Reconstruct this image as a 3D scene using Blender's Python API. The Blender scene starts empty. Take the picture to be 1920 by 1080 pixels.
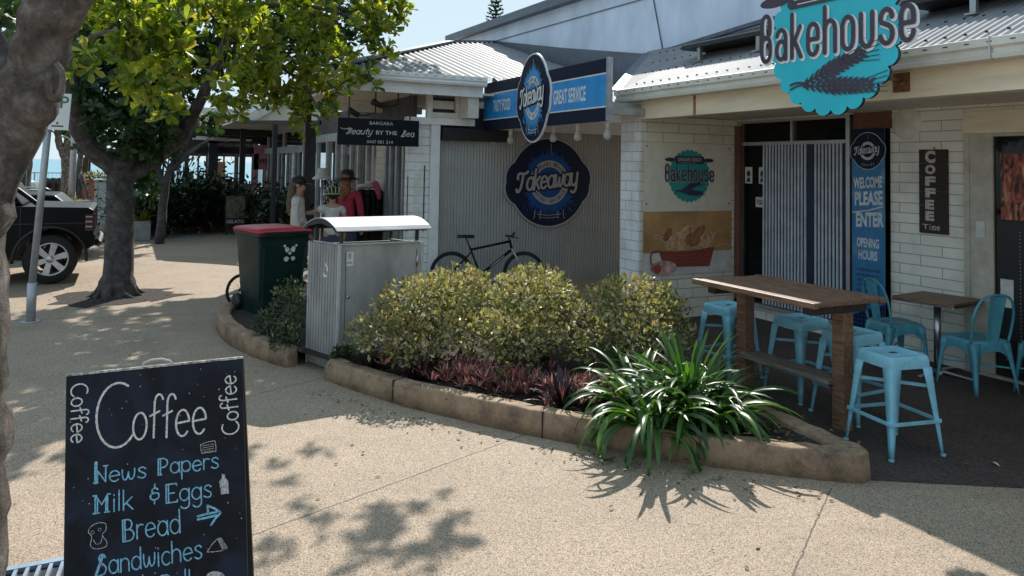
import bpy, math, random
import numpy as np
from mathutils import Vector, Matrix
R_ = math.radians
sc = bpy.context.scene
COL = sc.collection

# ------------------------------------------------------------------ camera, world, sun, exposure
F, H, HEAD, PITCH, ROLL = 1450.0, 1.75, 26.5, 2.5, 1.0
PPX, PPY = 960.0, 313 - 1450.0 * math.tan(R_(2.5))
_h, _p, _r = R_(HEAD), R_(PITCH), R_(ROLL)
FW = Vector((math.sin(_h) * math.cos(_p), math.cos(_h) * math.cos(_p), math.sin(_p)))
_rt = Vector((math.cos(_h), -math.sin(_h), 0)); _up = _rt.cross(FW)
CR = _rt * math.cos(_r) + _up * math.sin(_r); CU = -_rt * math.sin(_r) + _up * math.cos(_r)
CAMP = Vector((0, 0, H))
cd = bpy.data.cameras.new('camera'); cam = bpy.data.objects.new('camera', cd); COL.objects.link(cam)
cam.matrix_world = Matrix(((CR.x, CU.x, -FW.x, 0), (CR.y, CU.y, -FW.y, 0), (CR.z, CU.z, -FW.z, H), (0, 0, 0, 1)))
cd.sensor_width = 36; cd.lens = F / 1920 * 36; cd.shift_y = -(540 - PPY) / 1920
cd.clip_start = 0.05; cd.clip_end = 20000
sc.camera = cam

SUNV = Vector((.59, .97, 1.0)).normalized()
w = bpy.data.worlds.new('World'); sc.world = w; w.use_nodes = True
nt = w.node_tree; bg = nt.nodes['Background']
sky = nt.nodes.new('ShaderNodeTexSky'); sky.sky_type = 'NISHITA'; sky.sun_disc = False
sky.sun_elevation = math.asin(SUNV.z); sky.sun_rotation = math.atan2(SUNV.x, SUNV.y)
sky.air_density = 1.0; sky.dust_density = .4; sky.ozone_density = 1.6
# thin bright haze: the sky's own brightness range is compressed, c -> A c / (c + B)
va = nt.nodes.new('ShaderNodeVectorMath'); va.operation = 'ADD'; va.inputs[1].default_value = (.5, .5, .5)
vd = nt.nodes.new('ShaderNodeVectorMath'); vd.operation = 'DIVIDE'
vm_ = nt.nodes.new('ShaderNodeVectorMath'); vm_.operation = 'MULTIPLY'; vm_.inputs[1].default_value = (3.25, 3.95, 4.4)
nt.links.new(sky.outputs[0], va.inputs[0]); nt.links.new(sky.outputs[0], vd.inputs[0]); nt.links.new(va.outputs[0], vd.inputs[1]); nt.links.new(vd.outputs[0], vm_.inputs[0])
nt.links.new(vm_.outputs[0], bg.inputs[0]); bg.inputs[1].default_value = 0.13
sl = bpy.data.lights.new('sun', 'SUN'); sl.energy = 3.5; sl.angle = R_(0.5); sl.color = (1, .955, .88)
so = bpy.data.objects.new('sun', sl); COL.objects.link(so)
so.rotation_euler = SUNV.to_track_quat('Z', 'Y').to_euler(); so.location = (20, 20, 30)
sc.view_settings.view_transform = 'Standard'; sc.view_settings.look = 'None'
sc.view_settings.exposure = 0.85; sc.view_settings.gamma = 1.0
try:
    sc.cycles.max_bounces = 8; sc.cycles.transparent_max_bounces = 8
except Exception: pass

def ray(u, v): return FW + CR * ((u - PPX) / F) - CU * ((v - PPY) / F)
def at(u, v, Y): d = ray(u, v); return CAMP + d * (Y / d.y)          # photo point -> point on the plane y = Y
def gr(u, v, z=0): d = ray(u, v); return CAMP + d * ((z - H) / d.z)  # photo point -> point at height z

# ------------------------------------------------------------------ mesh helpers
class MB:
    def __init__(s): s.v = []; s.f = []; s.m = []; s.sm = []
    def add(s, vs, fs, mi=0, smooth=False):
        o = len(s.v); s.v += [tuple(q) for q in vs]
        for f in fs: s.f.append(tuple(i + o for i in f)); s.m.append(mi); s.sm.append(smooth)
        return s
    def box(s, x0, x1, y0, y1, z0, z1, mi=0):
        vs = [(x, y, z) for z in (z0, z1) for y in (y0, y1) for x in (x0, x1)]
        return s.add(vs, [(0, 2, 3, 1), (4, 5, 7, 6), (0, 1, 5, 4), (2, 6, 7, 3), (0, 4, 6, 2), (1, 3, 7, 5)], mi)
    def obox(s, c, a, b, d, mi=0):   # centre and three half-vectors
        c, a, b, d = Vector(c), Vector(a), Vector(b), Vector(d)
        vs = [c + a * i + b * j + d * k for k in (-1, 1) for j in (-1, 1) for i in (-1, 1)]
        return s.add(vs, [(0, 2, 3, 1), (4, 5, 7, 6), (0, 1, 5, 4), (2, 6, 7, 3), (0, 4, 6, 2), (1, 3, 7, 5)], mi)
    def bar(s, p, q, wd, ht, up=(0, 0, 1), mi=0):
        p, q = Vector(p), Vector(q); d = q - p; up = Vector(up)
        if abs(d.normalized().dot(up)) > .98: up = Vector((0, 1, 0))
        a = d.cross(up).normalized() * wd / 2; b = a.cross(d).normalized() * ht / 2
        return s.obox((p + q) / 2, d / 2, a, b, mi)
    def tube(s, pts, r, n=8, cap=True, mi=0, closed=False):
        pts = [Vector(p) for p in pts]; k = len(pts)
        rs = list(r) if hasattr(r, '__len__') else [r] * k
        ref = None; vs = []
        for i, p in enumerate(pts):
            if closed: t = pts[(i + 1) % k] - pts[i - 1]
            else: t = pts[min(i + 1, k - 1)] - pts[max(i - 1, 0)]
            t.normalize()
            if ref is None:
                ref = t.orthogonal().normalized()
            ref = (ref - t * ref.dot(t))
            if ref.length < 1e-6: ref = t.orthogonal()
            ref.normalize(); b = t.cross(ref)
            for j in range(n):
                a = 2 * math.pi * j / n
                vs.append(p + (ref * math.cos(a) + b * math.sin(a)) * rs[i])
        fs = []
        for i in range(k if closed else k - 1):
            i2 = (i + 1) % k
            for j in range(n):
                j2 = (j + 1) % n
                fs.append((i * n + j, i * n + j2, i2 * n + j2, i2 * n + j))
        s.add(vs, fs, mi, True)
        if cap and not closed:
            o = len(s.v) - k * n
            s.f.append(tuple(range(o + n - 1, o - 1, -1))); s.m.append(mi); s.sm.append(False)
            s.f.append(tuple(range(o + (k - 1) * n, o + k * n))); s.m.append(mi); s.sm.append(False)
        return s
    def lathe(s, prof, c=(0, 0, 0), ax=(0, 0, 1), n=20, mi=0, smooth=True):
        c, ax = Vector(c), Vector(ax).normalized(); u = ax.orthogonal().normalized(); w_ = ax.cross(u)
        vs = []
        for r, z in prof:
            for j in range(n):
                a = 2 * math.pi * j / n
                vs.append(c + ax * z + (u * math.cos(a) + w_ * math.sin(a)) * max(r, 1e-4))
        fs = [(i * n + j, i * n + (j + 1) % n, (i + 1) * n + (j + 1) % n, (i + 1) * n + j) for i in range(len(prof) - 1) for j in range(n)]
        return s.add(vs, fs, mi, smooth)
    def prism(s, poly, fr, d0, d1, mi=0, mi_side=None):   # 2-D outline in frame fr, from depth d0 to d1 (d1 is the front)
        n = len(poly); vs = [fr(x, y, d0) for x, y in poly] + [fr(x, y, d1) for x, y in poly]
        s.add(vs, [tuple(range(n, 2 * n))], mi); o = len(s.v) - 2 * n
        s.f.append(tuple(range(o + n - 1, o - 1, -1))); s.m.append(mi); s.sm.append(False)
        for i in range(n):
            j = (i + 1) % n
            s.f.append((o + i, o + j, o + n + j, o + n + i)); s.m.append(mi if mi_side is None else mi_side); s.sm.append(False)
        return s
    def flat(s, poly, fr, d, mi=0):
        return s.add([fr(x, y, d) for x, y in poly], [tuple(range(len(poly)))], mi)
    def ell(s, c, rx, ry, rz, n=12, m=8, mi=0, rot=None):
        vs = []; c = Vector(c)
        for i in range(m + 1):
            t = math.pi * i / m
            for j in range(n):
                a = 2 * math.pi * j / n
                q = Vector((rx * math.sin(t) * math.cos(a), ry * math.sin(t) * math.sin(a), rz * math.cos(t)))
                if rot: q = rot @ q
                vs.append(c + q)
        fs = [(i * n + j, (i + 1) * n + j, (i + 1) * n + (j + 1) % n, i * n + (j + 1) % n) for i in range(m) for j in range(n)]
        return s.add(vs, fs, mi, True)

WM = {}
def frame(O, U, V):
    O, U, V = Vector(O), Vector(U).normalized(), Vector(V).normalized(); N = U.cross(V)
    return lambda x, y, d=0: O + U * x + V * y + N * d
def props(o, label=None, cat=None, group=None, kind=None):
    for k, x in (('label', label), ('category', cat), ('group', group), ('kind', kind)):
        if x: o[k] = x
    return o
def thing(name, label, cat, loc=(0, 0, 0), rotz=0, group=None):
    o = bpy.data.objects.new(name, None); COL.objects.link(o); o.empty_display_size = .1
    o.location = loc; o.rotation_euler = (0, 0, rotz)
    WM[o.name] = Matrix.Translation(loc) @ Matrix.Rotation(rotz, 4, 'Z')
    return props(o, label, cat, group)
def build(name, mb, mats, parent=None, local=False, bevel=0, label=None, subd=0):
    me = bpy.data.meshes.new(name); me.from_pydata([tuple(q) for q in mb.v], [], mb.f)
    if not hasattr(mats, '__len__'): mats = [mats]
    for m in mats: me.materials.append(m)
    me.polygons.foreach_set('material_index', mb.m); me.polygons.foreach_set('use_smooth', mb.sm)
    o = bpy.data.objects.new(name, me); COL.objects.link(o)
    if parent is not None:
        o.parent = parent; PM = WM.get(parent.name, Matrix.Identity(4)); WM[o.name] = PM
        if not local: me.transform(PM.inverted())
    else: WM[o.name] = Matrix.Identity(4)
    me.update()
    if bevel:
        b = o.modifiers.new('bevel', 'BEVEL'); b.width = bevel; b.segments = 2; b.limit_method = 'ANGLE'; b.angle_limit = R_(40)
        b.harden_normals = False
    if subd:
        b = o.modifiers.new('sub', 'SUBSURF'); b.levels = subd; b.render_levels = subd
    if label: o['label'] = label
    return o
def rebase(o, p):     # move the origin of a one-mesh thing to its base
    p = Vector(p); o.data.transform(Matrix.Translation(-p)); o.location = p; WM[o.name] = Matrix.Translation(p); return o
def solo(name, mb, mats, label, cat, group=None, kind=None, base=None, bevel=0):
    o = build(name, mb, mats, bevel=bevel)
    if base is not None: rebase(o, base)
    return props(o, label, cat, group, kind)
def pieces(name, mb, mats, parent, **kw):    # every separate piece of the shape becomes a part of its own
    par = list(range(len(mb.v)))
    def fd(i):
        while par[i] != i: par[i] = par[par[i]]; i = par[i]
        return i
    for f in mb.f:
        for j in f[1:]: par[fd(j)] = fd(f[0])
    gs = {}
    for k, f in enumerate(mb.f): gs.setdefault(fd(f[0]), []).append(k)
    out = []
    for ks in gs.values():
        q = MB(); mp = {}
        for k in ks:
            for i in mb.f[k]:
                if i not in mp: mp[i] = len(q.v); q.v.append(mb.v[i])
            q.f.append(tuple(mp[i] for i in mb.f[k])); q.m.append(mb.m[k]); q.sm.append(mb.sm[k])
        out.append(build(name, q, mats, parent, **kw))
    return out
def setting(name, mb, mats): return props(build(name, mb, mats), kind='structure')
KIDS = {}
def dup(root, loc, rotz, label=None, group=None, scale=1.0):
    r = root.copy(); COL.objects.link(r); r.location = loc; r.rotation_euler = (0, 0, rotz); r.scale = (scale,) * 3
    if label: r['label'] = label
    if group: r['group'] = group
    for ch in [o for o in COL.objects if o.parent == root]:
        c = ch.copy(); COL.objects.link(c); c.parent = r
        for g in [o for o in COL.objects if o.parent == ch]:
            d = g.copy(); COL.objects.link(d); d.parent = c
    return r

# ------------------------------------------------------------------ materials
def newmat(name):
    m = bpy.data.materials.new(name); m.use_nodes = True
    n = m.node_tree; return m, n, n.nodes['Principled BSDF'], n.links.new
def rgb(c): return (c[0], c[1], c[2], 1)
def pm(name, col, rough=.6, metal=0, var=.12, scale=6, bump=.0, bscale=60, spec=.5, col2=None, stretch=None, coat=0):
    m, n, b, L = newmat(name)
    b.inputs['Roughness'].default_value = rough; b.inputs['Metallic'].default_value = metal
    b.inputs['Specular IOR Level'].default_value = spec
    if coat: b.inputs['Coat Weight'].default_value = coat
    tc = n.nodes.new('ShaderNodeTexCoord'); src = tc.outputs['Object']
    if stretch:
        mp = n.nodes.new('ShaderNodeMapping'); mp.inputs['Scale'].default_value = stretch; L(src, mp.inputs[0]); src = mp.outputs[0]
    nz = n.nodes.new('ShaderNodeTexNoise'); nz.inputs['Scale'].default_value = scale; nz.inputs['Detail'].default_value = 6; nz.inputs['Roughness'].default_value = .65
    L(src, nz.inputs['Vector'])
    mix = n.nodes.new('ShaderNodeMix'); mix.data_type = 'RGBA'
    c2 = col2 if col2 else tuple(max(0, c * (1 - 2.2 * var)) for c in col)
    c1 = col if col2 else tuple(min(1, c * (1 + 1.2 * var)) for c in col)
    mix.inputs[6].default_value = rgb(c2); mix.inputs[7].default_value = rgb(c1)
    rp = n.nodes.new('ShaderNodeMapRange'); rp.inputs[1].default_value = .32; rp.inputs[2].default_value = .68
    L(nz.outputs[0], rp.inputs[0]); L(rp.outputs[0], mix.inputs[0]); L(mix.outputs[2], b.inputs['Base Color'])
    if bump:
        n2 = n.nodes.new('ShaderNodeTexNoise'); n2.inputs['Scale'].default_value = bscale; n2.inputs['Detail'].default_value = 5
        L(src, n2.inputs['Vector']); bp = n.nodes.new('ShaderNodeBump'); bp.inputs['Strength'].default_value = bump; bp.inputs['Distance'].default_value = .01
        L(n2.outputs[0], bp.inputs['Height']); L(bp.outputs[0], b.inputs['Normal'])
    return m
def glass(name, tint=(.5, .55, .58), alpha=.25):
    m, n, b, L = newmat(name)
    b.inputs['Base Color'].default_value = rgb((.01, .012, .015)); b.inputs['Roughness'].default_value = .04
    tr = n.nodes.new('ShaderNodeBsdfTransparent'); tr.inputs[0].default_value = rgb(tint)
    mx = n.nodes.new('ShaderNodeMixShader'); mx.inputs[0].default_value = alpha
    L(tr.outputs[0], mx.inputs[1]); L(b.outputs[0], mx.inputs[2]); L(mx.outputs[0], n.nodes['Material Output'].inputs[0]); return m
def leafmat(name, cols, trans=.4, rough=.38, tcol=None, spec=.5):
    m, n, b, L = newmat(name); g = n.nodes.new('ShaderNodeNewGeometry'); cr = n.nodes.new('ShaderNodeValToRGB')
    el = cr.color_ramp.elements
    while len(el) < len(cols): el.new(.5)
    for i, c in enumerate(cols): el[i].position = i / max(1, len(cols) - 1); el[i].color = rgb(c)
    L(g.outputs['Random Per Island'], cr.inputs[0])
    L(cr.outputs[0], b.inputs['Base Color']); b.inputs['Roughness'].default_value = rough; b.inputs['Specular IOR Level'].default_value = spec
    t = n.nodes.new('ShaderNodeBsdfTranslucent')
    if tcol:
        mi = n.nodes.new('ShaderNodeMix'); mi.data_type = 'RGBA'; mi.blend_type = 'MULTIPLY'; mi.inputs[0].default_value = 1
        mi.inputs[7].default_value = rgb(tcol); L(cr.outputs[0], mi.inputs[6]); L(mi.outputs[2], t.inputs[0])
    else: L(cr.outputs[0], t.inputs[0])
    mx = n.nodes.new('ShaderNodeMixShader'); mx.inputs[0].default_value = trans
    L(b.outputs[0], mx.inputs[1]); L(t.outputs[0], mx.inputs[2]); L(mx.outputs[0], n.nodes['Material Output'].inputs[0]); return m
def brickmat(name, col, axis, bw=.29, bh=.1, mort=(.3, .28, .25), msz=.006, dirt=(.42, .38, .32), bump=.6):
    m, n, b, L = newmat(name); tc = n.nodes.new('ShaderNodeTexCoord'); sp = n.nodes.new('ShaderNodeSeparateXYZ'); cb = n.nodes.new('ShaderNodeCombineXYZ')
    L(tc.outputs['Object'], sp.inputs[0]); L(sp.outputs[axis], cb.inputs[0]); L(sp.outputs[2], cb.inputs[1])
    br = n.nodes.new('ShaderNodeTexBrick'); br.inputs['Scale'].default_value = 1; br.inputs['Brick Width'].default_value = bw; br.inputs['Row Height'].default_value = bh
    br.inputs['Mortar Size'].default_value = msz; br.inputs['Mortar Smooth'].default_value = .3
    br.inputs['Color1'].default_value = rgb(col); br.inputs['Color2'].default_value = rgb(tuple(c * .9 for c in col)); br.inputs['Mortar'].default_value = rgb(mort)
    L(cb.outputs[0], br.inputs['Vector'])
    nz = n.nodes.new('ShaderNodeTexNoise'); nz.inputs['Scale'].default_value = 3.5; nz.inputs['Detail'].default_value = 7; L(tc.outputs['Object'], nz.inputs['Vector'])
    rp = n.nodes.new('ShaderNodeMapRange'); rp.inputs[1].default_value = .5; rp.inputs[2].default_value = .8; rp.inputs[4].default_value = .6; L(nz.outputs[0], rp.inputs[0])
    mx = n.nodes.new('ShaderNodeMix'); mx.data_type = 'RGBA'; mx.inputs[7].default_value = rgb(dirt)
    L(rp.outputs[0], mx.inputs[0]); L(br.outputs[0], mx.inputs[6]); L(mx.outputs[2], b.inputs['Base Color'])
    n2 = n.nodes.new('ShaderNodeTexNoise'); n2.inputs['Scale'].default_value = 45; L(tc.outputs['Object'], n2.inputs['Vector'])
    ad = n.nodes.new('ShaderNodeMath'); ad.operation = 'MULTIPLY_ADD'; ad.inputs[1].default_value = .25; L(n2.outputs[0], ad.inputs[0])
    iv = n.nodes.new('ShaderNodeMath'); iv.operation = 'SUBTRACT'; iv.inputs[0].default_value = 1; L(br.outputs['Fac'], iv.inputs[1]); L(iv.outputs[0], ad.inputs[2])
    bp = n.nodes.new('ShaderNodeBump'); bp.inputs['Strength'].default_value = bump; bp.inputs['Distance'].default_value = .008
    L(ad.outputs[0], bp.inputs['Height']); L(bp.outputs[0], b.inputs['Normal']); b.inputs['Roughness'].default_value = .6; return m

def paving(name, base, dark, joints=(), speck=240, mottle=.2, bumpy=.5):
    m, n, b, L = newmat(name); tc = n.nodes.new('ShaderNodeTexCoord'); P = tc.outputs['Object']
    vo = n.nodes.new('ShaderNodeTexVoronoi'); vo.inputs['Scale'].default_value = speck; L(P, vo.inputs['Vector'])
    cr = n.nodes.new('ShaderNodeValToRGB'); e = cr.color_ramp.elements
    e[0].position = 0; e[0].color = rgb(dark); e[1].position = 1; e[1].color = rgb(tuple(min(.8, c * 1.5) for c in base))
    x = e.new(.24); x.color = rgb(tuple(c * .62 for c in base)); x = e.new(.55); x.color = rgb(base); x = e.new(.8); x.color = rgb((base[0] * 1.12, base[1] * 1.08, base[2] * 1.0))
    sx = n.nodes.new('ShaderNodeSeparateColor'); L(vo.outputs['Color'], sx.inputs[0]); L(sx.outputs[0], cr.inputs[0])
    nz = n.nodes.new('ShaderNodeTexNoise'); nz.inputs['Scale'].default_value = 1.3; nz.inputs['Detail'].default_value = 8; nz.inputs['Roughness'].default_value = .7; L(P, nz.inputs['Vector'])
    mr = n.nodes.new('ShaderNodeMapRange'); mr.inputs[1].default_value = .3; mr.inputs[2].default_value = .75; mr.inputs[3].default_value = 1 + mottle * .3; mr.inputs[4].default_value = 1 - mottle; L(nz.outputs[0], mr.inputs[0])
    vm = n.nodes.new('ShaderNodeVectorMath'); vm.operation = 'SCALE'; L(cr.outputs[0], vm.inputs[0]); L(mr.outputs[0], vm.inputs['Scale'])
    last = vm.outputs[0]; fac = None
    nw = n.nodes.new('ShaderNodeTexNoise'); nw.inputs['Scale'].default_value = 9; nw.inputs['Detail'].default_value = 3; L(P, nw.inputs['Vector'])
    for (p, q, wd, k) in joints:
        p, q = Vector((p[0], p[1])), Vector((q[0], q[1])); d = (q - p).normalized(); nn = Vector((-d.y, d.x)); ln = (q - p).length
        dn = n.nodes.new('ShaderNodeVectorMath'); dn.operation = 'DOT_PRODUCT'; dn.inputs[1].default_value = (nn.x, nn.y, 0); L(P, dn.inputs[0])
        a = n.nodes.new('ShaderNodeMath'); a.operation = 'SUBTRACT'; a.inputs[1].default_value = nn.dot(p) + .012; L(dn.outputs['Value'], a.inputs[0])
        wb = n.nodes.new('ShaderNodeMath'); wb.operation = 'MULTIPLY_ADD'; wb.inputs[1].default_value = .024; L(nw.outputs[0], wb.inputs[0]); L(a.outputs[0], wb.inputs[2])
        ab = n.nodes.new('ShaderNodeMath'); ab.operation = 'ABSOLUTE'; L(wb.outputs[0], ab.inputs[0])
        lt = n.nodes.new('ShaderNodeMapRange'); lt.inputs[1].default_value = wd * .4; lt.inputs[2].default_value = wd; lt.inputs[3].default_value = k; lt.inputs[4].default_value = 0; L(ab.outputs[0], lt.inputs[0])
        dt = n.nodes.new('ShaderNodeVectorMath'); dt.operation = 'DOT_PRODUCT'; dt.inputs[1].default_value = (d.x, d.y, 0); L(P, dt.inputs[0])
        c = n.nodes.new('ShaderNodeMath'); c.operation = 'SUBTRACT'; c.inputs[1].default_value = d.dot(p) + ln / 2; L(dt.outputs['Value'], c.inputs[0])
        c2 = n.nodes.new('ShaderNodeMath'); c2.operation = 'ABSOLUTE'; L(c.outputs[0], c2.inputs[0])
        c3 = n.nodes.new('ShaderNodeMath'); c3.operation = 'LESS_THAN'; c3.inputs[1].default_value = ln / 2; L(c2.outputs[0], c3.inputs[0])
        mu = n.nodes.new('ShaderNodeMath'); mu.operation = 'MULTIPLY'; L(lt.outputs[0], mu.inputs[0]); L(c3.outputs[0], mu.inputs[1])
        if fac is None: fac = mu.outputs[0]
        else:
            mm = n.nodes.new('ShaderNodeMath'); mm.operation = 'MAXIMUM'; L(fac, mm.inputs[0]); L(mu.outputs[0], mm.inputs[1]); fac = mm.outputs[0]
    if fac is not None:
        mx = n.nodes.new('ShaderNodeMix'); mx.data_type = 'RGBA'; mx.inputs[7].default_value = rgb((.035, .03, .027)); L(fac, mx.inputs[0]); L(last, mx.inputs[6]); last = mx.outputs[2]
    v2 = n.nodes.new('ShaderNodeTexVoronoi'); v2.inputs['Scale'].default_value = 2.6; v2.inputs['Randomness'].default_value = 1; L(P, v2.inputs['Vector'])
    sp_ = n.nodes.new('ShaderNodeMapRange'); sp_.inputs[1].default_value = .028; sp_.inputs[2].default_value = .042; sp_.inputs[3].default_value = .55; sp_.inputs[4].default_value = 0; L(v2.outputs['Distance'], sp_.inputs[0])
    n5 = n.nodes.new('ShaderNodeTexNoise'); n5.inputs['Scale'].default_value = .55; n5.inputs['Detail'].default_value = 9; n5.inputs['Roughness'].default_value = .75; n5.inputs['Distortion'].default_value = .8; L(P, n5.inputs['Vector'])
    st_ = n.nodes.new('ShaderNodeMapRange'); st_.inputs[1].default_value = .54; st_.inputs[2].default_value = .72; st_.inputs[3].default_value = 0; st_.inputs[4].default_value = .42; L(n5.outputs[0], st_.inputs[0])
    mxs = n.nodes.new('ShaderNodeMath'); mxs.operation = 'MAXIMUM'; L(sp_.outputs[0], mxs.inputs[0]); L(st_.outputs[0], mxs.inputs[1])
    ms = n.nodes.new('ShaderNodeMix'); ms.data_type = 'RGBA'; ms.inputs[7].default_value = rgb(tuple(c * 1.2 for c in dark)); L(mxs.outputs[0], ms.inputs[0]); L(last, ms.inputs[6]); last = ms.outputs[2]
    L(last, b.inputs['Base Color']); b.inputs['Roughness'].default_value = .75; b.inputs['Specular IOR Level'].default_value = .35
    bp = n.nodes.new('ShaderNodeBump'); bp.inputs['Strength'].default_value = bumpy; bp.inputs['Distance'].default_value = .004; L(vo.outputs['Distance'], bp.inputs['Height']); L(bp.outputs[0], b.inputs['Normal'])
    return m

def wear(m, col, scale=22, lo=.66, hi=.70, amount=.8):     # chips, scuffs and rust spots over a painted surface
    n = m.node_tree; L = n.links.new; b = n.nodes['Principled BSDF']; src = b.inputs['Base Color'].links[0].from_socket
    tc = n.nodes.new('ShaderNodeTexCoord'); nz = n.nodes.new('ShaderNodeTexNoise'); nz.inputs['Scale'].default_value = scale; nz.inputs['Detail'].default_value = 10; nz.inputs['Roughness'].default_value = .8; L(tc.outputs['Object'], nz.inputs['Vector'])
    r = n.nodes.new('ShaderNodeMapRange'); r.inputs[1].default_value = lo; r.inputs[2].default_value = hi; r.inputs[4].default_value = amount; L(nz.outputs[0], r.inputs[0])
    mx = n.nodes.new('ShaderNodeMix'); mx.data_type = 'RGBA'; mx.inputs[7].default_value = rgb(col); L(r.outputs[0], mx.inputs[0]); L(src, mx.inputs[6]); L(mx.outputs[2], b.inputs['Base Color']); return m
M = dict(
    white=pm('white_paint', (.80, .81, .80), .5, var=.06), cream=pm('cream_paint', (.82, .72, .54), .55, var=.07, scale=2.5, stretch=(1, .6, 4)),
    offwhite=pm('offwhite_paint', (.72, .69, .62), .55, var=.08), gutter=pm('gutter_steel', (.70, .70, .64), .4, var=.06),
    grey=pm('grey_paint', (.33, .34, .34), .5), dark=pm('dark_paint', (.025, .025, .028), .5), black=pm('black_plastic', (.012, .012, .013), .45),
    roof=pm('roof_zinc', (.26, .26, .27), .6, metal=.0, var=.1, scale=3, spec=.3), rooftrim=pm('roof_trim', (.10, .12, .16), .45),
    panelblue=pm('blue_grey_sheet', (.66, .75, .92), .5, var=.09, scale=1.6, stretch=(1, 1, .5)), alum=pm('brushed_aluminium', (.55, .56, .57), .35, metal=.8, var=.06),
    steel=pm('steel', (.5, .5, .52), .3, metal=1), galv=pm('galvanised_pole', (.42, .43, .45), .45, metal=.5),
    navy=pm('navy_print', (.008, .014, .042), .5, var=.1, spec=.2), skyblue=pm('blue_print', (.03, .32, .78), .3, var=.08), midblue=pm('mid_blue_print', (.012, .07, .26), .5, var=.1, spec=.2),
    signwhite=pm('white_print', (.78, .80, .82), .35, var=.03), silverp=pm('silver_print', (.36, .36, .36), .4, var=.04), teal=pm('teal_sign', (.02, .55, .68), .35, var=.05, scale=2),
    tealdark=pm('teal_print', (.03, .30, .27), .4, var=.06), plum=pm('plum_print', (.055, .035, .065), .4), edge=pm('sign_edge', (.02, .04, .05), .5),
    stool=pm('blue_powder_coat', (.23, .52, .64), .4, var=.1, scale=9, bump=.08, bscale=200), chair=pm('teal_powder_coat', (.085, .31, .39), .4, var=.12, scale=9),
    wood=pm('stained_timber', (.22, .115, .068), .5, var=.34, scale=5, stretch=(14, 1.2, 14), bump=.15, bscale=14), rail=pm('weathered_timber', (.20, .16, .12), .7, var=.25, scale=6, stretch=(10, 1.2, 10)),
    darkwood=pm('dark_timber', (.035, .02, .015), .5, var=.25, scale=6, stretch=(10, 10, 1.5)),
    soil=pm('soil', (.035, .024, .017), .95, var=.4, scale=24, bump=.9, bscale=70), brickred=pm('old_brick', (.16, .07, .045), .8),
    redlid=pm('red_lid', (.42, .012, .03), .4, var=.08), bingreen=pm('green_bin', (.008, .035, .028), .38, var=.15, scale=4), enclosure=pm('enclosure_grey', (.34, .33, .31), .5, var=.16, scale=3, stretch=(1, 1, .4)),
    encedge=pm('enclosure_edge', (.46, .46, .45), .4), chalk=pm('chalk_white', (.62, .60, .57), .9, var=.25, scale=120), chalkblue=pm('chalk_blue', (.20, .45, .60), .9, var=.25, scale=120),
    car=pm('car_black', (.003, .003, .004), .38, var=.05, spec=.15), tyre=pm('tyre', (.015, .015, .015), .85, bump=.3), rim=pm('alloy', (.55, .55, .57), .3, metal=.7), redlamp=pm('tail_lamp', (.35, .01, .02), .2),
    skin=pm('skin', (.46, .25, .17), .5, var=.06), hairb=pm('brown_hair', (.13, .085, .055), .6, var=.3, scale=30), hairo=pm('ginger_hair', (.30, .11, .045), .6, var=.3, scale=30), hairk=pm('dark_hair', (.012, .01, .01), .5),
    wshirt=pm('white_cotton', (.62, .58, .55), .85, var=.1, scale=14, bump=.3, bscale=40), rshirt=pm('red_cotton', (.42, .03, .07), .8, var=.15, scale=14, bump=.3, bscale=40), oshort=pm('orange_cotton', (.62, .19, .10), .8, var=.1),
    denim=pm('denim', (.05, .07, .11), .85), pink=pm('pink_paint', (.55, .24, .29), .6), cloth=pm('dark_cloth', (.008, .008, .009), .9, var=.3), pinkcloth=pm('pink_cloth', (.6, .12, .2), .85, var=.3, scale=30),
    terracotta=pm('terracotta', (.33, .10, .055), .75), concrete=pm('concrete', (.36, .35, .32), .8, bump=.2), fabricpat=None, lino=pm('vinyl', (.03, .03, .03), .4), cards=pm('paper', (.66, .65, .6), .6),
    crate=pm('blue_crate', (.04, .22, .50), .45), bulb=pm('opal_bulb', (.5, .49, .45), .25, var=.05), soffit=pm('soffit_board', (.70, .65, .55), .6, var=.07, scale=2, stretch=(1, 6, 1)),
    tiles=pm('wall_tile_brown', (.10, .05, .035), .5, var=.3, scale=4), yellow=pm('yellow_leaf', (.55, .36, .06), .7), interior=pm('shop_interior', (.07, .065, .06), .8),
)
wear(M['stool'], (.10, .06, .045), 26, .64, .69); wear(M['chair'], (.07, .045, .04), 26, .64, .69); wear(M['enclosure'], (.16, .145, .12), 7, .56, .72, .6); wear(M['bingreen'], (.05, .055, .045), 6, .55, .72, .6); wear(M['cream'], (.36, .27, .16), 4, .60, .74, .6); wear(M['gutter'], (.34, .31, .25), 5, .58, .72, .5); wear(M['white'], (.5, .48, .44), 6, .60, .76, .4); wear(M['roof'], (.20, .18, .16), 4, .58, .74, .5); wear(M['redlid'], (.20, .02, .03), 8, .56, .7, .6)
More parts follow.
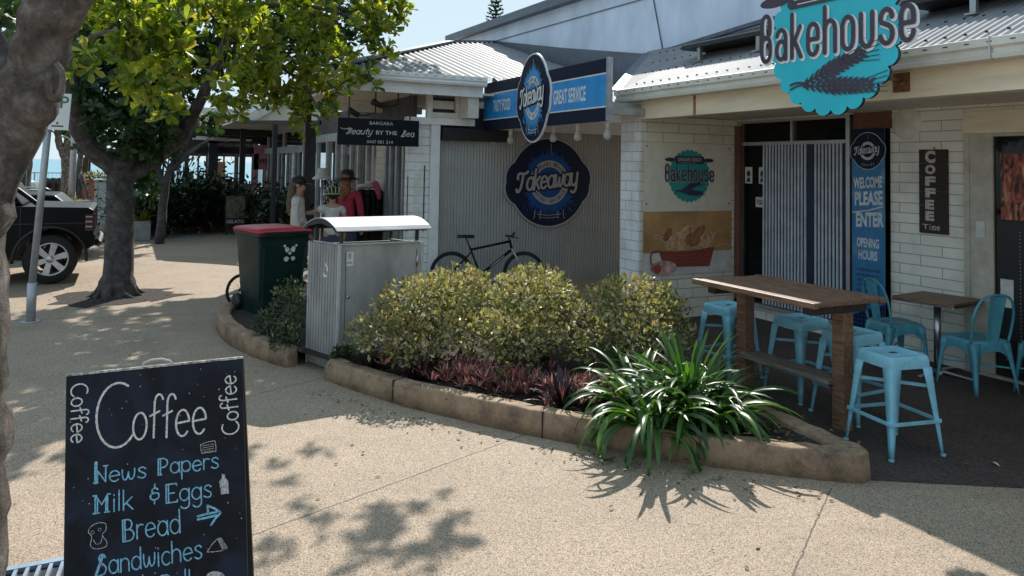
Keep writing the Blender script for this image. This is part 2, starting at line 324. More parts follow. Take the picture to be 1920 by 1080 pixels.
# ------------------------------------------------------------------ writing: a single-stroke hand
def arc(cx, cy, rx, ry, a0, a1, n=16): return [(cx + rx * math.cos(R_(a0 + (a1 - a0) * i / n)), cy + ry * math.sin(R_(a0 + (a1 - a0) * i / n))) for i in range(n + 1)]
def cat_(p, closed=False, k=6):
    out = []; n = len(p)
    for i in range(n if closed else n - 1):
        g = (lambda j: p[j % n]) if closed else (lambda j: p[max(0, min(n - 1, j))])
        p0, p1, p2, p3 = g(i - 1), g(i), g(i + 1), g(i + 2)
        for s in range(k):
            t = s / k; out.append(tuple(.5 * ((2 * p1[a]) + (p2[a] - p0[a]) * t + (2 * p0[a] - 5 * p1[a] + 4 * p2[a] - p3[a]) * t * t + (3 * p1[a] - p0[a] - 3 * p2[a] + p3[a]) * t ** 3) for a in (0, 1)))
    if not closed: out.append(tuple(p[-1]))
    return out
def ell_(cx, cy, rx, ry, n=22): return arc(cx, cy, rx, ry, 90, 450, n)[:-1]
O_, C_ = False, True
GL = {
 'o': (.8, [(ell_(.4, .5, .4, .5), C_)]),
 'a': (.82, [(ell_(.4, .5, .4, .5), C_), ([(.8, 1), (.8, .3), (.84, 0)], O_)]),
 'c': (.7, [(arc(.42, .5, .42, .5, 48, 312), O_)]),
 'd': (.85, [(ell_(.4, .5, .4, .5), C_), ([(.8, 1.65), (.8, 0)], O_)]),
 'e': (.8, [([(.01, .5), (.79, .56)], O_), (arc(.4, .5, .4, .5, 7, 318), O_)]),
 'f': (.55, [(arc(.48, 1.28, .26, .34, 25, 180) + [(.22, .6), (.22, 0)], O_), ([(-.02, .82), (.52, .98)], O_)]),
 'g': (.82, [(ell_(.4, .52, .4, .48), C_), ([(.8, 1), (.8, -.2)] + arc(.42, -.25, .38, .35, 0, -150), O_)]),
 'h': (.8, [([(0, 1.65), (0, 0)], O_), ([(0, .6)] + arc(.38, .58, .38, .42, 170, 0) + [(.76, 0)], O_)]),
 'i': (.15, [([(.05, 1), (.05, 0)], O_), ([(.05, 1.32), (.06, 1.38)], O_)]),
 'k': (.7, [([(0, 1.65), (0, 0)], O_), ([(.62, 1.0), (.03, .42)], O_), ([(.2, .58), (.68, 0)], O_)]),
 'l': (.15, [([(.05, 1.65), (.05, 0)], O_)]),
 'm': (1.15, [([(0, 1), (0, 0)], O_), (arc(.28, .62, .28, .38, 170, 0) + [(.56, 0)], O_), (arc(.84, .62, .28, .38, 170, 0) + [(1.12, 0)], O_)]),
 'n': (.75, [([(0, 1), (0, 0)], O_), (arc(.36, .6, .36, .4, 170, 0) + [(.72, 0)], O_)]),
 'p': (.8, [([(0, 1), (0, -.65)], O_), (ell_(.4, .5, .4, .5), C_)]),
 'r': (.5, [([(0, 1), (0, 0)], O_), (arc(.34, .6, .34, .38, 165, 60), O_)]),
 's': (.65, [(cat_([(.62, .84), (.42, 1), (.14, .93), (.07, .73), (.32, .54), (.6, .33), (.55, .07), (.28, 0), (.0, .14)]), O_)]),
 't': (.5, [([(.22, 1.45), (.22, .25)] + arc(.42, .22, .2, .22, 180, 290), O_), ([(0, 1), (.5, 1)], O_)]),
 'u': (.8, [([(0, 1), (0, .42)] + arc(.38, .42, .38, .42, 180, 360) + [(.76, 1)], O_), ([(.76, .5), (.76, 0)], O_)]),
 'v': (.7, [([(0, 1), (.33, 0)], O_), ([(.33, 0), (.68, 1)], O_)]),
 'w': (1.05, [(cat_([(0, 1), (.02, .4), (.18, .02), (.4, .2), (.5, .75)]), O_), (cat_([(.5, .75), (.55, .25), (.72, .02), (.95, .3), (1.0, 1)]), O_)]),
 'y': (.8, [([(0, 1), (0, .45)] + arc(.38, .45, .38, .45, 180, 360) + [(.76, 1)], O_), ([(.76, .6), (.76, -.2)] + arc(.4, -.25, .36, .35, 0, -140), O_)]),
 'C': (1.15, [(arc(.68, .75, .68, .78, 62, 318, 22), O_)]),
 'N': (1.0, [([(.1, 0), (.1, 1.5)], O_), ([(.0, 1.5), (.9, 0)], O_), ([(.9, 0), (.9, 1.5)], O_), ([(-.05, 0), (.3, 0)], O_), ([(.72, 1.5), (1.06, 1.5)], O_), ([(.25, 0), (.25, 1.1)], O_), ([(.17, .05), (.17, 1.3)], O_)]),
 'P': (.9, [([(.0, 0), (.0, 1.5)], O_), ([(.2, 0), (.2, 1.45)], O_), ([(-.05, 0), (.3, 0)], O_), ([(0, 1.5)] + arc(.4, 1.08, .45, .42, 90, -90) + [(.2, .66)], O_)]),
 'M': (1.2, [([(.1, 0), (.1, 1.4)], O_), ([(.26, 0), (.26, 1.2)], O_), ([(-.05, 0), (.4, 0)], O_), ([(-.05, 1.45), (.2, 1.45)], O_), ([(.12, 1.45), (.58, .65)], O_), ([(.58, .65), (1.0, 1.45)], O_), ([(1.0, 1.45), (1.0, 0)], O_), ([(.88, 1.2), (.88, 0)], O_), ([(.8, 0), (1.15, 0)], O_), ([(1.0, 1.45), (1.2, 1.45)], O_)]),
 'E': (.95, [([(0, 0), (0, 1.5)], O_), ([(.2, .05), (.2, 1.45)], O_), ([(0, 1.5), (.88, 1.5)], O_), ([(.88, 1.5), (.9, 1.35)], O_), ([(.2, .75), (.7, .75)], O_), ([(0, 0), (.95, 0)], O_), ([(.95, 0), (.95, .16)], O_)]),
 'B': (.95, [([(0, 0), (0, 1.5)], O_), ([(.18, 0), (.18, 1.5)], O_), ([(0, 1.5)] + arc(.4, 1.15, .36, .35, 90, -90) + [(.18, .8)], O_), ([(.3, .8)] + arc(.45, .4, .45, .4, 90, -90) + [(0, 0)], O_)]),
 'S': (.95, [(cat_([(.85, 1.25), (.72, 1.5), (.42, 1.5), (.3, 1.25), (.45, .95), (.75, .7), (.9, .42), (.75, .08), (.4, -.02)]), O_), ([(.72, 1.5), (.0, -.1)], O_), ([(.6, 1.5), (-.12, -.1)], O_), ([(-.12, -.1), (.4, -.02)], O_)]),
 'R': (.9, [([(0, 0), (0, 1.5)], O_), ([(.2, 0), (.2, 1.45)], O_), ([(-.05, 0), (.3, 0)], O_), ([(0, 1.5)] + arc(.4, 1.1, .42, .4, 90, -90) + [(.2, .7)], O_), ([(.4, .7), (.9, 0)], O_)]),
 '&': (.85, [(cat_([(.7, 1.0), (.45, 1.15), (.2, 1.0), (.25, .75), (.5, .7)]), O_), (cat_([(.5, .7), (.1, .6), (.08, .25), (.4, .1), (.75, .25), (.78, .6), (.5, .7)]), O_), ([(.42, 1.5), (.42, 1.18)], O_), ([(.42, .08), (.42, -.25)], O_)]),
 'T': (1.1, [(cat_([(-.02, .98), (-.05, 1.25), (.15, 1.42), (.5, 1.38), (.85, 1.36), (1.2, 1.52)]), O_), (cat_([(.62, 1.38), (.58, .8), (.45, .2), (.25, -.05), (.02, -.02), (-.05, .15)]), O_)]),
 'Z': (.95, [(cat_([(.1, 1.2), (.25, 1.5), (.55, 1.4), (.3, .7), (.1, 0), (.02, .2), (.5, .1), (.8, .35), (.75, .7), (.4, .75)]), O_), (cat_([(.4, .75), (.8, .95), (.85, 1.3), (.5, 1.5), (-.3, 1.3)]), O_)]),
 ' ': (.55, []),
}
DIN = dict(GL)     # plain round sign-writer letters
DIN['B'] = (.8, [([(0, 0), (0, 1.5)], O_), ([(0, 1.5), (.35, 1.5)] + arc(.4, 1.12, .36, .38, 80, -90) + [(.0, .76)], O_), ([(.4, .76)] + arc(.4, .38, .4, .38, 85, -90) + [(0, 0)], O_)])
DIN['B'] = (.8, [(ell_(.4, 1.14, .36, .40), C_), (ell_(.4, .38, .4, .42), C_), ([(.03, .35), (.03, 1.2)], O_), ([(.77, .35), (.75, 1.2)], O_)])
def _oval(x0, x1, y0, y1, n=8):
    r = (x1 - x0) / 2; c = (x0 + x1) / 2
    return arc(c, y1 - r, r, r, 180, 0, n) + arc(c, y0 + r, r, r, 360, 180, n)
DIN['B'] = (.62, [(_oval(0, .6, 0, .84), C_), (_oval(.02, .57, .80, 1.58), C_), ([(.0, .3), (.0, 1.3)], O_)])
DIN['o'] = (.6, [(_oval(0, .6, 0, 1), C_)])
DIN['a'] = (.6, [(_oval(0, .6, 0, .62), C_), (arc(.3, .7, .3, .3, 160, 0, 8) + [(.6, 0)], O_)])
DIN['e'] = (.6, [([(0, .5), (.6, .5)], O_), ([(.6, .5), (.6, .7)] + arc(.3, .7, .3, .3, 0, 180, 8) + arc(.3, .3, .3, .3, 180, 350, 8), O_)])
DIN['h'] = (.6, [([(0, 1.45), (0, 0)], O_), (arc(.3, .7, .3, .3, 180, 0, 8) + [(.6, 0)], O_)])
DIN['k'] = (.6, [([(0, 1.45), (0, 0)], O_), ([(.52, 1.0), (.06, .42)], O_), ([(.16, .56), (.58, 0)], O_)])
DIN['u'] = (.6, [([(0, 1), (0, .3)] + arc(.3, .3, .3, .3, 180, 360, 8) + [(.6, 1)], O_)])
DIN['s'] = (.6, [([(.58, .76)] + arc(.3, .73, .29, .27, 20, 200, 8) + arc(.3, .27, .3, .27, 70, -170, 10), O_)])

def ribbon(mb, pts, wd, fr, d, closed=False, mi=0, capn=4):
    P = [Vector((x, y)) for x, y in pts]; n = len(P); L_, R2 = [], []
    for i in range(n):
        a = P[(i + 1) % n] if closed or i < n - 1 else P[i]; b = P[i - 1] if closed or i > 0 else P[i]
        t = a - b
        if t.length < 1e-9: t = Vector((1, 0))
        t.normalize(); nn = Vector((-t.y, t.x)) * wd / 2; L_.append(P[i] + nn); R2.append(P[i] - nn)
    vs = []; fs = []
    for i in range(n): vs += [fr(L_[i].x, L_[i].y, d), fr(R2[i].x, R2[i].y, d)]
    for i in range(n if closed else n - 1):
        j = (i + 1) % n; fs.append((2 * i, 2 * i + 1, 2 * j + 1, 2 * j))
    if not closed:
        for e, s in ((0, 1), (n - 1, -1)):
            q = P[1] - P[0] if e == 0 else P[-1] - P[-2]
            a0 = math.atan2(q.y, q.x) + (math.pi / 2 if e == 0 else -math.pi / 2); o = len(vs)
            for k in range(capn + 1):
                a = a0 + math.pi * k / capn; vs.append(fr(P[e].x + math.cos(a) * wd / 2, P[e].y + math.sin(a) * wd / 2, d))
            fs.append(tuple(range(o, o + capn + 1)))
    mb.add(vs, fs, mi)
def write(mb, text, x, y, h, wd, fr, d=.002, sx=1.0, gap=.28, slant=0, font=GL, rise=0, mi=0, width=None, rnd=None, vary=0):
    """h = height of a small letter; the line starts at (x, y) and climbs by rise per metre."""
    tot = sum(font[c][0] + gap for c in text) - gap
    if width: sx = width / (tot * h)
    cx = 0; k = 0
    for c in text:
        wc, st = font[c]; j = (rnd.uniform(-1, 1) * vary if rnd else 0)
        for pts, cl in st:
            q = []
            for (px, py) in pts:
                X = (cx + px + slant * py) * h * sx; q.append((x + X, y + (py + j) * h + rise * X))
            if len(q) == 2 and not cl: q = [q[0], ((q[0][0] + q[1][0]) / 2, (q[0][1] + q[1][1]) / 2), q[1]]
            ribbon(mb, q, wd, fr, d + .00012 * (k % 17), cl, mi); k += 1
        cx += wc + gap
    return cx * h * sx
_tc = {}
def print_text(mb, text, x0, x1, y0, y1, fr, d=.002, bold=.0, mi=0, shear=0):
    """block capitals from Blender's own font, fitted to the box x0..x1, y0..y1 of the frame"""
    key = (text, bold)
    if key not in _tc:
        c = bpy.data.curves.new('t', 'FONT'); c.body = text; c.size = 1; c.offset = bold; c.resolution_u = 3
        o = bpy.data.objects.new('t', c); me = bpy.data.meshes.new_from_object(o)
        _tc[key] = ([tuple(v.co) for v in me.vertices], [tuple(p.vertices) for p in me.polygons])
        bpy.data.objects.remove(o); bpy.data.curves.remove(c); bpy.data.meshes.remove(me)
    vs, fs = _tc[key]; xa, xb = min(v[0] for v in vs), max(v[0] for v in vs); ya, yb = min(v[1] for v in vs), max(v[1] for v in vs)
    out = []
    for v in vs:
        X = x0 + (v[0] - xa) / (xb - xa) * (x1 - x0); Y = y0 + (v[1] - ya) / max(1e-6, yb - ya) * (y1 - y0)
        out.append(fr(X + shear * (Y - y0), Y, d))
    mb.add(out, fs, mi)
def ring_text(mb, text, r, h, a_mid, span, fr, d, top=True, bold=.02, mi=0):
    n = len(text)
    for i, ch in enumerate(text):
        if ch == ' ': continue
        t = (i + .5) / n - .5; a = R_(a_mid + (-t if top else t) * span); cx, cy = r * math.cos(a), r * math.sin(a)
        ta = a - math.pi / 2 if top else a + math.pi / 2
        wch = R_(span) / n * r * .8 * (.35 if ch in 'I-' else 1)
        f2 = lambda x, y, dd, cx=cx, cy=cy, ta=ta: fr(cx + x * math.cos(ta) - y * math.sin(ta), cy + x * math.sin(ta) + y * math.cos(ta), dd)
        print_text(mb, ch, -wch / 2, wch / 2, (-h / 2 if ch != '-' else -h / 12), (h / 2 if ch != '-' else h / 12), f2, d, bold, mi)
def sub(fr, x, y, s=1.0, rot=0):
    c, n = math.cos(rot), math.sin(rot)
    return lambda a, b, d=0: fr(x + s * (a * c - b * n), y + s * (a * n + b * c), d)

# corrugated sheet: a planar convex polygon filled with waves; rib = direction the ribs run
def corrugate(mb, poly, rib, pitch=.09, amp=.012, seg=6, mi=0, square=False):
    P = [Vector(p) for p in poly]; N = (P[1] - P[0]).cross(P[2] - P[0]).normalized(); r = Vector(rib); r = (r - N * r.dot(N)).normalized(); u = r.cross(N).normalized()
    O = P[0]; Q = [((p - O).dot(u), (p - O).dot(r)) for p in P]; ua, ub = min(q[0] for q in Q), max(q[0] for q in Q)
    n = max(2, int((ub - ua) / pitch * seg)); prev = None; vs = []; fs = []
    for i in range(n + 1):
        x = min(max(ua + (ub - ua) * i / n, ua + 1e-5), ub - 1e-5); ys = []
        for a, b in zip(Q, Q[1:] + Q[:1]):
            if (a[0] - x) * (b[0] - x) <= 0 and abs(a[0] - b[0]) > 1e-9: ys.append(a[1] + (b[1] - a[1]) * (x - a[0]) / (b[0] - a[0]))
        if len(ys) < 2: prev = None; continue
        ph = 2 * math.pi * x / pitch; hgt = amp * (math.sin(ph) if not square else max(-1, min(1, 2.2 * math.sin(ph))))
        k = len(vs); vs += [O + u * x + r * min(ys) + N * hgt, O + u * x + r * max(ys) + N * hgt]
        if prev is not None: fs.append((prev, prev + 1, k + 1, k))
        prev = k
    mb.add(vs, fs, mi, True)
# ------------------------------------------------------------------ the ground, road and sea
JOINTS = [((.0, 3.62), (2.5, 4.59), .006, .9), ((3.57, 3.11), (2.55, 2.45), .006, .8), ((.3, 5.85), (1.57, 6.44), .006, .8), ((-3, 10.3), (2.0, 9.4), .012, .7), ((2.1, 2.6), (2.7, 2.2), .006, .4), ((-2, 16), (3, 15.2), .02, .5)]
g = MB()
g.add([(-90, -30, 0), (90, -30, 0), (90, 47, 0), (-90, 47, 0)], [(0, 1, 2, 3)])
setting('pavement', g, paving('aggregate_paving', (.405, .312, .230), (.07, .054, .043), JOINTS))
PATIO = [(3.78, 3.14), (4.62, 2.62), (6.0, 1.7), (6.8, 1.2), (6.8, 7.34), (4.95, 7.34), (4.5, 6.3), (4.2, 5.0), (3.98, 4.0)]
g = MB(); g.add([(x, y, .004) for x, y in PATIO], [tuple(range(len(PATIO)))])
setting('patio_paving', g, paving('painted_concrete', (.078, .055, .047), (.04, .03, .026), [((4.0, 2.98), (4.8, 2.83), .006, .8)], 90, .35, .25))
g = MB(); g.add([(-90, 18.6, .004), (1.6, 18.6, .004), (1.6, 19.2, .004), (-.2, 26.5, .004), (-90, 26.5, .004)], [(0, 1, 2, 3, 4)])
setting('road', g, paving('road_surface', (.30, .30, .29), (.15, .15, .15), (), 60, .2, .3))
g = MB(); g.add([(-14000, 46.9, -3.5), (14000, 46.9, -3.5), (14000, 16000, -3.5), (-14000, 16000, -3.5)], [(0, 1, 2, 3)])
sm, sn, sb, SL = newmat('sea_water'); sb.inputs['Base Color'].default_value = rgb((.10, .28, .36)); sb.inputs['Roughness'].default_value = .28
tn = sn.nodes.new('ShaderNodeTexNoise'); tn.inputs['Scale'].default_value = .35; tn.inputs['Detail'].default_value = 8; tg = sn.nodes.new('ShaderNodeTexCoord'); SL(tg.outputs['Object'], tn.inputs['Vector'])
tb = sn.nodes.new('ShaderNodeBump'); tb.inputs['Strength'].default_value = .8; tb.inputs['Distance'].default_value = 1.0; SL(tn.outputs[0], tb.inputs['Height']); SL(tb.outputs[0], sb.inputs['Normal'])
setting('sea', g, sm)
g = MB(); g.add([(-90, 47, 0), (90, 47, 0), (90, 47, -3.6), (-90, 47, -3.6)], [(0, 1, 2, 3)])
setting('sea_wall', g, M['concrete'])

def blot(cx, cy, r, n, seed, z):
    rn = random.Random(seed); return [(cx + math.cos(2 * math.pi * i / n) * r * rn.uniform(.7, 1.25), cy + math.sin(2 * math.pi * i / n) * r * rn.uniform(.7, 1.25), z) for i in range(n)]
g = MB(); q = blot(.0, 11.2, .72, 28, 4, .004); g.add(q, [tuple(range(28))]); setting('tree_pit_soil', g, M['soil'])
# ------------------------------------------------------------------ foliage helpers
BIG = (np.array([(0, 0, 0), (.5, 0, .02), (1, 0, -.08), (.42, .15, .05), (.8, .22, .03), (.42, -.15, .05), (.8, -.22, .03)]), [(0, 1, 3), (1, 2, 4, 3), (0, 5, 1), (1, 5, 6, 2)])
SML = (np.array([(0, 0, 0), (.55, .26, .07), (1, 0, 0), (.55, -.26, .07)]), [(0, 3, 2, 1)])
def leaves(mb, pos, ax, nrm, size, tpl, mi=0):
    pos, ax, nrm = np.asarray(pos, float), np.asarray(ax, float), np.asarray(nrm, float); size = np.asarray(size, float).reshape(-1, 1, 1)
    if len(pos) == 0: return
    ax /= np.linalg.norm(ax, axis=1, keepdims=True) + 1e-9
    y = np.cross(nrm, ax); y /= np.linalg.norm(y, axis=1, keepdims=True) + 1e-9; z = np.cross(ax, y)
    tv, tf = tpl; V = pos[:, None, :] + size * (tv[None, :, 0:1] * ax[:, None, :] + tv[None, :, 1:2] * y[:, None, :] + tv[None, :, 2:3] * z[:, None, :])
    k = len(tv); o = len(mb.v); mb.v += [tuple(q) for q in V.reshape(-1, 3).tolist()]
    for i in range(len(pos)):
        b = o + i * k
        for f in tf: mb.f.append(tuple(b + j for j in f))
    n = len(pos) * len(tf); mb.m += [mi] * n; mb.sm += [False] * n
def unit(a): return a / (np.linalg.norm(a, axis=-1, keepdims=True) + 1e-9)
def in_ball(rng, n, shell=.45):
    d = unit(rng.normal(size=(n, 3))); r = shell + (1 - shell) * rng.random((n, 1)) ** .6; return d * r, d
def rosettes(mb, rng, C, D, L, k=7, spread=(.5, 1.25), mi=0):
    """tufts of k big leaves at points C round directions D"""
    n = len(C); D = unit(D); ref = unit(np.cross(D, rng.normal(size=(n, 3)))); b = np.cross(D, ref)
    for j in range(k):
        a = 2 * math.pi * (j / k) + rng.random(n) * .7; t = spread[0] + (spread[1] - spread[0]) * rng.random(n)
        rad = ref * np.cos(a)[:, None] + b * np.sin(a)[:, None]
        ax = D * np.cos(t)[:, None] + rad * np.sin(t)[:, None]; nr = D * np.sin(t)[:, None] - rad * np.cos(t)[:, None] + .15 * rng.normal(size=(n, 3))
        leaves(mb, C, ax, nr, L * (.75 + .5 * rng.random(n)), BIG, mi)
def limb(mb, pts, r0, r1, rnd, n=9, wob=.03, knots=5):
    P = cat_3(pts, knots); k = len(P); out = []; rs = []
    for i, p in enumerate(P):
        t = i / (k - 1); r = r0 + (r1 - r0) * t
        out.append(Vector(p) + Vector((rnd.uniform(-1, 1), rnd.uniform(-1, 1), rnd.uniform(-1, 1))) * wob * (0 if i in (0, k - 1) else 1) * min(1, r * 8)); rs.append(r * (1 + rnd.uniform(-.08, .08)))
    mb.tube(out, rs, n); return out
def cat_3(p, k=6):
    p = [Vector(q) for q in p]; out = []; n = len(p)
    for i in range(n - 1):
        p0, p1, p2, p3 = p[max(0, i - 1)], p[i], p[i + 1], p[min(n - 1, i + 2)]
        for s in range(k):
            t = s / k; out.append(.5 * ((2 * p1) + (p2 - p0) * t + (2 * p0 - 5 * p1 + 4 * p2 - p3) * t * t + (3 * p1 - p0 - 3 * p2 + p3) * t ** 3))
    out.append(p[-1]); return out
# ------------------------------------------------------------------ the bakery building on the right
XF = 5.30; XW = 6.80; GZ = 2.67
bk = thing('bakery_building', 'white painted brick bakery with a long verandah gutter and a pale metal roof', 'building', (6.8, 4, 0))
mb_brick_y = brickmat('painted_brick_facade', (.82, .79, .71), 1, .44, .098, (.36, .33, .28), .0045)
mb_brick_x = brickmat('painted_brick_return', (.82, .75, .60), 0, .46, .115, (.36, .31, .24), .005)
mb_brick_c = brickmat('painted_brick_pier', (.84, .85, .85), 1, .24, .115, (.42, .42, .42), .005)
m = MB(); m.box(XW, 7.0, 4.44, 5.20, 0, 2.6); m.box(XW, 7.0, 5.20, 7.5, 0, .15); m.box(XW, 7.0, -3, 2.9, 0, 2.6); m.box(XW, 7.0, 2.9, 4.44, 2.32, 2.6); m.box(XW, 7.0, 5.20, 7.5, 2.36, 2.6)
pieces('wall', m, mb_brick_y, bk)
m = MB(); m.box(XW - .012, XW - .001, 5.18, 5.63, 2.2, 2.375); m.box(6.74, 6.797, 7.25, 7.335, .15, 2.3); pieces('brick_trim', m, M['brickred'], bk)
m = MB(); m.box(XF + .035, XW, 7.345, 7.70, 0, 2.375); build('side_wall', m, mb_brick_x, bk)
m = MB(); m.box(XF + .005, XF + .034, 7.335, 7.705, 0, 2.33); build('wall_end', m, mb_brick_c, bk)
m = MB(); m.box(XF + .04, XW + .1, -3, 7.72, 2.38, 2.41); pieces('soffit', m, M['soffit'], bk)
m = MB(); m.box(XF, XF + .035, -3, 6.36, 2.325, 2.56); m.box(XF + .001, XF + .035, 6.37, 7.76, 2.325, 2.56); m.box(XF + .035, XF + .16, -3, 7.72, 2.325, 2.38)
fa = build('fascia', m, M['cream'], bk)
m = MB()   # rust and dirt stains at the joints of the fascia boards
m.box(XF - .003, XF, 6.345, 6.385, 2.33, 2.55); m.box(XF - .002, XF, 2.93, 2.945, 2.40, 2.55)
build('rust_stain', m, pm('rust', (.36, .18, .06), .9, var=.3, scale=20), fa)
# gutter: a folded section with a row of overflow slots
prof = [(5.285, 2.53), (5.155, 2.53), (5.145, 2.56), (5.165, 2.575), (5.165, 2.60), (5.135, 2.615), (5.135, 2.67), (5.15, 2.675), (5.155, 2.66), (5.285, 2.55)]
m = MB(); fr = lambda x, z, d: Vector((x, d, z)); m.prism(prof, fr, -3, 7.62)
gt = build('gutter', m, M['gutter'], bk)
m = MB()
for i in range(60):
    y = 7.5 - i * .155
    m.box(5.133, 5.136, y, y + .035, 2.64, 2.648)
build('overflow_slots', m, M['dark'], gt)
m = MB(); m.box(5.13, 5.175, 3.17, 3.182, 2.525, 2.678); build('gutter_joint', m, M['steel'], gt)
s25 = math.tan(R_(25))
zr = lambda x: 2.66 + (x - 5.15) * s25
m = MB(); corrugate(m, [(5.14, -3, zr(5.14)), (7.05, -3, zr(7.05)), (7.05, 9.6, zr(7.05)), (6.85, 9.3, zr(6.85)), (5.14, 7.6, zr(5.14))], (1, 0, s25), .076, .008)
build('roof', m, M['roof'], bk)
m = MB()
for k, xx in enumerate((5.3, 5.75, 6.2, 6.7)):      # roofing screws
    for i in range(80):
        y = 7.4 + (xx - 5.3) - i * .152
        m.box(xx, xx + .02, y, y + .014, zr(xx) + .008, zr(xx) + .022)
props(build('roofing_screws', m, M['dark'], bk), kind='stuff')
# tall blue-grey sheet wall above the roof
XG = 7.0
m = MB(); top = [(17.9, 4.80), (11.25, 4.72), (-3, 4.60)]
P = [(17.2, 4.75), (11.25, 4.66), (-3, 4.5), (-3, 3.4), (7.2, 3.55), (9.2, 3.44), (12.0, 3.9), (15.3, 4.50)]
m.add([(XG, y, z) for y, z in P] + [(XG + .1, y, z) for y, z in P], [tuple(range(8)), tuple(range(15, 7, -1))])
build('sheet_wall', m, M['panelblue'], bk)
m = MB()
m.bar((XG - .012, 17.0, 4.47), (XG - .012, -3, 4.14), .018, .012); m.bar((XG - .012, 9.36, 4.34), (XG - .012, 9.1, 3.46), .016, .012, (0, 1, 0)); m.bar((XG - .012, 5.2, 4.24), (XG - .012, 5.05, 3.5), .016, .012, (0, 1, 0))
pieces('sheet_joint', m, M['rooftrim'], bk)
m = MB(); m.bar((XG - .04, 17.45, 4.82), (XG - .04, -3, 4.58), .24, .16); m.bar((XG - .03, 7.1, 3.60), (XG - .03, -3, 3.50), .06, .05); m.bar((XG - .03, 7.1, 3.60), (XG - .03, 9.25, 3.46), .06, .05)
m.bar((6.85, 9.3, zr(6.85) + .01), (5.15, 7.6, zr(5.15) + .012), .12, .02)
pieces('roof_capping', m, M['rooftrim'], bk)
# window with strip curtains
wn = MB(); x0, x1 = XW - .03, XW + .05
for y in (7.26, 5.66): wn.box(x0, x1, y, y + .05, .19, 2.36)
wn.box(x0 + .004, x1, 5.66, 7.31, 2.33, 2.355); wn.box(x0 + .004, x1, 5.71, 7.26, 2.06, 2.10); wn.box(x0 - .03, x1, 5.60, 7.32, .15, .19); wn.box(x0 + .006, x1, 6.44, 6.475, 2.10, 2.33); wn.box(x0 + .006, x1, 6.02, 6.05, .19, 2.06); wn.box(x0 + .006, x1, 6.84, 6.87, .19, 2.06)
wi = build('window', wn, M['alum'], bk)
m = MB(); m.add([(XW + .02, 5.7, .19), (XW + .02, 7.27, .19), (XW + .02, 7.27, 2.34), (XW + .02, 5.7, 2.34)], [(3, 2, 1, 0)]); build('pane', m, glass('window_glass', (.55, .58, .6), .35), wi)
m = MB()
for i in range(24):
    y = 6.86 - i * .048
    if 6.12 < y < 6.2: continue
    m.box(XW - .05, XW - .038, y - .0115, y + .0115, .2, 2.07)
build('strip_curtain', m, pm('curtain_strips', (.52, .55, .60), .4), wi)
m = MB(); m.box(XW - .034, XW - .03, 5.72, 6.87, .2, 2.06); build('curtain_backing', m, pm('blue_film', (.016, .030, .085), .35, var=.35, scale=2, col2=(.012, .014, .022)), wi)
m = MB(); m.box(XW - .06, XW - .03, 5.70, 6.9, 2.06, 2.09); build('curtain_rail', m, M['alum'], wi)
# interior behind the glass
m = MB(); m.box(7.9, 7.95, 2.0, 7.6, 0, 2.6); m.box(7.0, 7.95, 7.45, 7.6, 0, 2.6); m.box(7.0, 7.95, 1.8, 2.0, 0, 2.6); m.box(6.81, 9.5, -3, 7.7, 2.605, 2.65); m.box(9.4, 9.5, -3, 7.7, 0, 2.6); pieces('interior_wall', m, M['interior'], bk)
# shop door with decorated glass
dr = MB()
for y in (4.385, 2.92): dr.box(XW - .025, XW + .06, y, y + .05, .03, 2.12)
dr.box(XW - .02, XW + .06, 2.97, 4.385, 2.09, 2.12); dr.box(XW - .03, XW + .06, 2.9, 4.44, 0, .028); dr.box(XW - .012, XW + .05, 4.18, 4.385, .03, 2.09)
do = build('door', dr, pm('door_frame_paint', (.50, .46, .38), .5), bk)
m = MB(); m.box(XW - .022, XW + .06, 2.9, 4.44, 2.122, 2.318); build('transom_panel', m, M['cream'], do)
m = MB(); m.add([(XW + .01, 2.97, .03), (XW + .01, 4.18, .03), (XW + .01, 4.18, 2.09), (XW + .01, 2.97, 2.09)], [(3, 2, 1, 0)]); build('pane', m, glass('door_glass', (.35, .36, .38), .5), do)
fx = frame((XW + .004, 4.18, 0), (0, -1, 0), (0, 0, 1)); rnd = random.Random(5)
m = MB(); m.flat([(0.02, .03), (1.2, .03), (1.2, 1.36), (.02, 1.36)], fx, 0); build('dark_film', m, M['black'], do)
m = MB()
for i in range(0):
    cx, cy = rnd.uniform(.02, 1.1), rnd.uniform(1.4, 1.92); a = rnd.uniform(.8, 2.2)
    q = [(cx + math.cos(t) * rnd.uniform(.03, .07) * (1 + 1.6 * abs(math.cos(t - a))), cy + math.sin(t) * rnd.uniform(.03, .07) * (1 + 1.6 * abs(math.sin(t)))) for t in [k * .7 for k in range(9)]]
    m.flat(q, fx, .001 + i * .0004, i % 3)
m = MB(); m.flat([(.06, 1.37), (1.2, 1.37), (1.2, 1.94), (.06, 1.94)], fx, .001)
fm, fn, fb_, FL = newmat('food_print'); ftc = fn.nodes.new('ShaderNodeTexCoord'); fmp = fn.nodes.new('ShaderNodeMapping'); fmp.inputs['Rotation'].default_value = (.9, 0, 0); fmp.inputs['Scale'].default_value = (1, 2.2, .8); FL(ftc.outputs['Object'], fmp.inputs[0]); fno = fn.nodes.new('ShaderNodeTexNoise'); fno.inputs['Scale'].default_value = 5; fno.inputs['Detail'].default_value = 5; fno.inputs['Distortion'].default_value = 2.4; FL(fmp.outputs[0], fno.inputs['Vector']); fcr = fn.nodes.new('ShaderNodeValToRGB'); e = fcr.color_ramp.elements; e[0].position = .40; e[0].color = rgb((.012, .012, .014)); e[1].position = .70; e[1].color = rgb((.55, .36, .22))
for p_, c_ in ((.46, (.16, .04, .025)), (.53, (.40, .07, .045)), (.6, (.38, .18, .09))): x_ = e.new(p_); x_.color = rgb(c_)
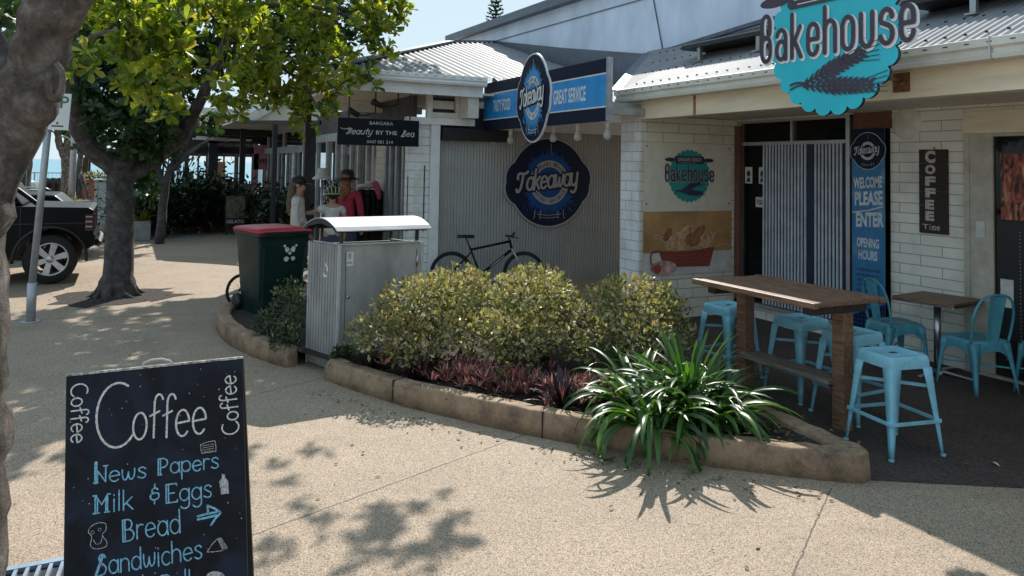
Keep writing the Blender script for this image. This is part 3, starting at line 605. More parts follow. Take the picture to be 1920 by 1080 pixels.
FL(fno.outputs[0], fcr.inputs[0]); FL(fcr.outputs[0], fb_.inputs['Base Color']); build('food_picture', m, fm, do)
m = MB(); m.box(XW - .02, XW - .012, 4.25, 4.33, 1.2, 1.34); m.box(XW - .026, XW - .02, 4.265, 4.315, 1.24, 1.3); build('lock', m, M['alum'], do)
m = MB(); m.flat([(.05, .62), (.16, .62), (.16, .86), (.05, .86)], fx, .003); m.flat([(.45, .95), (.47, .95), (.47, .955), (.45, .955)], fx, .003); build('notice', m, M['cards'], do)
m = MB()
for i in range(40): m.ell(fx(.22 + .0 * i, .1 + i * .03, .006), .004, .004, .004, 5, 4); m.ell(fx(.55, .1 + i * .03, .006), .004, .004, .004, 5, 4)
build('bead_string', m, M['cards'], do)
m = MB(); m.lathe([(0, .03), (.13, .03), (.15, .01), (.16, 0)], (XW - .001, 5.02, 2.24), (-1, 0, 0), 24); build('wall_vent', m, M['offwhite'], bk)

# things behind the bakery window
t = thing('crate_stack', 'blue plastic crate standing inside the bakery window behind the strip curtain', 'crate', (7.1, 6.98, 0))
m = MB(); m.box(7.05, 7.35, 6.8, 7.15, .15, .75); build('crate_body', m, M['crate'], t, bevel=.01)
m = MB()
for i in range(5): m.box(7.045, 7.05, 6.85, 7.1, .22 + i * .1, .27 + i * .1)
build('crate_slots', m, M['navy'], t)
m = MB(); m.box(7.06, 7.3, 6.82, 7.13, .752, .95); build('crate_lid', m, M['cards'], t)
for (y, z, w_, h_, lb) in ((7.17, 1.60, .12, .2, 'framed notice with a dark figure taped inside the bakery window, left one'), (6.95, 1.60, .1, .2, 'framed notice taped inside the bakery window beside the strip curtain'), (6.97, 1.32, .16, .12, 'white card with letters taped inside the bakery window')):
    m = MB(); m.box(XW + .014, XW + .018, y - w_ / 2, y + w_ / 2, z, z + h_)
    o = solo('window_notice', m, M['cards'], lb, 'notice', 'notices inside the bakery window', base=(XW + .016, y, z))
    f2 = frame((XW + .0138, y + w_ / 2, z), (0, -1, 0), (0, 0, 1)); m = MB()
    if h_ < .15: print_text(m, 'FISH', .02, w_ - .02, .03, .09, f2, .001, .02)
    else: m.flat(arc(w_ / 2, h_ * .6, w_ * .25, h_ * .2, 0, 340, 10), f2, .001); m.flat([(w_ * .2, .02), (w_ * .8, .02), (w_ * .65, h_ * .35), (w_ * .35, h_ * .35)], f2, .0012)
    build('print', m, M['dark'], o)

# solar heater tubes on the roof
def rack(y0, y1, x, lab):
    z = zr(x) + .13; t = thing('roof_rack', lab, 'solar frame', (x, (y0 + y1) / 2, zr(x)), group='solar frames on the bakery roof')
    m = MB(); m.box(x - .12, x + .5, y0, y1, z, z + .045); o = build('panel', m, M['dark'], t)
    o.data.transform(Matrix.Translation((0, 0, 0)))
    m = MB()
    k = max(2, int((y1 - y0) / 1.1))
    for i in range(k):
        y = y0 + (y1 - y0) * (.2 + .6 * i / (k - 1)); m.box(x - .1, x - .06, y, y + .05, zr(x - .1) - .005, z - .001); m.box(x - .14, x - .02, y - .02, y + .07, zr(x - .1) + .005, zr(x - .1) + .02)
    pieces('bracket', m, M['alum'], t)
rack(5.7, 7.25, 5.95, 'dark flat panel raised on brackets above the bakery roof, left of the round sign')
rack(1.2, 4.35, 5.95, 'long dark flat panel raised on brackets above the bakery roof, right of the round sign')

# ------------------------------------------------------------------ the takeaway building in the corner
YT = 10.6; YE = 10.1; k_ = YE / 9.3
tk = thing('takeaway_building', 'takeaway shop clad in ribbed grey sheet under a corrugated hip roof', 'building', (5.5, 10.6, 0))
m = MB(); corrugate(m, [(4.07, YT, -.0), (8.6, YT, -.0), (8.6, YT, 2.3), (4.07, YT, 2.3)], (0, 0, 1), .05, .011, 6, square=True)
build('ribbed_wall', m, pm('ribbed_sheet', (.37, .37, .355), .45, var=.06, scale=2), tk)
m = MB(); m.box(4.0, 8.6, YT + .03, YT + .2, 0, 2.75); pieces('wall', m, M['dark'], tk)
m = MB(); m.box(4.09, 5.15, YT - .16, YT - .014, 2.12, 2.30); build('black_box', m, M['black'], tk)  # plain black box below the soffit at the wall top
m = MB(); m.box(3.93, 4.065, YT - .12, YT + .2, 0, 2.42); m.box(3.55, 4.6, YT - .14, YT - .02, 2.34, 2.44); pieces('jamb', m, M['white'], tk)
m = MB(); m.box(4.86, 8.6, 7.72, YT - .02, 2.30, 2.34); m.box(4.83, 4.86, 7.74, YT, 2.30, 2.62); m.box(4.86, 5.3, 7.70, 7.735, 2.30, 2.55); pieces('soffit', m, M['white'], tk)
pi = MB()
for i in range(20): pi.box(3.60, 3.925, YT - .06, YT + .06, .0 + i * .12, .112 + i * .12)
pi.box(3.62, 3.90, YT - .03, YT + .03, 0, 2.4)
pr = build('boarded_pier', pi, M['white'], tk)
m = MB()
for i in range(2): m.box(3.70, 3.78, YT - .075, YT - .062, .75 + i * .48, 1.17 + i * .48); m.box(3.6, 3.61, YT - .07, YT - .062, .8, 1.6); m.box(3.85, 3.862, YT - .07, YT - .062, .8, 1.75)
pieces('latch_plate', m, M['offwhite'], pr)
tf = MB(); y0, y1 = YT - .12, YT - .04
tf.box(3.86, 4.40, y0, y1, 2.80, 2.86); tf.box(3.86, 4.40, y0, y1, 2.445, 2.52); tf.box(3.86, 3.94, y0, y1, 2.52, 2.80); tf.box(4.31, 4.40, y0, y1, 2.52, 2.80); tf.box(3.94, 4.31, YT - .02, YT + .0, 2.58, 2.70); tf.box(4.41, 4.9, YT - .02, YT + .03, 2.62, 2.72)
build('timber_frame', tf, M['offwhite'], tk)
# hip roof
s16 = math.tan(R_(16)); zc = 3.02; xc = 2.43
zh = lambda y: zc + (y - YE) * s16
ax_, ay_ = 5.66, 14.15
m = MB(); corrugate(m, [(xc, YE, zc), (7.0, YE, zc), (7.0, 14.95, zh(14.95)), (ax_, ay_, zh(ay_))], (0, 1, s16), .15, .016, 6); 
build('roof', m, M['roof'], tk)
m = MB(); P = [(xc, YE, zc), (ax_, ay_, zh(ay_)), (xc, 13.4, zc)]; corrugate(m, P, (ax_ - xc, 0, zh(ay_) - zc), .15, .016, 4); build('roof_side', m, M['roof'], tk)
m = MB(); m.bar((xc - .05, YE - .05, zc + .02), (ax_, ay_, zh(ay_) + .03), .2, .03); m.bar((ax_, ay_, zh(ay_) + .03), (7, 15.0, zh(14.95) + .03), .2, .03); pieces('hip_capping', m, M['rooftrim'], tk)
m = MB(); m.add([(6.98, 9.25, 3.45), (6.98, 12.0, 3.91), (6.98, 14.9, 4.44), (6.98, 14.9, 4.41), (6.98, 10.2, 3.02), (6.98, 9.4, 3.3)], [(0, 1, 2, 3, 4, 5)]); build('roof_shade_sheet', m, M['rooftrim'], tk)  # dark sheet stands for the shadowed roof below the sheet wall
gp = [(0, 0), (.13, 0), (.145, .03), (.125, .05), (.15, .075), (.15, .13), (0, .13)]
m = MB(); m.prism(gp, lambda a, b, d: Vector((d, YE - a, 2.88 + b)), xc - .15, 4.56); m.prism(gp, lambda a, b, d: Vector((xc - a, d, 2.88 + b)), YE - .0, 13.4)
gt = build('gutter', m, M['white'], tk)
m = MB()
for i in range(16): m.box(xc + .1 + i * .135, xc + .15 + i * .135, YE - .153, YE - .149, 2.975, 2.983)
build('overflow_slots', m, M['grey'], gt)
m = MB(); m.box(xc, 4.55, YE - .02, YE + .02, 2.735, 2.879); m.box(xc - .001, xc + .03, YE + .02, 13.4, 2.735, 2.879); build('fascia', m, M['white'], tk)
m = MB(); m.box(xc + .03, 4.9, YE + .02, 13.4, 2.77, 2.80); build('verandah_soffit', m, M['soffit'], tk)
m = MB(); m.box(3.0, 4.4, 12.2, 12.3, 2.60, 2.72); m.box(4.35, 4.52, YE + .05, YT - .15, 2.44, 2.77); pieces('verandah_beam', m, M['offwhite'], tk)
# shop front running away from the street corner
XS = 3.72
m = MB()
for (ya, yb) in ((11.95, 12.5),): m.box(XS, XS + .2, ya, yb, 0, 2.2)
build('brick_pier', m, brickmat('pier_brick', (.52, .45, .36), 1, .3, .11), tk)
m = MB()
for y in (10.78, 11.0, 11.32, 11.62, 11.86, 12.56, 12.95, 13.5, 14.0, 14.6, 15.1, 15.9, 16.8): m.box(XS - .03, XS + .05, y, y + .09, 0, 2.3)
m.box(XS - .02, XS + .04, 10.7, 17.0, 2.2, 2.36); m.box(XS - .02, XS + .04, 10.7, 17.0, .0, .12)
sfr = build('shopfront', m, M['grey'], tk)
m = MB(); m.add([(XS + .01, 10.7, .12), (XS + .01, 16.9, .12), (XS + .01, 16.9, 2.2), (XS + .01, 10.7, 2.2)], [(3, 2, 1, 0)]); build('pane', m, glass('shop_glass', (.8, .82, .83), .22), sfr)
m = MB(); m.box(XS, 6.9, 18.0, 18.1, 0, .95); m.box(XS, 6.9, 18.0, 18.1, 2.1, 2.77)
for x in (3.75, 4.35, 4.8, 5.3, 6.1): m.box(x, x + .18, 18.0, 18.1, .95, 2.1)
m.box(6.85, 6.95, YT + .2, 18.1, 0, 2.77); m.box(XS, XS + .06, 10.7, 17, 2.36, 2.77); m.box(XS + .2, 6.9, YT + .2, 18, -.01, .012)
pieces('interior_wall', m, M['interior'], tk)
m = MB()
for (y, wd, c) in ((13.1, .3, 0), (13.75, .16, 0), (14.25, .2, 0), (15.3, .4, 0), (16.2, .3, 0)): m.box(XS + .12, XS + .15, y, y + wd, .3, 2.2)
pieces('curtain', m, pm('cream_curtain', (.42, .38, .31), .8), tk)
for (x, y, lb) in ((2.75, 13.3, 'dark verandah post behind the woman in white'), (2.95, 17.7, 'dark verandah post beside the pink wall panel'),):
    m = MB(); m.box(x - .05, x + .05, y - .05, y + .05, 0, 2.77); m.box(x - .09, x + .09, y - .09, y + .09, 0, .06); solo('verandah_post', m, M['dark'], lb, 'post', 'dark verandah posts', base=(x, y, 0), bevel=.006)

# bulbs under the soffit
for i, (u, v) in enumerate(((874, 258), (924, 256), (957, 256), (1037, 248), (1083, 243), (1139, 239))):
    y = 4.95 / math.tan(R_(26.5) + math.atan((u - PPX) / F)); b = thing('light_bulb', ['small opal bulb hanging above the left end of the black box', 'small opal bulb hanging over the middle of the black box', 'opal bulb hanging left of the tall oval sign', 'opal bulb hanging over the top of the round wall sign', 'opal bulb hanging right of the round wall sign top', 'opal bulb hanging nearest the white brick wall end'][i], 'light bulb', (4.95, y, 2.3), group='bulbs under the takeaway soffit')
    m = MB(); m.tube([(4.95, y, 2.30), (4.95, y, 2.20)], [.03, .022], 10); build('holder', m, M['offwhite'], b)
    m = MB(); m.lathe([(.02, 0), (.03, -.02), (.047, -.06), (.047, -.09), (.03, -.12), (0, -.128)], (4.95, y, 2.205), n=12); build('bulb', m, M['bulb'], b)
# ------------------------------------------------------------------ signs
def outline(n=96):
    P = []
    for i in range(n):
        a = 360 * i / n; r = 1.0
        for c, w_, h_ in ((8, 13, .115), (-9, 11, .085), (173, 13, .115), (190, 13, .135)):
            dd = (a - c + 180) % 360 - 180
            if abs(dd) < w_ * 1.5: r = max(r, 1 + h_ * math.cos(dd / (w_ * 1.5) * math.pi / 2) ** .8)
        P.append((r * math.cos(R_(a)), r * math.sin(R_(a))))
    return P
def emblem(parent, fr, thick, white, blue, mid, ringtext=True, seed=1):
    """round sign with ears: board, burst, ring and brush lettering; frame in units of the radius"""
    rnd = random.Random(seed); k = [(x * .965, y * .965) for x, y in outline()]
    m = MB(); m.prism(outline(), fr, -thick, 0, 0); bd = build('board', m, white, parent)
    m = MB(); m.flat(k, fr, .004); build('face', m, M['navy'], parent)
    m = MB(); q = []
    n = 150
    for i in range(n):
        a = 2 * math.pi * i / n; r = .60 if i % 2 else rnd.uniform(.66, .84) * (1 - .1 * abs(math.cos(a)))
        q.append((r * math.cos(a), r * math.sin(a)))
    m.flat(q, fr, .006)
    for i in range(46):
        a = R_(-90 + rnd.uniform(-55, 55)); r = rnd.uniform(.62, .86); m.flat([(r * math.cos(a) + s, r * math.sin(a) + t) for s, t in ((-.012, -.03), (.012, -.03), (.012, .03), (-.012, .03))], fr, .0062 + i * .00002)
    build('burst', m, blue, parent)
    m = MB()
    for s in (-1, 1):
        for t in (.22, .36): ribbon(m, [(s * t, -.62), (s * t * 1.02, -.74), (s * t * 1.1, -.80)], .014, fr, .0072)
    ribbon(m, [(-.3, -.70), (0, -.73), (.3, -.70)], .012, fr, .0074); ribbon(m, [(-.22, -.77), (0, -.79), (.22, -.77)], .01, fr, .0076); ribbon(m, [(.06, .62), (.02, .74), (.03, .86)], .012, fr, .0077)
    build('cracks', m, white, parent)
    m = MB(); c = arc(0, 0, .49, .49, 0, 360, 48)[:-1]; c2 = arc(0, 0, .34, .34, 0, 360, 48)[:-1]
    for i in range(48):
        j = (i + 1) % 48; m.add([fr(*c[i], .008), fr(*c[j], .008), fr(*c2[j], .008), fr(*c2[i], .008)], [(0, 1, 2, 3)])
    build('ring', m, white, parent)
    m = MB(); m.flat(c2, fr, .007); build('ring_centre', m, mid, parent)
    if ringtext:
        m = MB(); ring_text(m, 'BARGARA BEACH', .415, .085, 90, 115, fr, .0095, True); ring_text(m, 'TASTY FOOD - GREAT SERVICE', .415, .07, 270, 130, fr, .0095, False); build('ring_lettering', m, M['navy'], parent)
    f2 = sub(fr, -.84, -.20, 1, .1)
    m = MB(); write(m, 'Takeaway', .02, 0, .265, .135, f2, .011, gap=.16, slant=.3, width=1.52); build('lettering_shadow', m, M['navy'], parent)
    m = MB(); write(m, 'Takeaway', .02, 0, .265, .056, f2, .0145, gap=.16, slant=.3, width=1.52); build('lettering', m, white, parent)

XB = 4.75
t = thing('fascia_sign', 'long blue and navy board reading TASTY FOOD and GREAT SERVICE behind the oval badge', 'sign', (XB, 8.8, 2.28))
f = frame((XB, 10.48, 2.28), (0, -1, 0), (0, 0, 1)); W_, H_ = 3.28, .70
m = MB(); m.prism([(0, 0), (W_, 0), (W_, H_), (0, H_)], f, -.05, 0); build('board', m, M['navy'], t)
m = MB(); m.flat([(0, .165), (W_, .165), (W_, .525), (0, .525)], f, .003); build('blue_band', m, M['skyblue'], t)
m = MB(); m.flat([(0, .15), (W_, .15), (W_, .166), (0, .166)], f, .0035); m.flat([(0, .524), (W_, .524), (W_, .54), (0, .54)], f, .0035); pieces('white_stripe', m, M['signwhite'], t); m = MB(); print_text(m, 'TASTY FOOD', .34, .90, .26, .43, f, .005, .025); build('lettering', m, M['signwhite'], t); m = MB(); print_text(m, 'GREAT SERVICE', 2.10, 2.86, .25, .43, f, .005, .025); build('lettering', m, M['signwhite'], t)
m = MB(); m.box(XB - .004, XB + .06, 10.48 - W_ - .04, 10.48 - W_ - .001, 2.28, 2.99); m.box(XB + .02, XF + .0, 7.22, 7.28, 2.36, 2.44); m.box(XB + .052, 4.83, 9.9, 9.96, 2.5, 2.56); m.box(XB + .052, 4.83, 8.0, 8.06, 2.5, 2.56); m.box(XB + .05, XF - .01, 7.3, 7.36, 2.42, 2.5); pieces('bracket', m, M['galv'], t)
fo = frame((XB - .03, 8.87, 2.655), (0, -1, 0), (0, 0, 1))
em = thing('oval_badge', 'tall oval shop badge in navy and sky blue fixed across the long blue board', 'sign', (XB - .03, 8.87, 2.07))
emblem(em, lambda x, y, d=0: fo(x * .585 * .72, y * .585, d), .024, M['signwhite'], M['skyblue'], M['skyblue'], True, 3)
m = MB(); m.box(XB - .007, XB + .001, 8.8, 8.95, 2.45, 2.85); build('spacer', m, M['galv'], em)

yr = YT - .06; c = at(1030, 342, yr)
t = thing('round_wall_sign', 'large round navy sign with white ring and brush lettering on the ribbed wall', 'sign', (c.x, yr, c.z - .7))
fo = frame(c, (1, 0, 0), (0, 0, 1))
emblem(t, lambda x, y, d=0: fo(x * .70, y * .70, d), .045, M['silverp'], M['midblue'], M['midblue'], True, 7)

def kernel(m, x, y, a, L, wd, fr, d):
    P = [(0, 0), (.3, .5), (.7, .4), (1, 0), (.7, -.4), (.3, -.5)]
    m.flat([(x + math.cos(a) * p * L - math.sin(a) * q * wd, y + math.sin(a) * p * L + math.cos(a) * q * wd) for p, q in P], fr, d)
def wheat(m, fr, d, s=1.0):
    k = 0
    for (x0, y0, x1, y1) in ((-.42, -.02, .40, .24), (-.42, -.06, .5, -.14)):
        n = 12; a = math.atan2(y1 - y0, x1 - x0)
        for i in range(n):
            t = i / (n - 1); x, y = x0 + (x1 - x0) * t, y0 + (y1 - y0) * t; wd = .135 * (1 - .4 * abs(t - .4)) * (.55 + .45 * min(1, t * 3))
            for sg in (1, -1): kernel(m, x, y, a + sg * .66, wd * 1.5, wd * .46, fr, d + .00006 * k); k += 1
        kernel(m, x1, y1, a, .12, .05, fr, d + .003)
        ribbon(m, [(x0 - .02, y0), ((x0 + x1) / 2, (y0 + y1) / 2), (x1, y1)], .03, fr, d + .0031)
        for j in range(5): ribbon(m, [(x1 - .25, y1 - .02 * j), (x1, y1 + .08 - .04 * j), (x1 + .28, y1 + .14 - .06 * j)], .010, fr, d + .0032 + j * .0001)
    ribbon(m, cat_([(-.66, -.02), (-.55, .0), (-.4, -.02)]), .028, fr, d + .004); ribbon(m, cat_([(-.66, -.08), (-.55, -.045), (-.4, -.03)]), .024, fr, d + .0042)
def bakery_logo(parent, fr, thick, disc, ink, white, lobes=24):
    q = []
    for i in range(lobes * 8):
        a = 2 * math.pi * i / (lobes * 8); r = .925 + .075 * abs(math.sin(a * lobes / 2)) ** .6; q.append((r * math.cos(a), r * math.sin(a)))
    m = MB(); m.prism(q, fr, -thick, -.0005, 1); m.flat(q, fr, 0, 0); build('board', m, [disc, M['edge']], parent)
    m = MB(); rp = [(-.64, .45), (.64, .45), (.68, .49), (.68, .71), (.64, .75), (-.64, .75), (-.68, .71), (-.68, .49)]; m.prism(rp, fr, .002, .012 if thick > .015 else .003)
    for s in (-1, 1): m.prism(arc(s * .92, .60, .25, .075, 0, 360, 20)[:-1], fr, -.0 if thick > .015 else .001, .01 if thick > .015 else .0025)
    build('rolling_pin', m, ink, parent)
    d = .016 if thick > .015 else .004
    m = MB(); print_text(m, 'BARGARA BEACH', -.56, .56, .55, .69, fr, d, .02); ribbon(m, [(-.5, .495), (0, .495), (.3, .495)], .012, fr, d); build('pin_lettering', m, white, parent)
    e = .004 if thick > .015 else .0008
    m = MB(); write(m, 'Bakehouse', -1.14 + .02, -.20 - .018, .40, .092, fr, .004, gap=.42, width=2.28, font=DIN); build('lettering_edge', m, white, parent)
    m = MB(); write(m, 'Bakehouse', -1.14, -.20, .40, .060, fr, .004 + e + .003, gap=.42, width=2.28, font=DIN); build('lettering', m, ink, parent)
    m = MB(); wheat(m, sub(fr, .02, -.53, 1.0, .02), .004); build('wheat_ears', m, ink, parent)
YB, ZB = 4.115, 2.775
t = thing('round_bakery_sign', 'turquoise scalloped round sign with dark lettering and wheat ears beside the gutter', 'sign', (4.72, YB, 2.15))
fo = frame((4.72, YB, ZB), (0, -1, 0), (0, 0, 1))
bakery_logo(t, lambda x, y, d=0: fo(x * .61, y * .60, d), .03, M['teal'], M['plum'], M['signwhite'])
m = MB(); m.tube([(4.75, 3.86, 2.47), (XF, 3.95, 2.46)], .014, 8); m.tube([(4.75, 4.4, 3.0), (5.6, 4.4, 3.05)], .012, 8); pieces('bracket', m, pm('rusty_steel', (.25, .17, .10), .7, var=.3, scale=40), t)
m = MB(); m.box(XF - .012, XF - .001, 3.88, 4.02, 2.375, 2.52); build('bracket_plate', m, pm('rusty_plate', (.22, .10, .045), .8, var=.4, scale=30), t)

# printed panel on the side wall
yp = 7.33
t = thing('bakery_wall_panel', 'tall printed panel with a round bakery badge above a bread basket picture', 'sign', (6.02, yp, .52))
f = frame((5.365, yp, .52), (1, 0, 0), (0, 0, 1)); W_, H_ = 1.325, 1.55
m = MB(); m.prism([(0, 0), (W_, 0), (W_, H_), (0, H_)], f, -.004, 0); build('board', m, pm('cream_board', (.74, .67, .53), .45, var=.05), t)
fl = sub(f, .665, 1.16, .315); bakery_logo(t, lambda x, y, d=0: fl(x, y, d + .0045), .0015, M['tealdark'], M['plum'], pm('dull_white', (.45, .45, .45), .5), 28)
m = MB(); m.flat([(0, .26), (W_, .26), (W_, .74), (0, .74)], f, .002); build('picture_ground', m, pm('picture_brown', (.50, .27, .11), .5, var=.2, scale=1.8), t)
m = MB(); m.flat([(0, .0), (W_, .0), (W_, .259), (0, .259)], f, .002); build('picture_cloth', m, pm('picture_cloth', (.66, .60, .55), .5, var=.1), t)
rnd = random.Random(11)
m = MB()
for i in range(90):
    a = rnd.uniform(.15, 2.9); x, y = rnd.uniform(.3, 1.05), rnd.uniform(.27, .42); L = rnd.uniform(.1, .3)
    ribbon(m, [(x, y), (x + math.cos(a) * L * .5, y + math.sin(a) * L * .35), (x + math.cos(a) * L, y + math.sin(a) * L * .55)], .007, f, .003 + i * .00002, capn=2)
build('picture_straw', m, pm('picture_straw', (.72, .46, .26), .5), t)
m = MB()
for i, (x, y, rx, ry, tt) in enumerate(((.5, .4, .14, .1, .2), (.35, .47, .09, .05, .9), (.62, .5, .12, .06, .5), (.8, .47, .14, .06, .7), (.95, .42, .12, .05, .5), (.72, .4, .12, .08, 0))):
    m.flat([(x + rx * math.cos(a) * math.cos(tt) - ry * math.sin(a) * math.sin(tt), y + rx * math.cos(a) * math.sin(tt) + ry * math.sin(a) * math.cos(tt)) for a in [k * .393 for k in range(16)]], f, .0056 + i * .0003, i % 2)
build('picture_loaves', m, [pm('loaf_pale', (.66, .38, .20), .5, var=.3, scale=14), pm('loaf_dark', (.36, .15, .06), .5, var=.3, scale=14)], t)
m = MB(); m.flat([(.22, .28), (.3, .09), (.98, .08), (1.05, .31), (.85, .285), (.6, .27), (.4, .275)], f, .0085)
ribbon(m, cat_([(.24, .28), (.12, .26), (.11, .15), (.17, .09)]), .022, f, .0088); build('picture_basket', m, pm('basket_red', (.32, .06, .04), .5, var=.5, scale=18, stretch=(4, 1, 14)), t)
m = MB()
for i in range(4): ribbon(m, [(.27 + i * .014, .235 - i * .04), (.6, .215 - i * .04), (1.02 - i * .02, .25 - i * .045)], .006, f, .0095)
ribbon(m, cat_([(.86, .29), (.95, .25), (.98, .15), (.93, .08)]), .02, f, .0098); build('picture_weave', m, pm('weave_tan', (.32, .10, .06), .5), t)
m = MB(); m.flat([(.29 + .19 * math.cos(a), .085 + .085 * math.sin(a)) for a in [k * .26 for k in range(24)]], f, .0102); build('picture_round_loaf', m, pm('round_loaf', (.66, .38, .30), .5, var=.35, scale=9), t)
m = MB(); m.flat([(.2 + .06 * math.cos(a), .075 + .055 * math.sin(a)) for a in [k * .39 for k in range(16)]], f, .0108); build('picture_slice', m, pm('slice_red', (.36, .06, .05), .5), t)
m = MB()
for (x, y) in ((.04, H_ - .05), (W_ - .04, H_ - .05), (.04, .83), (W_ - .04, .83)): m.lathe([(.011, 0), (.009, .004), (0, .005)], f(x, y, .001), (0, -1, 0), 8)
build('screw', m, M['dark'], t)

# tall blue door banner
xb = XW - .075
t = thing('door_banner', 'narrow tall blue banner reading WELCOME PLEASE ENTER beside the strip curtains', 'banner', (xb, 5.4, .1))
f = frame((xb, 5.592, .1), (0, -1, 0), (0, 0, 1)); W_ = .385
bn_, bnn, bb, BL = newmat('banner_print'); btc = bnn.nodes.new('ShaderNodeTexCoord'); bw = bnn.nodes.new('ShaderNodeTexNoise'); bw.inputs['Scale'].default_value = 4; bw.inputs['Detail'].default_value = 5; BL(btc.outputs['Object'], bw.inputs['Vector']); bcr = bnn.nodes.new('ShaderNodeValToRGB'); bcr.color_ramp.elements[0].position = .5; bcr.color_ramp.elements[0].color = rgb((.025, .17, .36)); bcr.color_ramp.elements[1].position = .72; bcr.color_ramp.elements[1].color = rgb((.12, .30, .46)); BL(bw.outputs[0], bcr.inputs[0]); BL(bcr.outputs[0], bb.inputs['Base Color']); bb.inputs['Roughness'].default_value = .35
m = MB(); m.prism([(0, 0), (W_, 0), (W_, 2.1), (0, 2.1)], f, -.006, 0); build('sheet', m, bn_, t)
m = MB(); m.flat([(0, 1.78), (W_, 1.80), (W_, 2.1), (0, 2.1)], f, .002); m.flat([(0, 0), (W_, 0), (W_, .36), (0, .2)], f, .002); pieces('navy_ends', m, M['navy'], t)
m = MB()
for i in range(9):
    for j in range(7): m.flat([(.02 + i * .042 + s, .12 + j * .04 + q) for s, q in ((0, 0), (.02, 0), (.02, .02), (0, .02))], f, .003)
build('check_pattern', m, M['midblue'], t)
m = MB(); f3 = sub(f, .0, 0, 1, .0); sh = lambda x, y, d=0: f(x, y + .07 * x, d)
print_text(m, 'WELCOME', .02, .36, 1.485, 1.60, sh, .004, .035); print_text(m, 'PLEASE', .035, .365, 1.31, 1.455, sh, .004, .04); print_text(m, 'ENTER', .05, .375, 1.095, 1.24, sh, .004, .04)
ribbon(m, [(.01, 1.245), (.2, 1.275), (.36, 1.32)], .013, f, .004)
print_text(m, 'OPENING', .06, .32, .90, .995, f, .004, .03); print_text(m, 'HOURS', .08, .30, .775, .87, f, .004, .03); build('lettering', m, pm('banner_white', (.62, .66, .70), .5), t)
m = MB()
for i in range(6):
    x = .06
    for j in range(5):
        w2 = .03 + .03 * ((i * 7 + j * 5) % 3) / 2; m.flat([(x, .66 - i * .052), (x + w2, .66 - i * .052), (x + w2, .685 - i * .052), (x, .685 - i * .052)], f, .0035); x += w2 + .012
build('small_print', m, pm('banner_small_print', (.03, .07, .18), .5), t)
emt = sub(f, W_ / 2, 1.875, .19)
emblem(t, lambda x, y, d=0: emt(x, y, .004 + d * .4), .001, pm('badge_white', (.5, .53, .57), .5), M['navy'], M['navy'], False, 9)

# COFFEE board
t = thing('coffee_board', 'narrow dark timber board with white cut letters reading COFFEE down the brick wall', 'sign', (XW - .02, 4.73, 1.2))
f = frame((XW - .022, 4.875, 1.195), (0, -1, 0), (0, 0, 1)); W_, H_ = .285, .79
m = MB()
for i in range(6): m.prism([(0, i * .1316), (W_, i * .1316), (W_, i * .1316 + .1296), (0, i * .1316 + .1296)], f, -.018, 0)
build('board', m, pm('dark_board', (.035, .02, .016), .7, var=.3, scale=8, stretch=(1, 1, 8)), t)
m = MB()
for i, ch in enumerate('COFFEE'):
    h = .125 if i == 0 else .095; y = (.66, .555, .445, .335, .225, .118)[i]; x = .12
    print_text(m, ch, x - .055, x + (.05 if ch != 'E' else .035), y, y + h * .95, f, .004, .06)
write(m, 'm', .135, .035, .035, .008, f, .004, sx=.8); write(m, 'e', .18, .035, .035, .008, f, .004); write(m, 'i', .11, .035, .035, .008, f, .004); print_text(m, 'T', .035, .1, .035, .085, f, .004)
build('lettering', m, pm('letter_cream', (.5, .47, .43), .6, var=.2, scale=60), t)
m = MB(); m.tube([f(.14, H_, -.01), f(.15, H_ + .025, -.01), f(.16, H_, -.01)], .003, 5); build('hanger', m, M['dark'], t)

# hanging beauty sign
t = thing('hanging_shop_sign', 'black hanging board with silver beauty lettering and a phone number under the verandah', 'sign', (3.07, 10.25, 2.03))
a, b = at(634, 220, 10.25), at(786, 226, 10.25); zb = at(634, 271, 10.25).z; zt = a.z
f = frame((a.x, 10.25, zb), (1, 0, 0), (0, 0, 1)); W_, H_ = b.x - a.x, zt - zb
m = MB(); m.prism([(0, 0), (W_, 0), (W_, H_), (0, H_)], f, -.03, 0); build('board', m, pm('gloss_black', (.005, .006, .012), .4, spec=.15), t)
m = MB(); print_text(m, 'BARGARA', .38 * W_, .67 * W_, .78 * H_, .9 * H_, f, .003); print_text(m, 'BY THE', .46 * W_, .72 * W_, .42 * H_, .57 * H_, f, .003, .01); print_text(m, '0447 081 214', .35 * W_, .67 * W_, .08 * H_, .2 * H_, f, .003)
write(m, 'Zeauty', .10 * W_, .40 * H_, .10 * H_ / .7, .010, f, .003, slant=.4, width=.30 * W_, rise=.02); write(m, 'Sea', .78 * W_, .38 * H_, .10 * H_ / .7, .010, f, .003, slant=.2, width=.15 * W_)
ribbon(m, cat_([(.03 * W_, .62 * H_), (.08 * W_, .58 * H_), (.14 * W_, .63 * H_)]), .008, f, .003); build('lettering', m, pm('silver_lettering', (.55, .56, .58), .4), t)
m = MB(); m.tube([f(.13 * W_, H_, -.015), f(.13 * W_, H_ + .4, -.015)], .009, 6); m.tube([f(.885 * W_, H_, -.015), f(.885 * W_, H_ + .4, -.015)], .009, 6); pieces('hanging_rod', m, M['dark'], t)
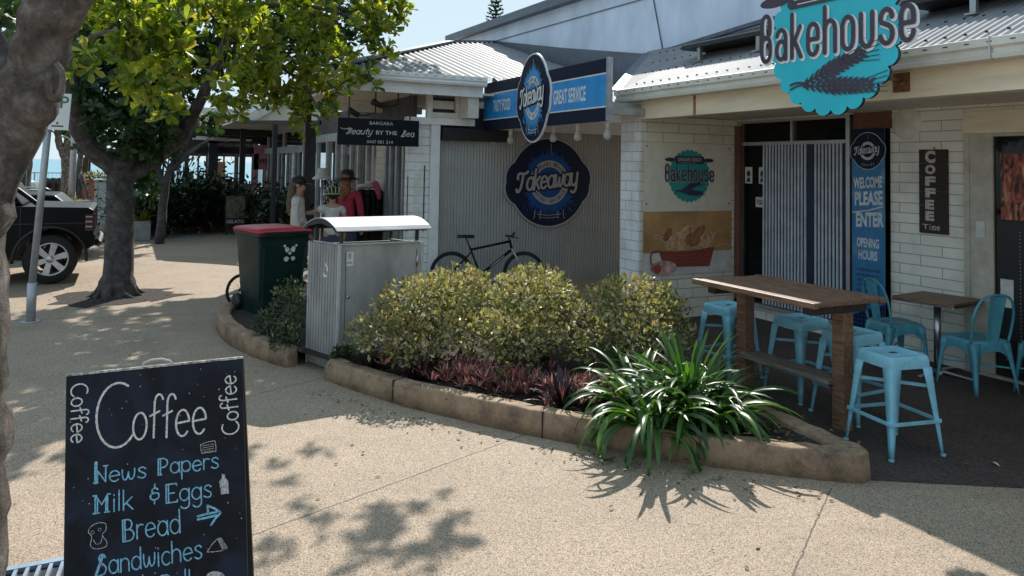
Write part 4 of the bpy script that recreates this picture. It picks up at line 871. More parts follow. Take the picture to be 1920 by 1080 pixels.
for (u, v, du, lb) in ((668, 212, 22, 'black spotlight pointing at the beauty sign, left one'), (712, 196, 16, 'black spotlight under the verandah ceiling above the beauty sign')):
    p = at(u, v, 10.5); t = thing('spotlight', lb, 'spotlight', tuple(p), group='spotlights under the verandah')
    m = MB(); m.tube([p + Vector((-.11, 0, .04)), p + Vector((.04, 0, -.03))], [.05, .035], 10); build('lamp_head', m, M['black'], t)
    m = MB(); m.tube([p + Vector((.02, 0, -.02)), p + Vector((.12, .03, -.03)), p + Vector((.3, .1, .02)), (p.x + .3, p.y + .1, 2.77)], .011, 6); build('arm', m, M['black'], t)
# ------------------------------------------------------------------ the chalk A-board
t = thing('chalk_board', 'black A-frame chalk board listing coffee, papers, milk, eggs, bread and sandwiches', 'A-board', (.13, 3.2, 0))
BU = Vector((.951, -.285, .08)).normalized(); BV = Vector((-.055, .17, .985)); BV = (BV - BU * BV.dot(BU)).normalized(); BN = BU.cross(BV); BO = Vector((-.16, 3.14, .992)) - BV * 1.0
f = frame(BO, BU, BV); W_, H_ = .590, 1.0
def bd(u, v):
    d = ray(u, v); k = (BO - CAMP).dot(BN) / d.dot(BN); p = CAMP + d * k - BO; return Vector((p.dot(BU), p.dot(BV)))
m = MB(); m.prism([(0, 0), (W_, 0), (W_, H_), (0, H_)], f, -.018, 0)
cbm, cn, cb_, CL = newmat('chalkboard_face'); ctc = cn.nodes.new('ShaderNodeTexCoord'); cno = cn.nodes.new('ShaderNodeTexNoise'); cno.inputs['Scale'].default_value = 5; cno.inputs['Detail'].default_value = 7; cno.inputs['Distortion'].default_value = 1.2; CL(ctc.outputs['Object'], cno.inputs['Vector']); ccr = cn.nodes.new('ShaderNodeValToRGB'); ccr.color_ramp.elements[0].position = .42; ccr.color_ramp.elements[0].color = rgb((.005, .006, .010)); ccr.color_ramp.elements[1].position = .78; ccr.color_ramp.elements[1].color = rgb((.016, .023, .045)); CL(cno.outputs[0], ccr.inputs[0]); CL(ccr.outputs[0], cb_.inputs['Base Color']); cb_.inputs['Roughness'].default_value = .6; cb_.inputs['Specular IOR Level'].default_value = .2
fp = build('front_panel', m, cbm, t, bevel=.003)
m = MB(); q0 = f(0, H_, -.02); fb = frame(q0 + BU * W_, tuple(-BU), tuple(BV + BN * .13)); m.prism([(0, -1.0), (W_, -1.0), (W_, 0), (0, 0)], fb, -.001, .017); build('rear_panel', m, M['dark'], t)
m = MB(); m.prism([(-.001, H_ - .001), (W_ + .001, H_ - .001), (W_ + .001, H_ + .006), (-.001, H_ + .006)], f, -.022, .002); build('top_edge', m, pm('worn_edge', (.40, .38, .34), .8, var=.5, scale=50), t)
m = MB(); m.tube([f(*(bd(u, v)), -.008) for u, v in ((264, 692), (268, 681), (283, 675), (303, 673), (318, 677), (323, 684))], .0035, 6); build('rope_handle', m, pm('rope', (.48, .47, .44), .9), t)
rn = random.Random(4)
def line(mb, text, u0, v0, u1, v1, xh, wd, d=.0008, up=None, font=GL, gap=.22):
    p, q = bd(u0, v0), bd(u1, v1); e = q - p; an = math.atan2(e.y, e.x); h = (bd(u0, v0 - xh) - p).length if abs(e.x) > abs(e.y) else (bd(u0 + xh, v0) - p).length
    write(mb, text, 0, 0, h, wd, sub(f, p.x, p.y, 1, an), d, width=e.length, gap=gap, rnd=rn, vary=.05)
m = MB(); line(m, 'C', 179, 838, 246, 832, 78, .0075); line(m, 'offee', 249, 823, 386, 812, 50, .0068); line(m, 'Coffee', 133, 722, 134, 831, 20, .005); line(m, 'Coffee', 447, 812, 443, 703, 20, .005); build('chalk_heading', m, M['chalk'], t)
m = MB(); X = .0047
for a in (('News', 177, 906, 274, 895, 20), ('Papers', 297, 891, 410, 877, 20), ('Milk', 176, 963, 250, 953, 23), ('&', 281, 941, 299, 939, 21), ('Eggs', 312, 944, 397, 932, 23), ('Bread', 231, 1016, 339, 998, 27), ('Sandwiches', 180, 1080, 379, 1046, 25), ('Rolls', 303, 1118, 376, 1106, 26)): line(m, *a, X)
p = bd(180, 903); write(m, 'i', *bd(186, 880), .0001, .0001, f, .0008)
ribbon(m, [bd(180, 868), bd(180, 888), bd(180, 905)], .011, f, .0007)
for (uv) in (((371, 968), (390, 963), (406, 960)), ((371, 974), (390, 970), (406, 966)), ((389, 948), (402, 953), (414, 961)), ((414, 961), (404, 972), (396, 984)), ((389, 948), (390, 958), (390, 962))): ribbon(m, [bd(*q) for q in uv], .007, f, .0009)
build('chalk_list', m, M['chalkblue'], t)
m = MB()
def sk(pts, wd=.0022, closed=False, d=.0009): ribbon(m, [bd(*q) for q in pts], wd, f, d, closed)
sk([(376, 834), (388, 829), (403, 826)]); sk([(403, 826), (405, 837), (405, 846)]); sk([(405, 846), (392, 848), (378, 850)]); sk([(378, 850), (377, 842), (376, 834)])
for i in range(4): sk([(380, 836 + i * 4), (391, 834 + i * 4), (401, 832 + i * 4)], .0016, d=.001)
CS = pm('chalk_soft', (.45, .44, .43), .9, var=.4, scale=200); build('chalk_newspaper', m, CS, t); m = MB()
m.flat([bd(*q) for q in ((416, 889), (422, 889), (422, 895), (428, 902), (429, 925), (415, 927), (411, 903), (416, 896))], f, .0007)
build('chalk_bottle', m, CS, t); m = MB()
sk(cat_([(170, 988), (182, 981), (197, 981), (199, 993), (192, 1003), (200, 1015), (198, 1025), (180, 1029), (170, 1023), (172, 1006), (166, 998)], True), .0022, True)
for x, y in ((174, 998), (187, 993)): sk([(x + 3 * math.cos(a), y + 3 * math.sin(a)) for a in [k * .7 for k in range(9)]], .0012, True)
sk(cat_([(175, 1012), (181, 1020), (189, 1017), (192, 1006)]), .0018)
build('chalk_face', m, CS, t); m = MB()
sk([(388, 1035), (398, 1020), (408, 1010)]); sk([(388, 1035), (405, 1034), (418, 1032)]); sk([(408, 1010), (414, 1022), (418, 1032)])
for i in range(4): sk([(409 + i * 2, 1009 - i * .2), (415 + i * 2.4, 1020), (420 + i * 2.2, 1031 - i * 1.2)], .0018, d=.001)
build('chalk_sandwich', m, CS, t); m = MB()
m.flat([bd(404 + 17 * math.cos(a), 1080 + 9 * math.sin(a)) for a in [k * .45 for k in range(14)]], f, .0007)
build('chalk_roll', m, CS, t)
m = MB()
for i in range(70):
    x, y = rn.uniform(.01, W_ - .01), rn.uniform(.1, H_ - .01); s = rn.uniform(.0008, .0022); m.flat([(x + s * math.cos(a), y + s * math.sin(a)) for a in (0, 1.2, 2.5, 3.9, 5.1)], f, .0006 + i * .000002)
build('chalk_specks', m, M['chalk'], t)

# ------------------------------------------------------------------ stools, chairs and tables
def rrect(w_, d_, r, n=4): return [(sx * (w_ - r) + r * math.cos(R_(a0 + 90 * i / n)), sy * (d_ - r) + r * math.sin(R_(a0 + 90 * i / n))) for sx, sy, a0 in ((1, 1, 0), (-1, 1, 90), (-1, -1, 180), (1, -1, 270)) for i in range(n + 1)]
def loft(mb, rings, mi=0, caps=(True, True)):
    n = len(rings[0]); vs = [p for r in rings for p in r]
    fs = [(i * n + j, i * n + (j + 1) % n, (i + 1) * n + (j + 1) % n, (i + 1) * n + j) for i in range(len(rings) - 1) for j in range(n)]
    mb.add(vs, fs, mi, True); o = len(mb.v) - len(vs)
    if caps[0]: mb.f.append(tuple(range(o + n - 1, o - 1, -1))); mb.m.append(mi); mb.sm.append(False)
    if caps[1]: mb.f.append(tuple(range(o + (len(rings) - 1) * n, o + len(rings) * n))); mb.m.append(mi); mb.sm.append(False)
def angle_leg(mb, top, foot, w0, w1, cx, cy, th=.006):
    """pressed-steel corner leg: two tapering flanges meeting along an outer rounded edge"""
    top, foot = Vector(top), Vector(foot); rings = []
    for i in range(7):
        t = i / 6; p = top + (foot - top) * t; wd = w0 + (w1 - w0) * t ** .8
        a, b = Vector((-cx * wd, 0, 0)), Vector((0, -cy * wd, 0)); e = Vector((-cx * .008, -cy * .008, 0))
        rings.append([p + a, p + Vector((-cx * .012, 0, 0)), p + Vector((-cx * .003, -cy * .003, 0)), p + Vector((0, -cy * .012, 0)), p + b, p + b + Vector((-cx * th, 0, 0)), p + Vector((-cx * .014, -cy * .014, 0)), p + a + Vector((0, -cy * th, 0))])
    loft(mb, rings)
def make_stool(name, label, mat, grp, hgt=.61):
    t = thing(name, label, 'stool', (0, 0, 0), 0, grp); s = .15
    m = MB(); R0 = rrect(s, s, .03)
    loft(m, [[(x * k, y * k, z) for x, y in R0] for k, z in ((1.04, hgt - .075), (1.035, hgt - .035), (1.0, hgt - .008), (.96, hgt), (.9, hgt - .001), (.86, hgt - .006), (.2, hgt - .008))], 0, (False, True)); build('seat', m, mat, t, local=True)
    m = MB(); m.flat([(x, y) for x, y in rrect(.03, .013, .012)], lambda x, y, d: Vector((x, y, hgt - .0055)), 0); build('seat_slot', m, M['black'], t, local=True)
    for cx in (-1, 1):
        for cy in (-1, 1):
            m = MB(); angle_leg(m, (cx * .158, cy * .158, hgt - .07), (cx * .205, cy * .205, 0), .075, .022, cx, cy); m.lathe([(.016, 0), (.018, .012), (.014, .02)], (cx * .197, cy * .197, 0), n=8); build('leg', m, mat, t, local=True)
    m = MB(); z = .215; k = .19
    for a, b in (((-1, -1), (1, -1)), ((1, -1), (1, 1)), ((1, 1), (-1, 1)), ((-1, 1), (-1, -1))): m.bar((a[0] * k, a[1] * k, z), (b[0] * k, b[1] * k, z), .014, .022)
    build('foot_rail', m, mat, t, local=True, bevel=.003)
    m = MB(); z = .40
    m.bar((-.165, -.165, z), (.165, .165, z), .012, .02); m.bar((-.165, .165, z + .022), (.165, -.165, z + .022), .012, .02); build('cross_brace', m, mat, t, local=True)
    return t
st = make_stool('bar_stool', 'light blue metal stool standing clear in front of the timber bar table', M['stool'], 'light blue bar stools')
st.location = (4.45, 3.39, 0); st.rotation_euler = (0, 0, R_(-10))
for x, y, r, lb in ((4.76, 3.96, 2, 'light blue metal stool half hidden behind the near table post'), (4.80, 4.47, -3, 'light blue metal stool under the middle of the bar table'), (4.66, 5.14, 5, 'light blue metal stool behind the far table post and the strappy plant')):
    dup(st, (x, y, 0), R_(r), lb)
def make_chair(name, label, mat, grp):
    t = thing(name, label, 'chair', (0, 0, 0), 0, grp); h = .45     # faces -y; the back is at +y
    m = MB(); R0 = rrect(.185, .18, .05)
    loft(m, [[(x * k, y * k, z) for x, y in R0] for k, z in ((1.03, h - .055), (1.04, h - .02), (1.0, h), (.94, h + .002), (.88, h - .004), (.2, h - .008))], 0, (False, True)); build('seat', m, mat, t, local=True)
    for cx in (-1, 1):
        for cy in (-1, 1):
            m = MB(); angle_leg(m, (cx * .192, cy * .187, h - .02), (cx * .225, cy * (.215 if cy < 0 else .25), 0), .075, .02, cx, cy); build('leg', m, mat, t, local=True)
    m = MB()                                                         # arched aprons between the legs
    for (ax, off, L) in (('x', -.186, .16), ('x', .186, .16), ('y', -.191, .155), ('y', .191, .155)):
        P = [(-L, h - .05), (-L, h - .17)] + [(L * math.cos(R_(a)) * .98, h - .17 + .085 * math.sin(R_(a))) for a in range(180, -1, -20)] + [(L, h - .05)]
        fr = (lambda a, z, d, off=off: Vector((a, off + d, z))) if ax == 'x' else (lambda a, z, d, off=off: Vector((off + d, a, z)))
        m.prism(P, fr, -.003, .003)
    build('apron', m, mat, t, local=True)
    m = MB(); P = [(-.2, -.03, h - .01), (-.2, .08, h + .10), (-.195, .19, h + .27), (-.15, .235, h + .37), (-.06, .25, h + .405), (.06, .25, h + .405), (.15, .235, h + .37), (.195, .19, h + .27), (.2, .08, h + .10), (.2, -.03, h - .01)]
    P = [(-.19, .16, h - .02), (-.205, .185, h + .12), (-.20, .21, h + .25), (-.15, .235, h + .36), (-.06, .245, h + .40), (.06, .245, h + .40), (.15, .235, h + .36), (.20, .21, h + .25), (.205, .185, h + .12), (.19, .16, h - .02)]
    m.tube(cat_3(P, 4), .011, 8); build('back_hoop', m, mat, t, local=True)
    m = MB(); vs = []
    for i in range(8):
        z = i / 7; wd = .062 + .022 * z; y = .172 + .068 * z + .0 ; 
        for k in (-1, -.9, -.5, 0, .5, .9, 1): vs.append((k * wd, y + .010 * (k * k) - .008 * z * 0, h - .005 + .395 * z))
    o = len(vs); vs += [(x, y + .006, z) for x, y, z in vs]
    fs = [(i * 7 + j, i * 7 + j + 1, (i + 1) * 7 + j + 1, (i + 1) * 7 + j) for i in range(7) for j in range(6)]
    fs += [(o + i * 7 + j, o + (i + 1) * 7 + j, o + (i + 1) * 7 + j + 1, o + i * 7 + j + 1) for i in range(7) for j in range(6)]
    fs += [(i * 7, (i + 1) * 7, o + (i + 1) * 7, o + i * 7) for i in range(7)] + [(i * 7 + 6, o + i * 7 + 6, o + (i + 1) * 7 + 6, (i + 1) * 7 + 6) for i in range(7)]
    m.add(vs, fs, 0, True); build('back_splat', m, mat, t, local=True)
    m = MB(); z = .2; m.bar((-.2, -.19, z), (.2, .21, z), .01, .014); m.bar((-.2, .21, z + .016), (.2, -.19, z + .016), .01, .014); build('cross_brace', m, mat, t, local=True)
    return t
ch = make_chair('cafe_chair', 'teal metal chair between the bar table and the small square table', M['chair'], 'teal metal chairs')
ch.location = (6.28, 4.76, 0); ch.rotation_euler = (0, 0, R_(70)); ch.scale = (.93,) * 3
dup(ch, (6.32, 4.05, 0), R_(166), 'teal metal chair drawn up to the near corner of the small square table', None, .93)
dup(ch, (6.58, 3.58, 0), R_(150), 'teal metal chair before the shop door, cut by the right picture edge', None, .93)
# bar table
t = thing('bar_table', 'long dark stained timber bar table with thick square posts', 'table', (4.45, 4.3, 0))
ZT = .90; m = MB()
for i in range(7):
    x = 4.05 + i * .0845; m.box(x, x + .081, 3.64, 4.80, ZT - .032, ZT)
m.box(4.0, 4.047, 3.62, 4.82, ZT - .036, ZT + .003); m.box(4.642, 4.69, 3.62, 4.82, ZT - .036, ZT + .003)
build('tabletop', m, M['wood'], t, bevel=.004)
m = MB(); m.box(4.09, 4.62, 3.72, 3.80, ZT - .10, ZT - .038); m.box(4.09, 4.62, 4.66, 4.74, ZT - .10, ZT - .038); m.box(4.38, 4.46, 3.81, 4.67, ZT - .10, ZT - .038); build('bearer', m, M['darkwood'], t, bevel=.004)
for y in (3.77, 4.70):
    m = MB(); m.box(4.39, 4.488, y - .049, y + .049, 0, ZT - .101); build('post', m, M['wood'], t, bevel=.006)
m = MB(); m.box(4.34, 4.43, 3.81, 4.67, .30, .335); m.box(4.44, 4.52, 3.81, 4.67, .30, .335); build('foot_rest', m, M['rail'], t, bevel=.004)
m = MB(); m.bar((4.46, 3.81, .22), (4.46, 3.93, .298), .03, .03); build('strut', m, M['wood'], t)
# small square table
t = thing('square_cafe_table', 'small square cafe table with a dark timber top on a steel pedestal', 'table', (6.45, 4.47, 0), R_(8))
m = MB(); m.prism(rrect(.27, .27, .02), lambda x, y, d: Vector((x, y, d)), .64, .665); build('tabletop', m, M['wood'], t, local=True, bevel=.004)
m = MB(); m.prism(rrect(.274, .274, .02), lambda x, y, d: Vector((x, y, d)), .628, .639); build('rim', m, M['steel'], t, local=True)
m = MB(); m.tube([(0, 0, .03), (0, 0, .627)], .03, 14); build('pedestal', m, M['steel'], t, local=True)
m = MB()
for a in (0, 90, 180, 270): m.bar((0, 0, .03), (.3 * math.cos(R_(a)), .3 * math.sin(R_(a)), .012), .045, .02)
m.lathe([(.06, 0), (.06, .03), (.035, .05)], n=14); build('foot', m, M['steel'], t, local=True, bevel=.004)
# ------------------------------------------------------------------ garden bed: kerbs, soil, plants
def kerbmat():
    m, n, b, L = newmat('kerb_concrete'); tc = n.nodes.new('ShaderNodeTexCoord'); P = tc.outputs['Object']
    n1 = n.nodes.new('ShaderNodeTexNoise'); n1.inputs['Scale'].default_value = 4.5; n1.inputs['Detail'].default_value = 12; n1.inputs['Roughness'].default_value = .8; L(P, n1.inputs['Vector'])
    cr = n.nodes.new('ShaderNodeValToRGB'); e = cr.color_ramp.elements; e[0].position = .33; e[0].color = rgb((.085, .065, .048)); e[1].position = .72; e[1].color = rgb((.44, .32, .215)); x = e.new(.5); x.color = rgb((.30, .195, .12)); L(n1.outputs[0], cr.inputs[0])
    L(cr.outputs[0], b.inputs['Base Color']); b.inputs['Roughness'].default_value = .85
    n2 = n.nodes.new('ShaderNodeTexNoise'); n2.inputs['Scale'].default_value = 60; n2.inputs['Detail'].default_value = 5; L(P, n2.inputs['Vector']); bp = n.nodes.new('ShaderNodeBump'); bp.inputs['Strength'].default_value = .5; bp.inputs['Distance'].default_value = .01; L(n2.outputs[0], bp.inputs['Height']); L(bp.outputs[0], b.inputs['Normal']); return m
M['kerb'] = kerbmat()
Z_ = Vector((0, 0, 1))
def kerb(name, pts, label, wd=.15, ht=.165, k=4, inner=1, cap=True):
    P = [Vector((p[0], p[1], 0)) for p in (cat_(pts, False, k) if k else pts)]; n = len(P); m = MB(); rings = []; rnd = random.Random(len(pts))
    for i in range(n):
        t = (P[min(n - 1, i + 1)] - P[max(0, i - 1)]).normalized(); nn = Vector((-t.y, t.x, 0)) * inner; h = ht + rnd.uniform(-.006, .006); j = rnd.uniform(-.006, .006)
        sc_ = 1.0
        if cap and i in (0, n - 1): h *= .72; sc_ = .8
        rings.append([P[i] + nn * (a + j) * sc_ + Vector((0, 0, z)) for a, z in ((0, 0), (.006, h * .55), (.010, h - .022), (.016, h - .007), (.030, h), (.034, h), (wd - .034, h), (wd - .03, h), (wd - .014, h - .007), (wd - .008, h - .022), (wd - .004, h * .5), (wd, 0))])
    loft(m, rings); return solo(name, m, M['kerb'], label, 'kerb', base=tuple(P[0]))
gk = kerb('garden_kerb', [(1.50, 6.36), (1.60, 6.08), (1.85, 5.47), (2.1, 5.03), (2.35, 4.62), (2.6, 4.29), (2.87, 3.95), (3.12, 3.66), (3.42, 3.37), (3.66, 3.16), (3.80, 3.08), (3.90, 3.13), (3.93, 3.3), (3.955, 3.7), (4.0, 4.3), (4.08, 5.0), (4.25, 5.8), (4.6, 6.6), (4.8, 7.3)], 'long curved tan concrete garden kerb that comes to a rounded point by the near stool', inner=1)
kerb('garden_kerb', [(1.45, 9.75), (1.1, 9.35), (.94, 8.9), (.905, 8.45), (.94, 7.95), (1.06, 7.42), (1.22, 6.97), (1.30, 6.83)], 'short curved concrete garden kerb in front of the red lidded wheelie bin', inner=1)
KC = cat_([(1.50, 6.36), (1.60, 6.08), (1.85, 5.47), (2.1, 5.03), (2.35, 4.62), (2.6, 4.29), (2.87, 3.95), (3.12, 3.66), (3.42, 3.37)], False, 8)
for i in (15, 36):
    p0 = Vector((*KC[i], 0)); tt = Vector((KC[i + 1][0] - KC[i - 1][0], KC[i + 1][1] - KC[i - 1][1], 0)).normalized(); nn = Vector((-tt.y, tt.x, 0)); m = MB(); m.obox(p0 + nn * .072 + Z_ * .082, tt * .0022, nn * .0752, Z_ * .0845); build('kerb_joint', m, M['soil'], gk)
SO = [(1.62, 6.3), (1.95, 5.5), (2.45, 4.68), (2.95, 4.03), (3.5, 3.45), (3.78, 3.22), (3.82, 3.7), (3.88, 4.4), (3.95, 5.0), (4.1, 5.8), (4.5, 6.7), (4.6, 7.9), (3.2, 8.6), (1.6, 9.7), (1.2, 9.3), (1.05, 8.8), (1.03, 8.4), (1.1, 7.8), (1.22, 7.3), (1.42, 6.8)]
m = MB(); m.add([(x, y, .125) for x, y in SO], [tuple(range(len(SO)))]); m.add([(x, y, .0) for x, y in SO] , []); setting('garden_soil', m, M['soil'])
rng = np.random.default_rng(3)
# leaf litter and bark on the soil
m = MB(); n = 900; t = rng.random(n); pts = np.array([(1.7, 6.2), (2.5, 4.9), (3.3, 3.95), (3.7, 3.5)]); idx = np.minimum((t * 3).astype(int), 2); fr_ = (t * 3 - idx)[:, None]
c = pts[idx] * (1 - fr_) + pts[idx + 1] * fr_ + rng.normal(size=(n, 2)) * .16 + np.array([.12, .1]); C = np.c_[c, .128 + rng.random(n) * .02]
leaves(m, C, np.c_[rng.normal(size=(n, 2)), rng.normal(size=n) * .25], np.c_[rng.normal(size=(n, 2)) * .35, np.ones(n)], .02 + rng.random(n) * .035, SML)
props(build('leaf_litter', m, leafmat('litter', [(.03, .018, .01), (.12, .07, .035), (.24, .17, .1)], .1, .8)), 'dry brown leaves and bark chips scattered over the garden soil', 'leaf litter', None, 'stuff')

SHC = [(.08, .10, .04), (.18, .19, .06), (.34, .32, .13), (.50, .46, .28), (.11, .12, .05), (.20, .13, .08), (.40, .37, .10), (.60, .56, .42)]
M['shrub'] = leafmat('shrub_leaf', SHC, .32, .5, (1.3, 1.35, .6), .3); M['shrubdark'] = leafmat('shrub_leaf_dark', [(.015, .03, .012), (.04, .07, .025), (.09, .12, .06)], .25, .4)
M['shrubtip'] = leafmat('shrub_tip_leaf', [(.42, .40, .08), (.50, .38, .14), (.44, .27, .11), (.52, .47, .22)], .35, .35); M['twig'] = pm('twig', (.26, .20, .155), .85, var=.35, scale=20); M['bark'] = pm('shrub_bark', (.12, .085, .06), .9, var=.3, scale=20, bump=.5)
def shrub(name, label, base, blobs, n, seed, lsz=.043, mats=('shrub', 'shrubtip'), grp=None, tips=.1, shell=.35):
    rng = np.random.default_rng(seed); rnd = random.Random(seed); t = thing(name, label, 'shrub', base, 0, grp); B = Vector(base)
    tw = MB(); m = MB(); tot = sum(b[3] * b[4] * b[5] for b in blobs); ends = []
    for (x, y, z, rx, ry, rz) in blobs:
        k = int(n * rx * ry * rz / tot); p, d = in_ball(rng, k, shell); cx = np.array([x, y, z]); C = cx + p * np.array([rx, ry, rz])
        lump = np.array([noise3(q * 5.0) for q in C]); keep = (lump > -.17) | (rng.random(k) < .25); C, d = C[keep], d[keep]; k = len(C)
        up = np.array([0, 0, 1.0]); ax = unit(d * .55 + up * .35 + rng.normal(size=(k, 3)) * .6); nr = unit(rng.normal(size=(k, 3)) * .7 + d + up * .8)
        istip = (C[:, 2] > z + rz * .35) & (rng.random(k) < tips * 2.2) | (rng.random(k) < tips * .12)
        sz = lsz * (.6 + .8 * rng.random(k))
        leaves(m, C[~istip], ax[~istip], nr[~istip], sz[~istip], SML, 0); leaves(m, C[istip], ax[istip], nr[istip], sz[istip] * 1.05, SML, 1)
        for i in range(22 + int(110 * rx * ry)):
            j = rng.integers(0, k); ends.append(Vector(C[j]))
    st = MB(); forks = []
    for i in range(5):
        a = rnd.uniform(0, 6.3); x, y, z, rx, ry, rz = rnd.choice(blobs); e = Vector((x + rnd.uniform(-.5, .5) * rx, y + rnd.uniform(-.5, .5) * ry, z + rnd.uniform(-.3, .2) * rz)); s0 = B + Vector((.12 * math.cos(a), .12 * math.sin(a), 0)); md = s0.lerp(e, .5) + Vector((rnd.uniform(-.08, .08), rnd.uniform(-.08, .08), -.02)); P = limb(st, [s0, md, e], .018, .008, rnd, 6); forks += P[2:]
    build('stem', st, M['bark'], t)
    for e in ends:
        s = min(forks, key=lambda q: (q - e).length + rnd.uniform(0, .12)); md = s.lerp(e, .55) + Vector((rnd.uniform(-.04, .04), rnd.uniform(-.04, .04), rnd.uniform(-.05, .02))); tw.tube([s, md, e], [.0065, .005, .003], 4, False)
    build('twig', tw, M['twig'], t); build('foliage', m, [M[q] for q in mats], t); return t
from mathutils import noise as _nz
def noise3(q): return _nz.noise(Vector((float(q[0]), float(q[1]), float(q[2]))))
G_ = 'clipped shrubs along the garden bed'
shrub('hedge_shrub', 'loose clipped shrub with bare twigs in front of the grey bin enclosure', (2.35, 6.1, .12), [(2.25, 6.05, .58, .44, .42, .27), (1.90, 6.0, .42, .30, .28, .20), (2.62, 6.2, .66, .34, .38, .23), (2.5, 5.62, .44, .30, .28, .20), (2.10, 5.75, .34, .28, .24, .16)], 8200, 1, grp=G_)
shrub('hedge_shrub', 'dense rounded shrub with yellow tips in the middle of the garden bed below the bicycle', (3.05, 5.6, .12), [(3.02, 5.65, .61, .43, .44, .28), (2.75, 5.34, .46, .32, .28, .22), (3.22, 5.95, .68, .33, .36, .22), (3.25, 5.2, .46, .32, .28, .22)], 8200, 2, grp=G_)
shrub('hedge_shrub', 'dense shrub with reddish tips in front of the white brick wall end', (3.75, 5.35, .12), [(3.80, 5.35, .62, .40, .42, .26), (4.14, 5.5, .52, .30, .34, .22), (3.62, 4.95, .44, .28, .26, .20), (4.0, 5.2, .38, .3, .3, .22)], 6600, 3, tips=.14, grp=G_)
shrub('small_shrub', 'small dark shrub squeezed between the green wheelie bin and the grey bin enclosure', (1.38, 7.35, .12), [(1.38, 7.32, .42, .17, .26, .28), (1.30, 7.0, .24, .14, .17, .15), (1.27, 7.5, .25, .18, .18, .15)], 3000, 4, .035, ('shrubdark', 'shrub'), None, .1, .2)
shrub('small_shrub', 'tiny dark tuft at the foot of the grey enclosure by the kerb end', (1.66, 6.36, .10), [(1.66, 6.38, .17, .09, .08, .08)], 500, 6, .04, ('shrubdark', 'shrub'), None, .1, .2)

# strap-leaved plants
def straps(mb, rng, base, n, L, wd, lean=(.2, 1.1), droop=1.0, seg=7, mi=0, spread=.08, zmin=.02):
    for i in range(n):
        a = rng.uniform(0, 2 * math.pi); le = rng.uniform(*lean); l = L * rng.uniform(.65, 1.1); w_ = wd * rng.uniform(.7, 1.15)
        p = np.array(base, float) + np.array([math.cos(a), math.sin(a), 0]) * rng.uniform(0, spread) ; ang = math.pi / 2 - le * rng.uniform(.5, 1); side = np.array([-math.sin(a), math.cos(a), 0]); tw = rng.uniform(-.5, .5)
        vs = []; pts = []; dz = droop * rng.uniform(.7, 1.3) * le
        for k in range(seg + 1):
            t = k / seg; ww = w_ * (math.sin(math.pi * (.12 + .82 * t)) ** .7 if t < 1 else .05); th = ang; s2 = side * math.cos(tw * t) + np.array([0, 0, 1]) * math.sin(tw * t)
            mid = p + np.array([0, 0, -.25 * ww]); vs += [tuple(p - s2 * ww / 2), tuple(mid), tuple(p + s2 * ww / 2)]
            p = p + np.array([math.cos(a) * math.cos(th), math.sin(a) * math.cos(th), math.sin(th)]) * l / seg; ang -= dz * (.35 + .9 * t) * 2.2 / seg
            if p[2] < zmin: p[2] = zmin
        fs = []
        for k in range(seg): b = 3 * k; fs += [(b, b + 1, b + 4, b + 3), (b + 1, b + 2, b + 5, b + 4)]
        mb.add(vs, fs, mi, True)
M['strap'] = leafmat('strap_leaf', [(.018, .045, .014), (.035, .085, .022), (.06, .13, .03), (.10, .20, .04), (.04, .08, .03)], .3, .38, (1.5, 1.8, .5), .55); M['yleaf'] = M['yellow']
def strap_plant(label, base, n, L, wd, seed, up=.3):
    t = thing('strap_leaf_plant', label, 'plant', base, 0, 'strappy green plants'); rng = np.random.default_rng(seed); m = MB()
    for k in range(9):
        b = (base[0] + rng.uniform(-.3, .3), base[1] + rng.uniform(-.26, .2), base[2]); straps(m, rng, b, n // 9, L, wd, (.6, 1.45) if k else (.25, .9), 1.5 if k else .9, 10)
    build('foliage', m, M['strap'], t)
    m = MB(); straps(m, rng, (base[0], base[1] - .15, base[2]), 5, L * .8, wd * .7, (1.0, 1.4), 1.3); build('dead_leaf', m, M['yellow'], t)
    m = MB(); m.lathe([(.10, 0), (.09, .06), (.05, .14), (.02, .2)], base, n=10); build('stem', m, M['bark'], t); return t
strap_plant('big clump of glossy arching strap leaves spilling over the kerb near the stool', (3.27, 4.08, .12), 430, .61, .040, 5)
strap_plant('strappy green clump behind the larger one, against the bar table', (3.52, 4.62, .12), 110, .52, .032, 8)

# red bedding plants: nobody could count them
M['redleaf'] = leafmat('red_leaf', [(.06, .02, .02), (.22, .05, .06), (.62, .19, .21), (.14, .09, .045), (.75, .38, .35), (.06, .06, .025), (.16, .17, .06)], .35, .4)
M['purple'] = leafmat('purple_leaf', [(.012, .01, .012), (.035, .018, .022), (.06, .04, .035)], .15, .35)
m = MB(); rng = np.random.default_rng(12)
PB = [(1.85, 5.95), (2.2, 5.3), (2.6, 4.75), (3.0, 4.3), (3.3, 4.25)]
for i in range(470):
    t = rng.random() * (len(PB) - 1.001); k = int(t); q = np.array(PB[k]) * (1 - t + k) + np.array(PB[k + 1]) * (t - k) + np.array([.14, .12]) + rng.normal(size=2) * np.array([.11, .15])
    h = rng.uniform(.02, .12); straps(m, rng, (q[0], q[1], .12 + h), 11, rng.uniform(.05, .11), .013, (.3, 1.3), .4, 3, 0, .02, .13)
props(build('red_bedding_plants', m, M['redleaf']), 'band of low red and pink leaved bedding plants under the shrubs along the kerb', 'bedding plants', None, 'stuff')
